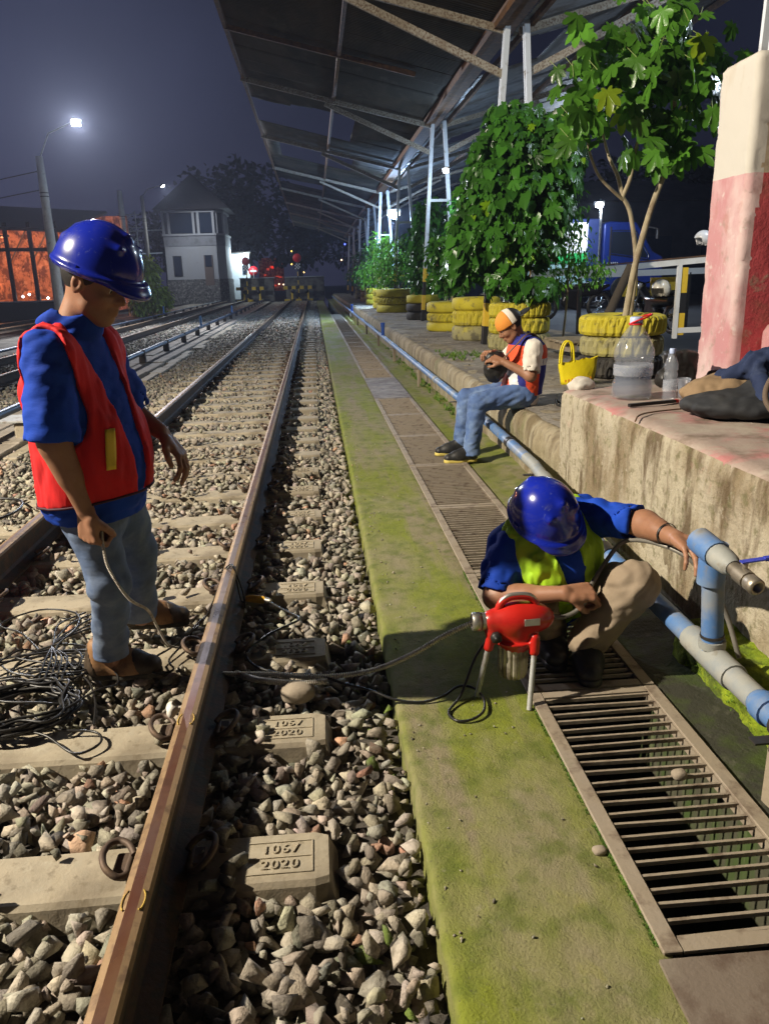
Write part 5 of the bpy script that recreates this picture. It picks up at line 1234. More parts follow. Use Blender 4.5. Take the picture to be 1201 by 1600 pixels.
bb = U([rbox((2.18, 4.58, .855), (.085, .07, .11), None, .03), (ell((2.10, 4.60, .80), (.06, .06, .06)), .03)], .02); tag(sculpt('black_bag', [(INT(WR(bb, .006, 14, 101), half((0, 0, ZB-.003), (0, 0, -1))), (1.98, 4.45, .72), (2.32, 4.72, 1.02), .007)], BLACKRUB), 'small black bag standing behind the small bottle', 'bag')
bb = ell((2.33, 4.38, .80), (.12, .07, .065)); tag(sculpt('brown_cloth', [(INT(WR(bb, .016, 16, 105), half((0, 0, ZB-.003), (0, 0, -1))), (2.18, 4.25, .72), (2.48, 4.50, .92), .007)], M('dark_brown_cloth', (.055, .038, .03), .9, 0, [], [(50, .6, .006)])), 'dark brown crumpled cloth against the foot of the pillar', 'cloth')
# ---- bag on the ground, strap ring, plaster lump
YEL = M('yellow_bag', (.80, .66, .01), .5, 0, [((.7, .5, .01), 12, .5, .7, .4)], [(25, .4, .006)])
yb = MB(); pr = [(2.235, .45), (2.25, .66), (2.60, .70), (2.57, .43)]
nb_ = 12; V = []
for s_ in (-1, 1):
    for i in range(nb_):
        t = i/(nb_-1)
        for k_ in range(7):
            u = k_/6; x = (2.255+.30*t)*(1-u)+(2.22+.37*t)*u; z = .432+(.20+.05*t)*u+.008*math.sin(i*1.9+k_); V.append((x, 7.12+s_*(.012+.05*math.sin(math.pi*t)*(1-.55*u))+.006*math.sin(i*2.3+k_*1.7), z))
F = []
for s_ in (0, 1):
    for i in range(nb_-1):
        for k_ in range(6): a = s_*nb_*7+i*7+k_; F.append((a, a+7, a+8, a+1) if s_ == 0 else (a, a+1, a+8, a+7))
for i in (0, nb_-1):
    for k_ in range(6): a = i*7+k_; b = nb_*7+a; F.append((a, a+1, b+1, b))
for i in range(nb_-1): a = i*7; b = nb_*7+a; F.append((a, b, b+7, a+7))
yo = yb.add(V, F, 0, True).build('yellow_bag', YEL); tag(yo, 'bright yellow carrier bag on the platform beside the yellow tyres', 'bag')
mk_ = MB()
for i in range(9): mk_.box((2.275+.029*i, 7.055-.0*i, .475+.002*i), (.014, .006, .022+.008*(i % 3)), Matrix.Rotation(.1*(i % 3), 3, 'Y'))
mk_.build('print', M('orange_print', (.75, .28, .02), .6), yo)
for dy in (-.03, .03): MB().tube(spline([(2.24, 7.12+dy, .63), (2.25, 7.12+dy, .76), (2.29, 7.12+dy, .83), (2.34, 7.12+dy, .80), (2.36, 7.12+dy, .64)], 6), .009, 6).build('handle', YEL, yo)
tag(MB().tube([(1.92+.07*math.cos(a), 5.95+.09*math.sin(a), .455+.02*math.sin(a*3)) for a in np.linspace(0, 12.2, 40)], .009, 7).build('strap_coil', BLACKRUB), 'coiled dark strap on the platform edge beside the block corner', 'strap')
lv = ell((1.62, 4.72, .755), (.075, .07, .06)); tag(sculpt('plaster_lump', [(lambda P: lv(P)+.016*vnoise(P, 16, 3)+.008*vnoise(P, 40, 5), (1.45, 4.55, .66), (1.8, 4.9, .9), .009)], CREAM), 'lump of pale plaster on the corner of the block, left of the jug', 'plaster lump')
# ---- small bag in the seated man's hands
sbv = U([ell((1.385, 6.06, .735), (.095, .065, .115)), (cone((1.35, 6.05, .82), (1.43, 6.08, .82), .04, .04), .03)], .03)
sbo = sculpt('shoulder_bag', [(WR(sbv, .007, 12, 121), (1.25, 5.93, .58), (1.55, 6.2, .92), .007)], BLACKRUB); tag(sbo, 'small black shoulder bag open on the seated man lap', 'bag')
BRS = M('brown_strap', (.16, .09, .05), .7)
st = MB(); P = spline([(1.43, 5.995, .80), (1.47, 5.955, .86), (1.535, 5.952, .925), (1.60, 5.965, .985), (1.66, 6.0, .985), (1.74, 6.06, .93)], 6)
for a, b in zip(P[:-1], P[1:]): st.beam(a, b+(b-a)*.15, .006, .035, 0, (.2, -1, .3))
st.build('strap', BRS, sbo)
# ================================================================== CANOPY, PLANTERS, TREES
ZP = .425
COLP = M('column_paint', (.60, .63, .66), .5, .1, [((.30, .28, .25), 6, .56, .70, .6)], [(60, .2, .003)])
RAFT = M('speckled_rafter', (.34, .31, .25), .75, .1, [((.12, .07, .04), 34, .46, .60, .9), ((.20, .15, .10), 2.5, .5, .66, .7)], [(60, .4, .004)])
def steel_column(y, z0, label, legs=(2.56, 3.36), top=(2.84, 3.10), ztop=4.78, yy=True, rich=True):
    o = empty('steel_column', (2.95, y, z0), 0, label, 'steel column', 'steel columns carrying the platform canopy')
    h = ztop-z0
    def lin(k_, z): return legs[k_]+(top[k_]-legs[k_])*(z/h)-2.95
    bands = [0, .28, .62, .92, 1.22, h] if yy else [0, h]
    for k_ in (0, 1):
        mb = MB()
        for i, (a, b) in enumerate(zip(bands[:-1], bands[1:])):
            m = 0 if i == len(bands)-2 else (2 if i % 2 == 0 else 1)
            for dy in (-.05, .05):
                if rich or dy < 0: mb.beam((lin(k_, a), dy, a), (lin(k_, b), dy, b), .075 if rich else .11, .03, m, (0, 1, 0))
        mb.build('leg', [COLP, YELP, BLKP], o)
    for zz in (h*.25, h*.62):
        mb = MB(); mb.beam((lin(0, zz), 0, zz), (lin(1, zz), 0, zz), .05, .06, 1 if zz < 1.4 and yy else 0); mb.build('brace', [STEELP, YELP], o)
    if rich:
        mb = MB(); zt = h-.10
        mb.beam((-.08, .09, zt), (-4.30, .09, zt+1.0), .05, .10); mb.build('rafter', RAFT, o)
        mb = MB(); mb.beam((.08, .09, zt), (4.3, .09, zt+1.10), .05, .10); mb.build('rafter', RAFT, o)
        mb = MB(); mb.beam((-.16, .0, h-.66), (-2.5, .0, h+.37), .05, .10); mb.build('strut', RAFT, o)
        mb = MB(); mb.beam((.16, .0, h-.66), (2.3, .0, h+.37), .05, .10); mb.build('strut', RAFT, o)
    else:
        mb = MB(); mb.beam((-.08, .0, h-.1), (-4.3, 0, h+.9), .05, .10); mb.beam((.08, .0, h-.1), (4.3, 0, h+1.0), .05, .10); mb.build('rafters', RAFT, o)
        mb = MB(); mb.beam((-.16, .0, h-.66), (-2.5, .0, h+.37), .05, .08); mb.beam((.16, .0, h-.66), (2.3, .0, h+.37), .05, .08); mb.build('struts', RAFT, o)
    return o
YC_ = [4.68, 12.0, 19.0, 26.0, 33.0, 40.0, 47.0, 54.0, 61.0]
steel_column(YC_[0], 2.54, 'pale steel legs rising from the top of the pink pillar at the right edge', (2.60, 2.95), (2.64, 3.0), 4.78, False)
labs = ['white steel column rising out of the tall climber', 'white A shaped steel column with black and yellow foot beside the tyre planters', 'steel column just beyond the A shaped one, dark painted foot', 'slim steel column standing beside the bluish canopy lamp',
        'distant steel column fourth from the climber', 'distant steel column fifth from the climber', 'distant steel column sixth from the climber', 'farthest steel column at the end of the canopy']
for y, lb in zip(YC_[1:], labs): steel_column(y, ZP-.01, lb, rich=(y < 30))
# corrugated roof, low along the columns and rising to both eaves
SHEETL = M('roof_sheet_dark', (.038, .036, .030), .75, .15, [((.08, .065, .05), 1.3, .45, .62, .85, (1, .35, 1)), ((.10, .095, .075), 2.6, .55, .7, .6, (1, .5, 1))], [(8, .3, .01)])
SHEETR = M('roof_sheet_zinc', (.28, .30, .33), .5, .5, [((.14, .12, .10), 1.5, .48, .62, .8), ((.36, .38, .42), 4, .55, .7, .5)], [(8, .2, .01)])
def roof(name, x0, z0, x1, z1, gaps, mat, parent, nx=5, pitch=.076):
    Y = np.arange(-3, 68, pitch/4); X = np.linspace(0, 1, nx); V = np.zeros((len(Y), nx, 3)); V[:, :, 0] = x0+(x1-x0)*X[None]; V[:, :, 1] = Y[:, None]
    V[:, :, 2] = z0+(z1-z0)*X[None]+.012*np.sin(Y[:, None]*2*math.pi/pitch)+(.015*np.sin(np.floor(Y/.85)*2.4))[:, None]
    i = (np.arange(len(Y)-1)[:, None]*nx+np.arange(nx-1)[None]); F = np.stack([i, i+1, i+nx+1, i+nx], -1)
    keep = np.ones(i.shape, bool); ym = (Y[:-1]+Y[1:])/2; xm = (X[:-1]+X[1:])/2
    for (ya, yb, ta, tb) in gaps: keep &= ~((ym[:, None] > ya+.25*np.sin(xm[None]*9)) & (ym[:, None] < yb) & (xm[None] > ta) & (xm[None] < tb))
    F = F[keep]; o = npmesh(name, V.reshape(-1, 3), F.reshape(-1, 4), mat, parent, True)
    md = o.modifiers.new('solid', 'SOLIDIFY'); md.thickness = .004; return o
rf = empty('canopy_roof', (0, 0, 0), 0, 'long dark corrugated canopy roof over the platform, a few sheets missing', 'canopy roof')
roof('sheets', 2.80, 4.83, -1.38, 5.82, [(21.2, 24.2, .38, 1.1), (26.8, 30.2, .3, .86), (36.5, 38.3, .5, 1.1)], SHEETL, rf, 17)
roof('sheets', 3.10, 4.83, 7.25, 5.92, [(13.0, 15.2, -.1, .22), (22.4, 24.0, .2, .6)], SHEETR, rf, 17)
mb = MB()
for (x, z) in ((2.72, 4.77), (.65, 5.25), (-1.30, 5.70)): mb.beam((x, -3, z), (x, 67, z), .10 if x > 1 else .06, .14 if x > 1 else .09)
for (x, z) in ((3.2, 4.78), (5.1, 5.28), (7.15, 5.80)): mb.beam((x, -3, z), (x, 67, z), .06, .09)
mb.build('purlins', RUST, rf)
mb = MB()
for y in (1.2, 8.3, 15.5): mb.beam((2.0, y, 4.92), (-1.3, y, 5.68), .05, .08)
mb.build('cross_ribs', RUST, rf)
mb = MB(); mb.beam((2.88, -3, 4.74), (2.88, 67, 4.74), .20, .06); mb.build('valley_gutter', RUST, rf)

# ---- tyres
TY = M('yellow_tyre', (.55, .47, .03), .7, 0, [((.40, .32, .03), 4, .45, .62, .6), ((.10, .09, .05), 9, .58, .70, .85), ((.24, .21, .11), 3, .6, .7, .7)], [(60, .5, .004)])
TYG = M('dirty_tyre', (.33, .30, .14), .8, 0, [((.10, .09, .06), 7, .5, .62, .85), ((.5, .44, .05), 4, .56, .7, .7)], [(60, .5, .004)])
TYK = M('bare_tyre', (.035, .032, .03), .75, 0, [((.10, .09, .07), 6, .5, .66, .7)], [(60, .5, .004)])
def tyre(par, z, R, w_, mat, kind, dx=0, dy=0, seed=0):
    prof = [(R*.60, -.38), (R*.66, -.48), (R*.84, -.52), (R*.96, -.44), (R, -.30), (R*1.005, 0), (R, .30), (R*.96, .44), (R*.84, .52), (R*.66, .48), (R*.60, .38), (R*.585, 0), (R*.60, -.38)]
    NB = (0, 34, 22)[kind]
    def mod(j, a, r):
        if kind and 2 <= j <= 8:
            ph = (1 if j > 5 else 0)*math.pi+(abs(j-5)*.5); return r*(1+(.0 if math.cos(a*NB+ph) > -.35 else -.040)*(1 if 3 <= j <= 7 else .5))
        return r
    mb = MB(); mb.lathe([(r, h*w_*.98) for r, h in prof], (dx, dy, z+w_/2), n=132, smooth=False if kind else True, mod=mod); return mb.build('tyre', mat, par)
def planter(x, y, R, spec, label, z=ZP):
    o = empty('tyre_planter', (x, y, z), random.uniform(0, 3), label, 'tyre planter', 'painted tyre planters along the platform'); zz = .0
    for i, (w_, mat, kd) in enumerate(spec): tyre(o, zz, R*random.uniform(.97, 1.02), w_, mat, kd, random.uniform(-.01, .01), random.uniform(-.01, .01)); zz += w_*1.0
    mb = MB(); mb.lathe([(R*.66, zz-.05), (R*.3, zz-.02), (.001, zz)], n=20); mb.build('soil', SOIL, o); return o, zz
P1, h1 = planter(3.06, 7.78, .42, [(.20, TYK, 1), (.20, TYG, 2), (.20, TY, 1)], 'stack of three yellow tyres behind the water jug, holding the thin tree')
P2, h2 = planter(2.86, 11.05, .43, [(.22, TYG, 1), (.22, TY, 2), (.2, TY, 1)], 'tall yellow tyre stack behind the seated man, under the big climber')
planter(2.62, 12.9, .40, [(.24, TYG, 0), (.24, TY, 2), (.20, TY, 0)], 'yellow tyre stack left of the seated man cap, its lowest tyre bare')
planter(2.66, 15.4, .50, [(.18, TY, 0), (.17, TY, 1), (.20, TY, 0)], 'low wide yellow tyre stack beside the black and yellow column foot')
planter(2.70, 19.9, .42, [(.2, TYK, 0), (.2, TYK, 0), (.2, TY, 0)], 'dark tyre stack with one yellow top, left of the column foot')
planter(3.05, 17.9, .38, [(.2, TYG, 0), (.2, TYG, 0)], 'short dirty tyre stack just behind the column foot')
planter(2.55, 24.8, .62, [(.24, TY, 0), (.22, TY, 1), (.24, TY, 0)], 'broad yellow tyre stack in front of the second leafy shrub')
for i, (y, lb) in enumerate(((28.5, 'yellow tyre stack beyond the broad one'), (33, 'small yellow tyre stack third from the far end'), (38, 'small dull tyre stack second from the far end'), (44, 'farthest tyre stack, dull and dark'))):
    planter(2.55+.06*i, y, .48, [(.22, TYG if i > 1 else TY, 0)]*3, lb)

# ---- leaves
def leaf_lobed(n=5, seed=0):
    """palmate leaf, unit length along +y, base at origin"""
    rg = random.Random(seed); c = (0, .12, 0); V = [c]; out_ = []
    angs = [R_(a) for a in ((-140, -85, -38, 0, 38, 85, 140))[: n+2]]; ln = [.42, .72, .88, 1.0, .88, .72, .42]
    pts = [(0, 0, 0)]
    for i, (a, L_) in enumerate(zip(angs[::-1], ln)):
        a = -a
        for da, k_ in ((-.36, .66), (-.18, .90), (0, 1.0), (.18, .90), (.36, .66)):
            t = a+da*(1.0); r = L_*k_*rg.uniform(.94, 1.06)*.86; pts.append((math.sin(t)*r*.92, .12+math.cos(t)*r, 0))
    V += pts[1:]; V.append((0, 0, 0))
    V = np.array(V, float); r2 = V[:, 0]**2+(V[:, 1]-.12)**2; V[:, 2] = -.32*r2+.10*np.abs(V[:, 0])
    n_ = len(V); F = [(0, i, i+1) for i in range(1, n_-1)]+[(0, n_-1, 1)]
    return V, np.array(F)
def leaf_heart():
    half_ = [(0, 0), (.20, -.10), (.42, .05), (.46, .30), (.32, .62), (.12, .88), (0, 1.0)]
    V = [(0, .3, .0)]+[(x, y, 0) for x, y in half_]+[(-x, y, 0) for x, y in half_[-2:0:-1]]
    V = np.array(V, float); V[:, 2] = .28*np.abs(V[:, 0])-.30*(V[:, 1]-.2)**2; n_ = len(V)
    return V, np.array([(0, i, i+1) for i in range(1, n_-1)]+[(0, n_-1, 1)])
def leaf_small():
    V = np.array([(0, 0, 0), (.20, .35, .06), (.12, .75, .0), (0, 1, -.12), (-.12, .75, .0), (-.20, .35, .06), (0, .45, -.02)], float)
    return V, np.array([(6, 0, 1), (6, 1, 2), (6, 2, 3), (6, 3, 4), (6, 4, 5), (6, 5, 0)])
def foliage(name, P, D, S, variants, mat, parent, seed=0, tint=None, origin=None, up=None):
    """P points, D leaf directions, S sizes"""
    rg = np.random.default_rng(seed); N = len(P); D = D/np.linalg.norm(D, axis=1)[:, None]
    U_ = np.array([0, 0, 1.0])+rg.normal(0, .45, (N, 3)) if up is None else up; X = np.cross(D, U_); X /= np.linalg.norm(X, axis=1)[:, None]+1e-9; Z_ = np.cross(X, D)
    pick = rg.integers(0, len(variants), N); Vs, Fs, Cs, b = [], [], [], 0
    tn = np.clip(rg.normal(1, .28, (N, 1)), .45, 1.8)*np.array([[1, 1, 1]]) if tint is None else tint
    for k_, (v, f) in enumerate(variants):
        s = np.where(pick == k_)[0]
        if not len(s): continue
        W = (v[None, :, 0, None]*X[s][:, None]+v[None, :, 1, None]*D[s][:, None]+v[None, :, 2, None]*Z_[s][:, None])*S[s][:, None, None]+P[s][:, None]
        Vs.append(W.reshape(-1, 3)); Fs.append((f[None]+(np.arange(len(s))*len(v))[:, None, None]+b).reshape(-1, 3)); b += len(s)*len(v)
        Cs.append(np.repeat(np.concatenate([tn[s], np.ones((len(s), 1))], 1), len(v), 0))
    return npmesh(name, np.concatenate(Vs), np.concatenate(Fs), mat, parent, True, None, np.concatenate(Cs), origin)
def leaf_mat(name, c, c2, rough=.42):
    m = M(name, c, rough, 0, [], [(40, .3, .006)]); t = m.node_tree; b = t.nodes['Principled BSDF']
    at = t.nodes.new('ShaderNodeAttribute'); at.attribute_name = 'tint'; mx = t.nodes.new('ShaderNodeMix'); mx.data_type = 'RGBA'; mx.blend_type = 'MULTIPLY'; mx.inputs[0].default_value = 1
    mx.inputs[6].default_value = (*c, 1); t.links.new(at.outputs['Color'], mx.inputs[7]); t.links.new(mx.outputs[2], b.inputs['Base Color'])
    tr = t.nodes.new('ShaderNodeBsdfTranslucent'); t.links.new(mx.outputs[2], tr.inputs[0]); ms = t.nodes.new('ShaderNodeMixShader'); ms.inputs[0].default_value = .25
    o = t.nodes['Material Output']; t.links.new(b.outputs[0], ms.inputs[1]); t.links.new(tr.outputs[0], ms.inputs[2]); t.links.new(ms.outputs[0], o.inputs[0]); return m
LEAFM = leaf_mat('leaf_green', (.07, .19, .02), None, .28); LEAFD = leaf_mat('leaf_dark', (.048, .16, .018), None, .28); BARK = M('bark', (.42, .36, .24), .85, 0, [((.20, .14, .09), 12, .45, .62, .8, (1, 1, .4)), ((.5, .42, .30), 30, .55, .7, .5)], [(60, .5, .006)])
LOB = [leaf_lobed(5, s) for s in range(6)]; HRT = [leaf_heart()]; SML = [leaf_small()]
# ---- the thin tree in the yellow tyres
tr = empty('leafy_tree', (3.10, 7.75, 1.02), 0, 'slim tree with big lobed leaves growing from the yellow tyres behind the jug', 'tree')
T0 = A3((3.10, 7.75, 1.02))
def brn(mb, pts, r0, r1, n=9): P = spline(pts, 6); mb.tube(P, [r0+(r1-r0)*i/(len(P)-1) for i in range(len(P))], n)
tk = MB()
brn(tk, [(3.07, 7.72, 1.0), (3.13, 7.70, 1.5), (3.24, 7.68, 2.0), (3.36, 7.66, 2.38), (3.42, 7.66, 2.75)], .034, .022)
brn(tk, [(3.17, 7.85, 1.0), (3.19, 7.84, 1.5), (3.10, 7.82, 1.95), (3.00, 7.80, 2.12)], .025, .020)
brn(tk, [(3.0, 7.80, 2.10), (2.90, 7.76, 2.16), (2.72, 7.70, 2.30), (2.60, 7.66, 2.52), (2.56, 7.62, 2.70)], .018, .009)
brn(tk, [(3.0, 7.80, 2.10), (2.96, 7.84, 2.30), (2.86, 7.86, 2.5), (2.76, 7.9, 2.85)], .024, .010)
brn(tk, [(3.0, 7.80, 2.12), (3.06, 7.78, 2.3), (3.08, 7.74, 2.55), (3.18, 7.7, 2.9), (3.26, 7.7, 3.2)], .022, .009)
brn(tk, [(3.40, 7.66, 2.6), (3.36, 7.6, 2.9), (3.30, 7.58, 3.3), (3.2, 7.55, 3.6)], .022, .008); brn(tk, [(3.42, 7.66, 2.7), (3.52, 7.7, 2.95), (3.62, 7.72, 3.2)], .018, .008)
sub(tk.build('trunk', BARK), tr)
rg = np.random.default_rng(21); cl = []
blobs = [((2.72, 7.6, 3.15), (.45, .45, .35), 34), ((3.05, 7.6, 3.45), (.50, .5, .35), 40), ((3.35, 7.6, 3.20), (.45, .5, .45), 44), ((3.62, 7.7, 3.0), (.25, .4, .35), 22), ((3.2, 7.6, 2.75), (.5, .45, .25), 34), ((3.05, 7.55, 2.95), (.4, .4, .3), 26),
         ((2.52, 7.6, 2.75), (.22, .3, .22), 13), ((3.50, 7.6, 2.55), (.25, .3, .20), 13), ((3.12, 7.5, 2.40), (.15, .2, .10), 6), ((3.62, 7.6, 3.3), (.3, .4, .2), 14), ((3.2, 7.55, 3.70), (.3, .3, .15), 12), ((2.42, 7.6, 3.0), (.2, .3, .2), 8)]
for c, r, n in blobs: cl.append(A3(c)+rg.normal(0, .5, (n, 3))*A3(r))
P = np.concatenate(cl); D = np.stack([rg.normal(0, .5, len(P)), rg.normal(-.35, .4, len(P)), -np.abs(rg.normal(.75, .35, len(P)))], 1)
tn = np.clip(rg.normal(1, .3, (len(P), 1)), .5, 1.9)*np.ones((1, 3)); yl = rg.random(len(P)) < .05; tn[yl] = tn[yl]*A3((2.6, 1.4, .7))
sub(foliage('crown', P, D, rg.uniform(.12, .27, len(P)), LOB, LEAFM, None, 22, tn, up=np.array([0, -.6, .8])+rg.normal(0, .35, (len(P), 3))), tr)
pet = MB()
for p, d in list(zip(P, D))[::2]: pet.tube([Vector(p), Vector(p)+Vector((random.uniform(-.1, .1), .1, random.uniform(.03, .14)))], .003, 4)
sub(pet.build('leaf_stalks', M('stalk', (.25, .32, .10), .6)), tr)
# ---- the big climber
cb = empty('climbing_shrub', (2.86, 11.05, 1.0), 0, 'huge dark green climber hanging over the steel column behind the seated man', 'shrub')
tk = MB()
for (a, b, c_) in (((2.80, 10.95, 1.0), (2.72, 11.0, 1.7), (2.80, 11.0, 2.6)), ((2.92, 11.1, 1.0), (2.86, 11.1, 1.8), (2.95, 11.2, 2.8)), ((2.86, 11.15, 1.0), (2.98, 11.2, 1.5), (3.2, 11.2, 2.4)), ((2.8, 11.1, 1.0), (2.66, 11.1, 1.6), (2.5, 11.1, 2.3))): brn(tk, [a, b, c_], .045, .02)
sub(tk.build('stems', BARK), cb)
def shell_pts(c, r, n, rg, inner=.75):
    d = rg.normal(size=(n, 3)); d /= np.linalg.norm(d, axis=1)[:, None]; return A3(c)+d*A3(r)*rg.uniform(inner, 1.08, (n, 1)), d
bl = [((2.70, 11.0, 2.95), (.42, .45, .48), 320), ((2.95, 11.0, 3.3), (.28, .3, .25), 90), ((2.28, 10.9, 2.9), (.22, .25, .3), 70), ((2.45, 10.95, 2.45), (.46, .45, .50), 380), ((2.95, 10.9, 2.55), (.55, .45, .60), 420), ((3.30, 10.95, 2.9), (.34, .42, .50), 230), ((2.35, 11.0, 1.95), (.50, .45, .42), 380), ((2.85, 11.0, 1.95), (.55, .45, .45), 380),
      ((3.22, 11.0, 2.3), (.30, .4, .45), 190), ((2.15, 11.2, 1.62), (.32, .35, .30), 170), ((2.62, 11.0, 3.35), (.30, .3, .25), 130), ((3.25, 10.9, 3.25), (.24, .3, .22), 70), ((2.6, 10.9, 1.4), (.28, .3, .2), 110), ((3.0, 10.8, 1.25), (.30, .3, .16), 120)]
Ps, Ds = [], []
for c, r, n in bl: a, b = shell_pts(c, r, n, rg); Ps.append(a); Ds.append(b)
P = np.concatenate(Ps); Dn = np.concatenate(Ds); D = Dn*A3((.55, .55, .1))+np.stack([rg.normal(0, .2, len(P)), rg.normal(-.1, .2, len(P)), -np.abs(rg.normal(.95, .2, len(P)))], 1)
cl = vnoise(P, 2.2, 5); tn = (1+.35*cl)[:, None]*np.clip(rg.normal(1, .25, (len(P), 1)), .4, 1.7)*np.ones((1, 3)); yl = rg.random(len(P)) < .02; tn[yl] *= A3((3.5, 2, .6))
sub(foliage('crown', P, D, np.clip(rg.lognormal(-2.1, .33, len(P)), .06, .24), HRT+LOB[:2], LEAFD, None, 23, tn, up=Dn+rg.normal(0, .35, (len(P), 3))+A3((0, -.3, .25))), cb)
# light trailing shoots right of the climber
ts = empty('trailing_shrub', (3.7, 11.4, .9), 0, 'lighter small leaved trailing plant right of the big climber, above the parked motorbike', 'shrub')
P = np.concatenate([A3(c)+rg.normal(0, .5, (n, 3))*A3(r) for c, r, n in (((3.62, 11.3, 2.0), (.22, .3, .55), 420), ((3.80, 11.3, 1.55), (.25, .3, .22), 260), ((4.05, 11.3, 1.45), (.16, .2, .16), 120), ((3.45, 11.3, 1.35), (.2, .2, .25), 160), ((3.55, 11.3, 2.6), (.2, .3, .3), 120))])
D = np.stack([rg.normal(0, .5, len(P)), rg.normal(-.2, .4, len(P)), -np.abs(rg.normal(.8, .3, len(P)))], 1); sub(foliage('crown', P, D, rg.uniform(.05, .11, len(P)), SML, LEAFM, None, 25, np.clip(rg.normal(1.5, .35, (len(P), 1)), .5, 2.4)*np.ones((1, 3))), ts)
tk = MB(); brn(tk, [(3.6, 11.4, .42), (3.62, 11.3, 1.3), (3.58, 11.3, 2.6)], .02, .008); brn(tk, [(3.62, 11.35, 1.2), (3.85, 11.3, 1.6), (4.1, 11.3, 1.5)], .012, .005); sub(tk.build('stems', BARK), ts)
# ---- shrubs farther along the platform
def shrub(x, y, z, blobs, label, sz, n, mat, tmul=(1, 1, 1), variants=SML, stems=True, name='leafy_shrub', group='shrubs in the row of tyre planters'):
    o = empty(name, (x, y, z), 0, label, 'shrub', group); Ps, Ds = [], []
    for c, r, k_ in blobs: a, b = shell_pts(A3(c), r, int(n*k_), rg, .45); Ps.append(a); Ds.append(b)
    P = np.concatenate(Ps); Dn = np.concatenate(Ds); D = Dn*.5+np.stack([rg.normal(0, .3, len(P)), rg.normal(0, .3, len(P)), -np.abs(rg.normal(.7, .3, len(P)))], 1)
    tn = np.clip(rg.normal(1, .3, (len(P), 1)), .4, 1.9)*A3([tmul]); foliage('crown', P, D, rg.uniform(sz*.6, sz*1.2, len(P)), variants, mat, o, 31, tn)
    if stems:
        mb = MB()
        for c, r, k_ in blobs: brn(mb, [(random.uniform(-.06, .06), random.uniform(-.06, .06), 0), (c[0]*.6, c[1]*.6, c[2]*.5), c], .025, .01, 6)
        mb.build('stems', BARK, o)
    return o
shrub(2.66, 15.4, ZP+.5, [((0, 0, .55), (.4, .4, .4), 1), ((-.2, 0, .95), (.35, .35, .3), .7), ((.3, .1, 1.0), (.35, .35, .4), .8)], 'bushy shrub above the low wide tyre stack, left of the big climber', .11, 420, LEAFD, (1.2, 1.15, 1), HRT)
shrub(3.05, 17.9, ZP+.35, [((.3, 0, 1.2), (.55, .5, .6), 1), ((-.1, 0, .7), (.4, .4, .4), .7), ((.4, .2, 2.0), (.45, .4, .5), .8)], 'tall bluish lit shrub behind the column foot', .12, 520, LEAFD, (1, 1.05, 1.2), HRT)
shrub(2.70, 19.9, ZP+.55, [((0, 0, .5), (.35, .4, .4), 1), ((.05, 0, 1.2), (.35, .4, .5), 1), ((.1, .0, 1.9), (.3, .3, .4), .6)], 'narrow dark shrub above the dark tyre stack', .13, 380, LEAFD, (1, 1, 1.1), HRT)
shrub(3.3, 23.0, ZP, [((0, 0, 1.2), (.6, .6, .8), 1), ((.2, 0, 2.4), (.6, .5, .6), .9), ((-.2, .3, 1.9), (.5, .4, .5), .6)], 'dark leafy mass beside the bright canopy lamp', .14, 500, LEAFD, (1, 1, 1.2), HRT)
shrub(2.55, 24.8, ZP+.6, [((-.3, 0, .6), (.45, .4, .5), 1), ((.4, 0, .7), (.45, .4, .6), 1), ((.05, 0, 1.2), (.5, .4, .45), .8)], 'bright green shrub over the broad yellow tyre stack', .12, 520, LEAFM, (1.6, 1.5, .9))
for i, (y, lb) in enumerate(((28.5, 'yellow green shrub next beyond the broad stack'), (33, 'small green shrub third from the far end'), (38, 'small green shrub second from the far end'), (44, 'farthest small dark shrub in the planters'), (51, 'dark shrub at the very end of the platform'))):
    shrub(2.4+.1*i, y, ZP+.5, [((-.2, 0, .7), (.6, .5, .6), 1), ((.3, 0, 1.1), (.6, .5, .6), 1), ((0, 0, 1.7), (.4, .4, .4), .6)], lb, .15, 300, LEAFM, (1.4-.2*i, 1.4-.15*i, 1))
# ================================================================== LAMPS UNDER AND BESIDE THE CANOPY
def small_lamp(x, y, z, h0, label, power, color, rad=.07, hang=False, lens_s=(.22, .10, .16), em=LAMPM, post=True):
    o = empty('street_lamp', (x, y, h0), 0, label, 'lamp', 'small bright lamps on the right')
    if post: mb = MB(); mb.tube([(0.12, .1, 0), (0.12, .1, z-h0+.1), (.05, .02, z-h0+.16)], .035, 8); mb.build('pole', STEELP, o)
    mb = MB(); mb.box((0, 0, z-h0+.05), (lens_s[0]*1.2, lens_s[1], lens_s[2]*.6), None, 0, .02); mb.build('lamp_housing', STEELP, o)
    mb = MB(); mb.lathe([(.001, -lens_s[2]*.5), (lens_s[0]*.4, -lens_s[2]*.35), (lens_s[0]*.5, 0), (lens_s[0]*.3, .02)], (0, -.02, z-h0), n=14); mb.build('lamp_lens', em, o)
    lamp('lamp_light', (0, -.05, z-h0-.18), power, color, rad, o); return o
BLUEL = EM('lamp_lens_blue', (.55, .75, 1.0), 160)
small_lamp(2.99, 29.6, 3.66, ZP, 'brilliant blue white lamp under the canopy beyond the A shaped column', 2200, (.40, .62, 1.0), .09, em=BLUEL, lens_s=(.42, .2, .36))
small_lamp(2.93, 17.8, 3.60, ZP, 'small white lamp high under the canopy, right of the A shaped column', 80, (.55, .75, 1.0), .06, lens_s=(.13, .08, .10), post=False)
small_lamp(9.95, 28, 3.70, ZP, 'white street lamp above the blue truck', 380, (.75, .86, 1.0), .09, lens_s=(.3, .14, .22))
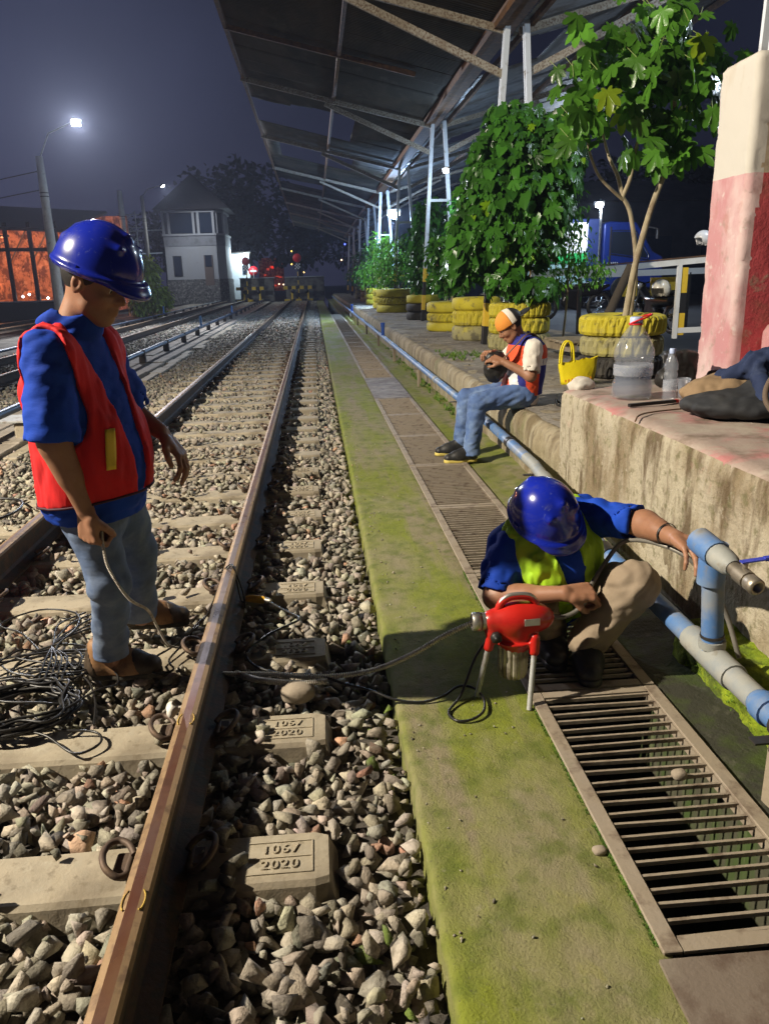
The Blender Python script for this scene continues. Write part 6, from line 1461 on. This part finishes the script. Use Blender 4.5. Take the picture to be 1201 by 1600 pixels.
small_lamp(6.6, 9.5, 4.95, ZP, 'unseen fill lamp added beyond the right edge of the picture', 330, (.72, .85, 1.0), .08, post=False)  # added bluish fill, out of view, brightens the right roof wing and pillar

# ================================================================== YARD BEHIND THE PLATFORM
wp2 = WHITEP
fn = empty('railing', (3.25, 11.9, ZP), 0, 'white painted metal railing behind the yellow tyres, with striped post', 'railing')
mb = MB(); mb.beam((.0, 0, .99), (1.4, 0, 1.07), .05, .085, 0); mb.beam((1.4, 0, 1.07), (3.2, 0, 1.19), .05, .085, 0); mb.beam((2.28, 0, .12), (3.2, 0, .13), .04, .08, 0); mb.beam((0, -.03, 1.045), (3.2, -.03, 1.245), .008, .02, 1); mb.build('rail', [WHITEP, RUST], fn)
for (x, st_) in ((.02, False), (2.28, True)):
    mb = MB(); mb.beam((x, 0, 0), (x, 0, 1.16), .06, .06, 0)
    if st_:
        for i, (a, b) in enumerate(((.05, .38), (.38, .68), (.68, 1.05))): mb.beam((x+.09, 0, a), (x+.09, 0, b), .03, .09, (1, 2, 1)[i], (1, 0, 0))
    mb.build('post', [WHITEP, YELP, BLKP], fn)
f2 = empty('railing', (-.2, 0, 0), 0, 'far run of white railing with yellow board, behind the parked motorbike', 'railing')
mb = MB(); mb.beam((4.6, 13.2, 1.40), (8.6, 13.6, 1.44), .06, .10); mb.build('rail', WHITEP, f2)
mb = MB(); mb.box((6.25, 13.5, 1.12), (.55, .04, .42), None, 0, .004); mb.box((5.55, 13.4, 1.18), (.30, .04, .30), None, 0, .004); mb.build('board', YELP, f2)
for x in (4.7, 6.6, 8.4): mb = MB(); mb.beam((x, 13.4, ZP), (x, 13.4, 1.4), .06, .06); mb.build('post', DARKM, f2)
tag(MB().beam((4.30, 8.2, ZP), (4.62, 8.5, 1.45), .07, .03).build('wooden_plank', M('pale_wood', (.48, .40, .28), .8, 0, [((.32, .24, .15), 7, .45, .65, .7, (1, 1, .2))])), 'pale wooden plank leaning against the pink pillar behind it', 'plank')
pa = MB()
for i in range(5): pa.box((3.55+.0*i, 9.6+i*.17, .62), (1.1, .11, .025), Matrix.Rotation(.12, 3, 'Z'))
for x in (3.1, 3.55, 4.0): pa.box((x, 9.95, .55), (.09, .85, .10), Matrix.Rotation(.12, 3, 'Z'))
tag(pa.build('wooden_pallet', M('grey_wood', (.30, .25, .17), .85, 0, [((.16, .12, .08), 6, .45, .65, .8)], [(30, .4, .005)])), 'weathered wooden pallet on the ground right of the seated man', 'pallet')
tag(MB().tube(spline([(3.35, 9.4, ZP), (3.55, 9.5, .9), (3.85, 9.6, 1.5)], 5), [.07]*6+[.055]*5, 9).build('bent_trunk', M('dark_bark', (.06, .05, .04), .9, 0, [], [(40, .6, .01)])), 'dark slanting trunk stump right of the tall tyre stack', 'trunk')
# motorbikes
BIKEB = M('bike_black', (.015, .015, .018), .25, .1, coat=.4); CHR = M('chrome', (.6, .6, .6), .2, 1); BIKES = M('bike_silver', (.35, .36, .38), .35, .4)
def motorbike(loc, rz, label, s=1.0, col=BIKEB):
    o = empty('motorbike', loc, rz, label, 'motorbike', 'motorbikes parked behind the railing'); o.scale = (s, s, s)
    for x in (-.62, .62):
        mb = MB(); mb.lathe([(.22, -.035), (.27, -.045), (.295, -.02), (.30, 0), (.295, .02), (.27, .045), (.22, .035)], (x, 0, .30), (0, 1, 0), 32); wh = mb.build('wheel', BLACKRUB, o)
        mb = MB(); mb.lathe([(.225, -.02), (.232, 0), (.225, .02)], (x, 0, .30), (0, 1, 0), 28); mb.lathe([(.05, -.05), (.05, .05)], (x, 0, .3), (0, 1, 0), 12)
        for k_ in range(10): a = k_*math.pi/5; mb.beam((x, 0, .30), (x+.225*math.cos(a), 0, .30+.225*math.sin(a)), .008, .012)
        mb.build('rim', CHR, wh)
    F_ = U([cone((-.55, 0, .62), (.1, 0, .60), .10, .12), (cone((.1, 0, .55), (.42, 0, .80), .09, .10), .08), (cone((-.1, 0, .36), (.12, 0, .42), .15, .15), .06), (cone((-.55, 0, .64), (-.82, 0, .74), .08, .03), .05), (cone((.55, 0, .62), (.72, 0, .58), .07, .03), .05)], .06)
    F_ = INT(F_, lambda P: np.abs(P[:, 1])-.10); V, F = mesh_sdf(F_, (-1, -.25, .1), (.95, .25, 1.05), .022); npmesh('body', V, F, col, o, True)
    mb = MB(); mb.box((-.32, 0, .76), (.62, .20, .09), Matrix.Rotation(.10, 3, 'Y'), 0, .03); mb.build('seat', BLACKRUB, o)
    mb = MB(); mb.tube([(.62, .09, .30), (.42, .09, .86)], .022, 8); mb.tube([(.62, -.09, .30), (.42, -.09, .86)], .022, 8); mb.tube([(-.62, -.08, .30), (-.05, -.08, .34)], .025, 8); mb.tube([(-.8, -.12, .40), (-.2, -.12, .32), (.1, -.10, .3)], .035, 8); mb.build('fork', CHR, o)
    mb = MB(); mb.tube(spline([(.26, .36, .98), (.36, .2, 1.0), (.40, 0, .96), (.36, -.2, 1.0), (.26, -.36, .98)], 4), .016, 7); mb.build('handlebar', BIKEB, o)
    mb = MB(); mb.lathe([(.001, .05), (.07, .04), (.085, 0), (.05, -.08)], (.50, 0, .90), (1, 0, -.1), 16); mb.build('headlight', M('glass_lens', (.7, .72, .75), .1, 0, spec=.9), o)
    return o
motorbike((5.75, 17.6, ZP), R_(180), 'dark motorbike parked behind the railing under the trailing plant, rear wheel showing', 1.0)
motorbike((4.6, 18.6, ZP), R_(165), 'second dark motorbike half hidden behind the big climber', 1.0, BIKES)
motorbike((5.75, 13.2, ZP), R_(100), 'motorbike behind the yellow tyres carrying the cream helmet', .85)
def crash_helmet(loc, rz, col, label, s=1.0):
    F_ = ell((0, 0, 0), (.14*s, .125*s, .135*s)); F_ = SUB(INT(F_, half((0, 0, -.10*s), (0, 0, -1))), rbox((.13*s, 0, -.035*s), (.07*s, .10*s, .05*s), None, .02)); F_ = SUB(F_, ell((0, 0, -.03*s), (.118*s, .105*s, .115*s)))
    V, F = mesh_sdf(F_, (-.2*s, -.2*s, -.2*s), (.2*s, .2*s, .2*s), .012); o = npmesh('crash_helmet', V, F, col, None, True); o.location = loc; o.rotation_euler = (0, 0, rz); return tag(o, label, 'helmet', 'crash helmets of the parked riders')
crash_helmet((5.35, 12.1, 1.16), R_(-150), M('cream_helmet', (.62, .58, .48), .25, coat=.5), 'cream crash helmet behind the striped railing post', 1.15)
crash_helmet((4.95, 16.8, 1.80), R_(200), M('white_helmet', (.7, .7, .7), .25, coat=.5), 'white crash helmet on the railing left of the trailing plant', 1.3)
crash_helmet((4.70, 16.8, 1.74), R_(170), BIKEB, 'dark crash helmet left of the white one', 1.2)
crash_helmet((5.42, 11.0, 1.84), R_(180), M('white_helmet_2', (.66, .68, .72), .25, coat=.5), 'white crash helmet beside the edge of the pink pillar', .9)
# blue truck
TB = M('truck_blue', (.015, .045, .30), .3, .1, [((.008, .02, .13), 3, .5, .7, .6)], coat=.4); TBD = M('truck_box', (.015, .035, .16), .6); GLD = M('dark_glass', (.02, .028, .045), .12, .0, spec=.6)
tk = empty('truck', (10.9, 30, ZP), 0, 'blue truck with white wheel rims parked in the yard behind the motorbikes', 'truck')
mb = MB(); mb.prism([(0, .35), (0, 2.78), (.25, 2.85), (1.25, 2.80), (1.95, 1.75), (2.35, 1.55), (2.42, .45)], 1, 0, 2.0); c_ = mb.build('cab', TB, tk)
c_.data.materials[0] = TB; md = c_.modifiers.new('bevel', 'BEVEL'); md.width = .06; md.segments = 2
MB().prism([(.32, 1.72), (.34, 2.48), (1.18, 2.46), (1.72, 1.62), (1.70, 1.52)], 1, -.012, .03).build('side_window', GLD, tk)
w_ = MB(); P = [(.28, 0, 1.68), (.30, 0, 2.53), (1.20, 0, 2.51), (1.78, 0, 1.62), (1.76, 0, 1.46), (.28, 0, 1.68)]; w_.tube([Vector(p)+Vector((0, -.02, 0)) for p in P], .022, 6); w_.build('window_trim', CHR, tk)
MB().box((-1.55, 1.0, 1.75), (2.9, 2.1, 2.4), None, 0, .03).build('cargo_box', TBD, tk); MB().box((-1.3, 1.0, .42), (3.0, .9, .2)).build('chassis', DARKM, tk)
for x in (.78, -2.0):
    mb = MB(); mb.lathe([(.22, -.13), (.38, -.13), (.42, -.10), (.42, .10), (.38, .13), (.22, .13)], (x, .10, .42), (0, 1, 0), 30); wh = mb.build('wheel', BLACKRUB, tk)
    mb = MB(); mb.lathe([(.001, .10), (.08, .10), (.09, .05), (.17, .05), (.24, .10), (.26, .12)], (x, .10, .42), (0, -1, 0), 30); rm_ = mb.build('rim', WHITEP, wh)
    mb = MB()
    for k_ in range(6): a = k_*math.pi/3; mb.lathe([(.001, .0), (.035, 0)], (x+.17*math.cos(a), .034, .42+.17*math.sin(a)), (0, -1, 0), 10)
    mb.build('rim_hole', BLKP, rm_)
mb = MB(); mb.box((.26, -.03, 1.85), (.05, .06, 1.6)); mb.box((1.98, -.22, 2.35), (.10, .14, .34), None, 0, .02); mb.tube([(1.7, 0, 2.62), (1.98, -.2, 2.55)], .02, 6); mb.build('mirror', DARKM, tk)
mb = MB()
for i in range(6): mb.box((.20+.075*i, -.006, 1.34), (.045, .006, .10))
mb.build('door_lettering', WHITEP, tk)
# banner and dark yard buildings
ban = MB(); ban.box((8.5, 29.2, 2.65), (3.0, .06, 1.1), None, 0); ban.box((8.5, 29.17, 1.98), (3.0, .06, .34), None, 1); ban.box((8.5, 29.2, 1.45), (3.0, .06, .78), None, 2)
tag(ban.build('hoarding', [WHITEP, M('green_stripe', (.02, .45, .10), .6), M('pale_teal', (.35, .55, .55), .6)]), 'white hoarding with a green stripe behind the climber', 'hoarding')
DKB = M('dark_building', (.03, .03, .04), .9, 0, [((.05, .05, .06), 1.5, .45, .6, .7)])
o = empty('yard_building', (24, 48, 0), 0, 'long dark low building across the yard behind the truck', 'building')
MB().box((0, 0, 2.6), (40, 6, 5.2)).build('wall', DKB, o); MB().prism([(-3.6, 5.2), (0, 6.6), (3.6, 5.2)], 0, -20.4, 20.4).build('roof', DKB, o)
for i in range(9): MB().box((-14+i*3.2, -3.03, 2.6), (1.4, .06, 1.5)).build('window', GLD, o)
# dark trees round the far end
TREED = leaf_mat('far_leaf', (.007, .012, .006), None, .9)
def big_tree(x, y, h, r, label, n=900, sz=.6, seed=1, tm=1.0, mat=TREED):
    o = empty('dark_tree', (x, y, 0), 0, label, 'tree', 'dark trees beyond the tracks'); rg = np.random.default_rng(seed); Ps, Ds = [], []
    for k_ in range(9):
        a = rg.uniform(0, 6.28); rr = rg.uniform(.1, .6)*r; c = (rr*math.cos(a), rr*math.sin(a), h*rg.uniform(.42, .82)); p, d = shell_pts(c, (r*.55, r*.55, h*.2), n//9, rg, .5); Ps.append(p); Ds.append(d)
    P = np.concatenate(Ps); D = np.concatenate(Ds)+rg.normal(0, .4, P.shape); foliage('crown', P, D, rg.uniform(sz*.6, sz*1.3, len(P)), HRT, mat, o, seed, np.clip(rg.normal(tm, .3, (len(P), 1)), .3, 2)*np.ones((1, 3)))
    mb = MB(); brn(mb, [(0, 0, -.2), (.1, 0, h*.3), (-.1, .1, h*.6)], r*.07, r*.03); mb.build('trunk', M('far_bark', (.03, .025, .02), .9), o); return o
for i, (x, y, h, r, lb) in enumerate(((-5.6, 74, 11.6, 3.6, 'big dark tree right of the signal cabin, black against the sky'), (-9.6, 80, 12.5, 4.5, 'dark tree behind the signal cabin roof'), (-1.2, 80, 9.5, 4, 'dark tree behind the red disc signal'), (4.5, 82, 10, 5, 'dark tree behind the end of the canopy'),
                                     (-16, 92, 9, 5, 'dark tree left of the signal cabin'), (-26, 90, 8.5, 6, 'dark tree behind the orange lit shed'), (10, 70, 9, 5, 'dark tree beyond the yard'), (17, 62, 9.5, 5, 'dark tree behind the street lamp'), (25, 58, 10, 6, 'dark tree behind the long dark building'), (34, 54, 11, 6, 'dark tree at the far right of the yard'), (17, 52, 7.5, 3.2, 'dark tree just behind the truck cab'), (23, 50, 8.5, 3.6, 'dark tree right of the truck'), (-38, 80, 9, 7, 'dark tree at the far left'))):
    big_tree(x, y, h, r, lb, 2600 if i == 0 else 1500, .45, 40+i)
# ================================================================== END OF THE TRACKS
def buffer_stop(x, y, w_, label, disc):
    o = empty('buffer_stop', (x, y, 0), 0, label, 'buffer stop', 'striped buffer stops at the end of the tracks')
    BK = M('buffer_wall', (.16, .15, .13), .9, 0, [((.06, .055, .05), 3, .45, .62, .8)], [(12, .6, .02)])
    MB().box((.45, .9, .85), (w_, .5, 1.75), None, 0, .03).build('wall', BK, o)
    MB().box((.45, .62, 1.74), (w_+.06, .1, .06)).build('coping', STEELP, o)
    mb = MB()
    for x_ in (-.55, .65): mb.beam((x_, .35, 0), (x_, .35, 1.0), .10, .14); mb.beam((x_, .35, .9), (x_, -.3, .05), .08, .10)
    mb.build('frame', [YELP, BLKP], o)
    mb = MB()
    for i in range(8): mb.box((-1.0+.30*i, .28, .98), (.30, .10, .24), None, 1 if i % 2 else 0)
    mb.build('crossbeam', [YELP, BLKP], o)
    for x_ in (-.45, .55): mb = MB(); mb.lathe([(.001, -.04), (.16, -.03), (.16, .01), (.05, .03), (.05, .2)], (x_, .05, .72), (0, 1, 0), 18); mb.build('buffer', BLKP, o)
    mb = MB()
    for i in range(6): mb.box((-.9+.42*i, -.1, .10), (.42, .2, .14), None, i % 2)
    mb.build('sleeper_stop', [YELP, BLKP], o); return o
buffer_stop(-1.06, 60.6, 2.9, 'striped buffer stop ending the middle track, below the red disc', None)
buffer_stop(-4.75, 62.5, 2.6, 'striped buffer stop ending the left track, with a round dark plate', None)
RDS = M('signal_red', (.75, .012, .02), .45)
def disc_signal(x, y, label, z=3.06, base=True):
    o = empty('disc_signal', (x, y, 0), 0, label, 'signal', 'red disc signals at the track ends')
    mb = MB()
    for i in range(8): mb.tube([(0, 0, .3*i), (0, 0, .3*i+.3)], .035, 8, i % 2)
    mb.build('post', [YELP, BLKP], o)
    MB().tube([(0, 0, 2.4), (0, 0, z-.2)], .02, 8).build('rod', STEELP, o); MB().lathe([(.001, .03), (.30, .025), (.31, 0), (.30, -.025), (.001, -.03)], (0, 0, z), (0, -1, 0), 32).build('disc', RDS if base else M('faded_red', (.30, .05, .06), .7), o)
    mb = MB(); n_ = 4
    for i in range(n_):
        for j in range(n_): mb.box((-.15+.1*i, -.04, 2.33+.1*j), (.1, .03, .1), None, (i+j) % 2)
    mb.build('chequered_plate', [WHITEP, BLKP], o); return o
disc_signal(-1.08, 60.2, 'bright red round disc on a striped post at the end of the middle track'); disc_signal(-4.95, 61.9, 'dull red round disc near the lit white wall', 2.95, False)
# no entry sign
o = empty('road_sign', (-4.72, 66, 0), 0, 'small red no entry sign between the white wall and the buffer stop', 'sign'); MB().tube([(0, 0, 0), (0, 0, 2.5)], .03, 8).build('post', STEELP, o)
MB().lathe([(.001, .02), (.38, .015), (.38, -.015)], (0, 0, 2.3), (0, -1, 0), 28).build('face', M('sign_red', (.7, .02, .03), .5), o); MB().box((0, -.03, 2.3), (.5, .02, .13)).build('bar', WHITEP, o)
# signal cabin
WC = M('cabin_white', (.30, .30, .31), .85, 0, [((.30, .29, .28), 1.6, .48, .64, .7, (1, 1, .4)), ((.24, .22, .20), 3, .58, .72, .6)], [(12, .3, .01)]); GC = M('cabin_grey_band', (.20, .20, .21), .85, 0, [((.12, .12, .12), 2, .5, .66, .7)]); ST = M('rubble_base', (.10, .095, .09), .9, 0, [((.26, .25, .23), 7, .5, .62, .8), ((.03, .03, .03), 9, .5, .62, .8)], [(8, .8, .03)])
cb_ = empty('signal_cabin', (-8.4, 60, 0), 0, 'two storey white signal cabin with a glazed upper floor and hipped roof', 'building')
fp = [(-2.05, 0), (1.6, 0), (2.15, .8), (2.15, 4.6), (-2.05, 4.6)]
def fprism(name, poly, z0, z1, mat): return MB().prism(poly, 2, z0, z1).build(name, mat, cb_)
def grow(p, g): cx, cy = 0, 2.3; return [(cx+(x-cx)*(1+g/2.1), cy+(y-cy)*(1+g/2.3)) for x, y in p]
fprism('base', grow(fp, .05), 0, 1.75, ST); fprism('wall', fp, 1.75, 4.05, WC); fprism('band', grow(fp, .03), 4.05, 4.75, GC); fprism('sill', grow(fp, .10), 4.75, 4.88, WC); fprism('lintel', grow(fp, .06), 6.3, 6.45, WC)
fprism('upper_wall', grow(fp, -.12), 4.88, 6.3, M('cabin_dark_inside', (.035, .035, .045), .6))
for (x, y) in ((-2.02, 0), (-1.62, 0), (.12, 0), (.45, 0), (1.50, 0), (1.68, .2), (2.12, .85), (2.14, 1.9), (2.14, 3.0)): MB().box((x, y, 5.6), (.17, .17, 1.46)).build('mullion', WC, cb_)
for (x0, x1) in ((-1.53, .04), (.54, 1.40)): w_ = MB().box(((x0+x1)/2, -.0, 5.58), (x1-x0, .05, 1.30)).build('window', GLD, cb_)
mb = MB(); mb.box((-1.25, -.01, 2.68), (.62, .06, 1.42)); w_ = mb.build('window', BLKP, cb_); MB().box((-1.25, -.05, 2.68), (.48, .03, 1.28)).build('pane', GLD, w_)
d_ = MB().box((.95, -.02, 2.35), (.62, .08, 2.1)).build('door', M('cabin_door', (.12, .085, .07), .7), cb_); MB().box((.95, -.07, 3.0), (.46, .03, .8)).build('pane', GLD, d_)
e_ = 1.18; R4 = [(-2.6, -.5, 6.5), (2.7, -.5, 6.5), (2.7, 5.1, 6.5), (-2.6, 5.1, 6.5), (.0, 1.6, 9.05), (.1, 3.0, 9.05)]
MB().add(R4, [(0, 1, 4), (1, 2, 5, 4), (2, 3, 5), (3, 0, 4, 5), (3, 2, 1, 0)]).build('roof', M('cabin_roof', (.012, .010, .012), .8, 0, [((.02, .017, .017), 3, .5, .7, .7)], [(6, .5, .03)]), cb_)
# lit white wall and little shed beside the cabin
o = empty('white_shed', (-5.75, 66, 0), 0, 'brightly lit small white building right of the signal cabin', 'building'); MB().box((0, 1.5, 1.9), (1.5, 3, 3.5)).build('wall', M('lit_white_wall', (.75, .78, .80), .8), o); MB().box((0, 1.5, 3.7), (1.8, 3.4, .12)).build('roof', DARKM, o); MB().box((.35, -.02, 2.4), (.36, .06, .7)).build('window', GLD, o)
o = empty('wall_lamp', (-5.3, 64.6, 3.6), 0, 'lamp lighting the small white building, out of sight behind its edge', 'lamp'); MB().box((0, 0, .06), (.2, .1, .08), None, 0, .01).build('lamp_housing', DARKM, o); lamp('lamp_light', (0, 0, -.05), 420, (.70, .90, 1.0), .08, o)
# street lights and reddish shop front far behind
o = empty('shop_front', (-4.6, 88, 0), 0, 'low shop front glowing red far behind the gap between the buffer stops', 'building'); MB().box((.2, 1, 2.2), (2.6, 2, 3.4)).build('wall', M('shop_wall', (.45, .10, .07), .7, 0, [((.7, .35, .2), 3, .5, .6, .8), ((.08, .02, .02), 4, .5, .6, .8)]), o)
rr = random.Random(3); RN_ = EM('red_neon', (1.0, .10, .05), .35)
for i in range(14): mb = MB(); mb.box((rr.uniform(-1.0, 1.2), -.06, rr.uniform(.9, 3.2)), (rr.uniform(.1, .5), .04, rr.uniform(.08, .22))); mb.build('lit_sign', RN_, o)
mb = MB()
for i in range(8): mb.lathe([(.001, .09), (.09, 0), (.001, -.09)], (-2.2+i*.62+rr.uniform(-.1, .1), -.5, 1.0+rr.uniform(-.1, .2)), n=8)
mb.build('string_light', EM('warm_bulb', (1.0, .75, .5), 3.0), o); lamp('lamp_light', (0, -2.2, 3.2), 9, (1.0, .18, .10), .2, o)
for i, (x, y, z, c) in enumerate(((-1.9, 79, 4.2, (1, .6, .1)), (-1.95, 78.5, 3.0, (1, .55, .1)), (-.9, 85, 2.3, (1, .6, .15)), (3.1, 76, 4.6, (.1, .15, 1)), (3.3, 76, 5.6, (.5, .7, 1)), (2.7, 75, 3.2, (1, .5, .3)))):
    tag(MB().lathe([(.001, .07), (.07, 0), (.001, -.07)], (x, y, z), n=10).build('far_light', EM('far_bulb', c, 8)), ('amber light high in the dark trees right of the big tree', 'amber light lower in the dark trees', 'small orange light left of the red disc', 'tiny blue light at the end of the canopy', 'tiny pale light at the end of the canopy, topmost', 'tiny orange light behind the last shrubs')[i], 'light')
# relay box and short posts by the left track
o = empty('trackside_box', (-5.75, 40, 0), 0, 'small pale trackside box on a post beyond the left track', 'trackside box'); MB().tube([(0, 0, 0), (0, 0, .7)], .05, 8).build('post', DARKM, o); MB().box((0, 0, .95), (.42, .3, .5), None, 0, .02).build('box', M('pale_box', (.45, .40, .32), .7), o); o.location.x = -7.6
cbx = MB(); cbx.box((-2.78, 8.0, .05), (.42, .35, .22), None, 0, .02); cbx.box((-2.83, 8.0, .175), (.62, .42, .02), None, 1, .002); tag(cbx.build('junction_box', [CONC, STEELP]), 'low concrete box with a steel lid between walkway and middle track', 'box')
# pipes along the left track
BPD = M('dark_blue_pipe', (.05, .075, .12), .45, .2, [((.12, .13, .14), 5, .5, .7, .7)])
for (xa, r, lb, y0) in ((-3.28, .045, 'dark blue pipe on low supports beside the walkway', 6), (-6.42, .03, 'thinner dark pipe beyond the left track', 9)):
    o = empty('trackside_pipe', (0, 0, 0), 0, lb, 'pipe', 'pipes along the left track'); MB().tube([(xa+off2(y), y, .20) for y in range(y0, 63, 3)], r, 10).build('pipe_run', BPD, o); y = y0+1.5
    while y < 60: mb = MB(); mb.box((xa+off2(y), y, .075), (.12, .09, .18)); mb.box((xa+off2(y), y, .20), (r*2.4, .05, r*2.4), None, 0, .01); mb.build('support', DARKM, o); y += 2.6
    for yy in ((24, 34) if r > .04 else (21, 36)): mb = MB(); mb.tube([(xa+off2(yy), yy, .2), (xa+off2(yy), yy, .52)], .035, 8); mb.build('hydrant', M('hydrant_blue', (.10, .25, .50), .5), o)
# bush by the poles
shrub(-7.55, 38, -.05, [((-.2, 0, 1.5), (.75, .7, .9), 1.3), ((.35, 0, .9), (.65, .6, .7), 1), ((0, 0, 2.2), (.6, .6, .6), .9), ((-.4, 0, .6), (.5, .5, .5), .8)], 'tall feathery green bush beyond the left track, beside the plain pole', .26, 620, leaf_mat('bush_leaf', (.24, .32, .06), None), (1.3, 1.25, .9), SML, True, 'leafy_bush', None)
# orange lit shed at the far left
OR = M('shed_brick', (.52, .28, .16), .85, 0, [((.10, .045, .03), 1.6, .46, .56, .85), ((.75, .48, .30), 3.3, .56, .66, .8), ((.05, .03, .02), 5, .56, .66, .8, (1, 1, .3))], [(8, .5, .03)])
o = empty('open_shed', (-16.6, 41, 0), 0, 'open sided shed lit orange inside, at the left edge behind the worker', 'building')
MB().box((-.2, 7, 2.6), (13, .3, 5.2)).build('back_wall', OR, o); MB().add([(-7, -1, 4.6), (5.0, -1, 3.9), (5.0, 8, 5.4), (-7, 8, 6.2), (-7, -1, 4.75), (5, -1, 4.05), (5, 8, 5.55), (-7, 8, 6.35)], [(0, 1, 2, 3), (7, 6, 5, 4), (0, 4, 5, 1), (1, 5, 6, 2), (2, 6, 7, 3), (3, 7, 4, 0)]).build('roof', DARKM, o)
for x in (-5.2, -1.6, 2.3, 3.4, 4.6): MB().beam((x, -.8, 0), (x, -.8, 4.4), .16, .16).build('column', DARKM, o)
mb = MB(); mb.beam((-7, -.8, 3.35), (5, -.8, 3.15), .12, .16)
mb.build('beam', DARKM, o)
for i in range(9): mb = MB(); mb.beam((-6.4+i*1.25, 6, 3.2+random.uniform(-.6, .9)), (-5.2+i*1.25, 6, 4.2+random.uniform(-.6, .6)), .07, .07); mb.build('beam', DARKM, o)
for i in range(22):
    mb = MB(); w_, h_ = random.uniform(.3, .9), random.uniform(.3, .9); mb.box((0, 0, h_/2), (w_, .5, h_), None, 0, .02); c_ = mb.build('crate', [OR, DARKM, M('shed_pale', (.6, .45, .35), .8)][i % 3]); c_.location = (-22+i*.48, 43+random.uniform(0, 3.5), 0 if i % 3 else .9); tag(c_, 'reddish crate among the goods stacked inside the orange lit shed', 'crate', 'crates in the orange lit shed')
for x in (-4, 1.4): hd_ = MB(); hd_.box((x, 1.6, 3.95), (.4, .2, .10)); hd_.build('lamp_housing', DARKM, o); lamp('lamp_light', (x, 1.6, 3.7), 850, (1.0, .36, .16), .2, o)
mb = MB()
for i in range(9): mb.lathe([(.001, .07), (.08, 0), (.001, -.07)], (random.uniform(-5, 4.4), -.2, random.uniform(.9, 1.15)), n=8)
mb.build('small_lights', EM('shed_bulbs', (.9, .9, 1.0), 6), o)
tag(MB().box((-20, 37, .42), (19, 1.2, .85), None, 0, .03).build('low_wall', M('dark_wall', (.06, .055, .05), .9, 0, [], [(10, .5, .02)])), 'long low dark wall in front of the orange lit shed', 'wall')
tag(MB().box((-20, 36.4, .87), (19, .12, .05)).build('pipe_rail', STEELP), 'thin pale rail along the top of the low dark wall', 'rail')
# catenary-like portal frames between poles and cabin
o = empty('lattice_mast', (-13.2, 62, 0), 0, 'pale lattice mast behind the plain pole, left of the cabin', 'mast')
mb = MB()
for x in (-.5, .5): mb.beam((x, 0, 0), (x, 0, 6.6), .08, .08)
for i in range(7): mb.beam((-.5, 0, .4+i*.9), (.5, 0, 1.2+i*.9), .05, .05); mb.beam((-.8, 0, 1.0+i*.9), (.8, 0, 1.0+i*.9), .05, .05)
mb.beam((-2.2, 0, 5.2), (2.4, 0, 5.3), .08, .08); mb.beam((-2.0, 0, 3.6), (2.2, 0, 3.7), .08, .08); mb.beam((-2.2, 0, 5.2), (0, 0, 6.4), .05, .05); mb.build('frame', STEELP, o)
o = empty('sky_lamp', (-13.4, 60.5, 0), 0, 'lamp lighting the lattice mast, hidden behind the bush', 'lamp'); MB().box((0, 0, 3.0), (.2, .1, .15), None, 0, .01).build('lamp_housing', DARKM, o); lamp('lamp_light', (0, -.1, 2.85), 160, (.55, .75, 1.0), .1, o)
for i, (za, zb, lb) in enumerate(((5.3, 5.6, 'upper dark overhead wire at the left'), (4.7, 5.1, 'lower dark overhead wire at the left'))):
    tag(MB().tube([(-9.15, 30, za), (-14, 33, za-.35), (-20, 37, za-.3), (-28, 42, zb)], .02, 6).build('overhead_wire', BLKP), lb, 'wire')
# ================================================================== NIGHT HAZE
hz = MB().box((0, 110, 9.2), (320, 300, 23.0)).build('haze', [])
hm = bpy.data.materials.new('haze_air'); hm.use_nodes = True; ht = hm.node_tree; ht.nodes.clear()
ho_ = ht.nodes.new('ShaderNodeOutputMaterial'); hv = ht.nodes.new('ShaderNodeVolumePrincipled'); hv.inputs['Density'].default_value = .0009; hv.inputs['Color'].default_value = (.75, .80, 1, 1); hv.inputs['Anisotropy'].default_value = .55
ht.links.new(hv.outputs[0], ho_.inputs['Volume']); hz.data.materials.append(hm); tag(hz, kind='stuff')
SC.cycles.volume_bounces = 0
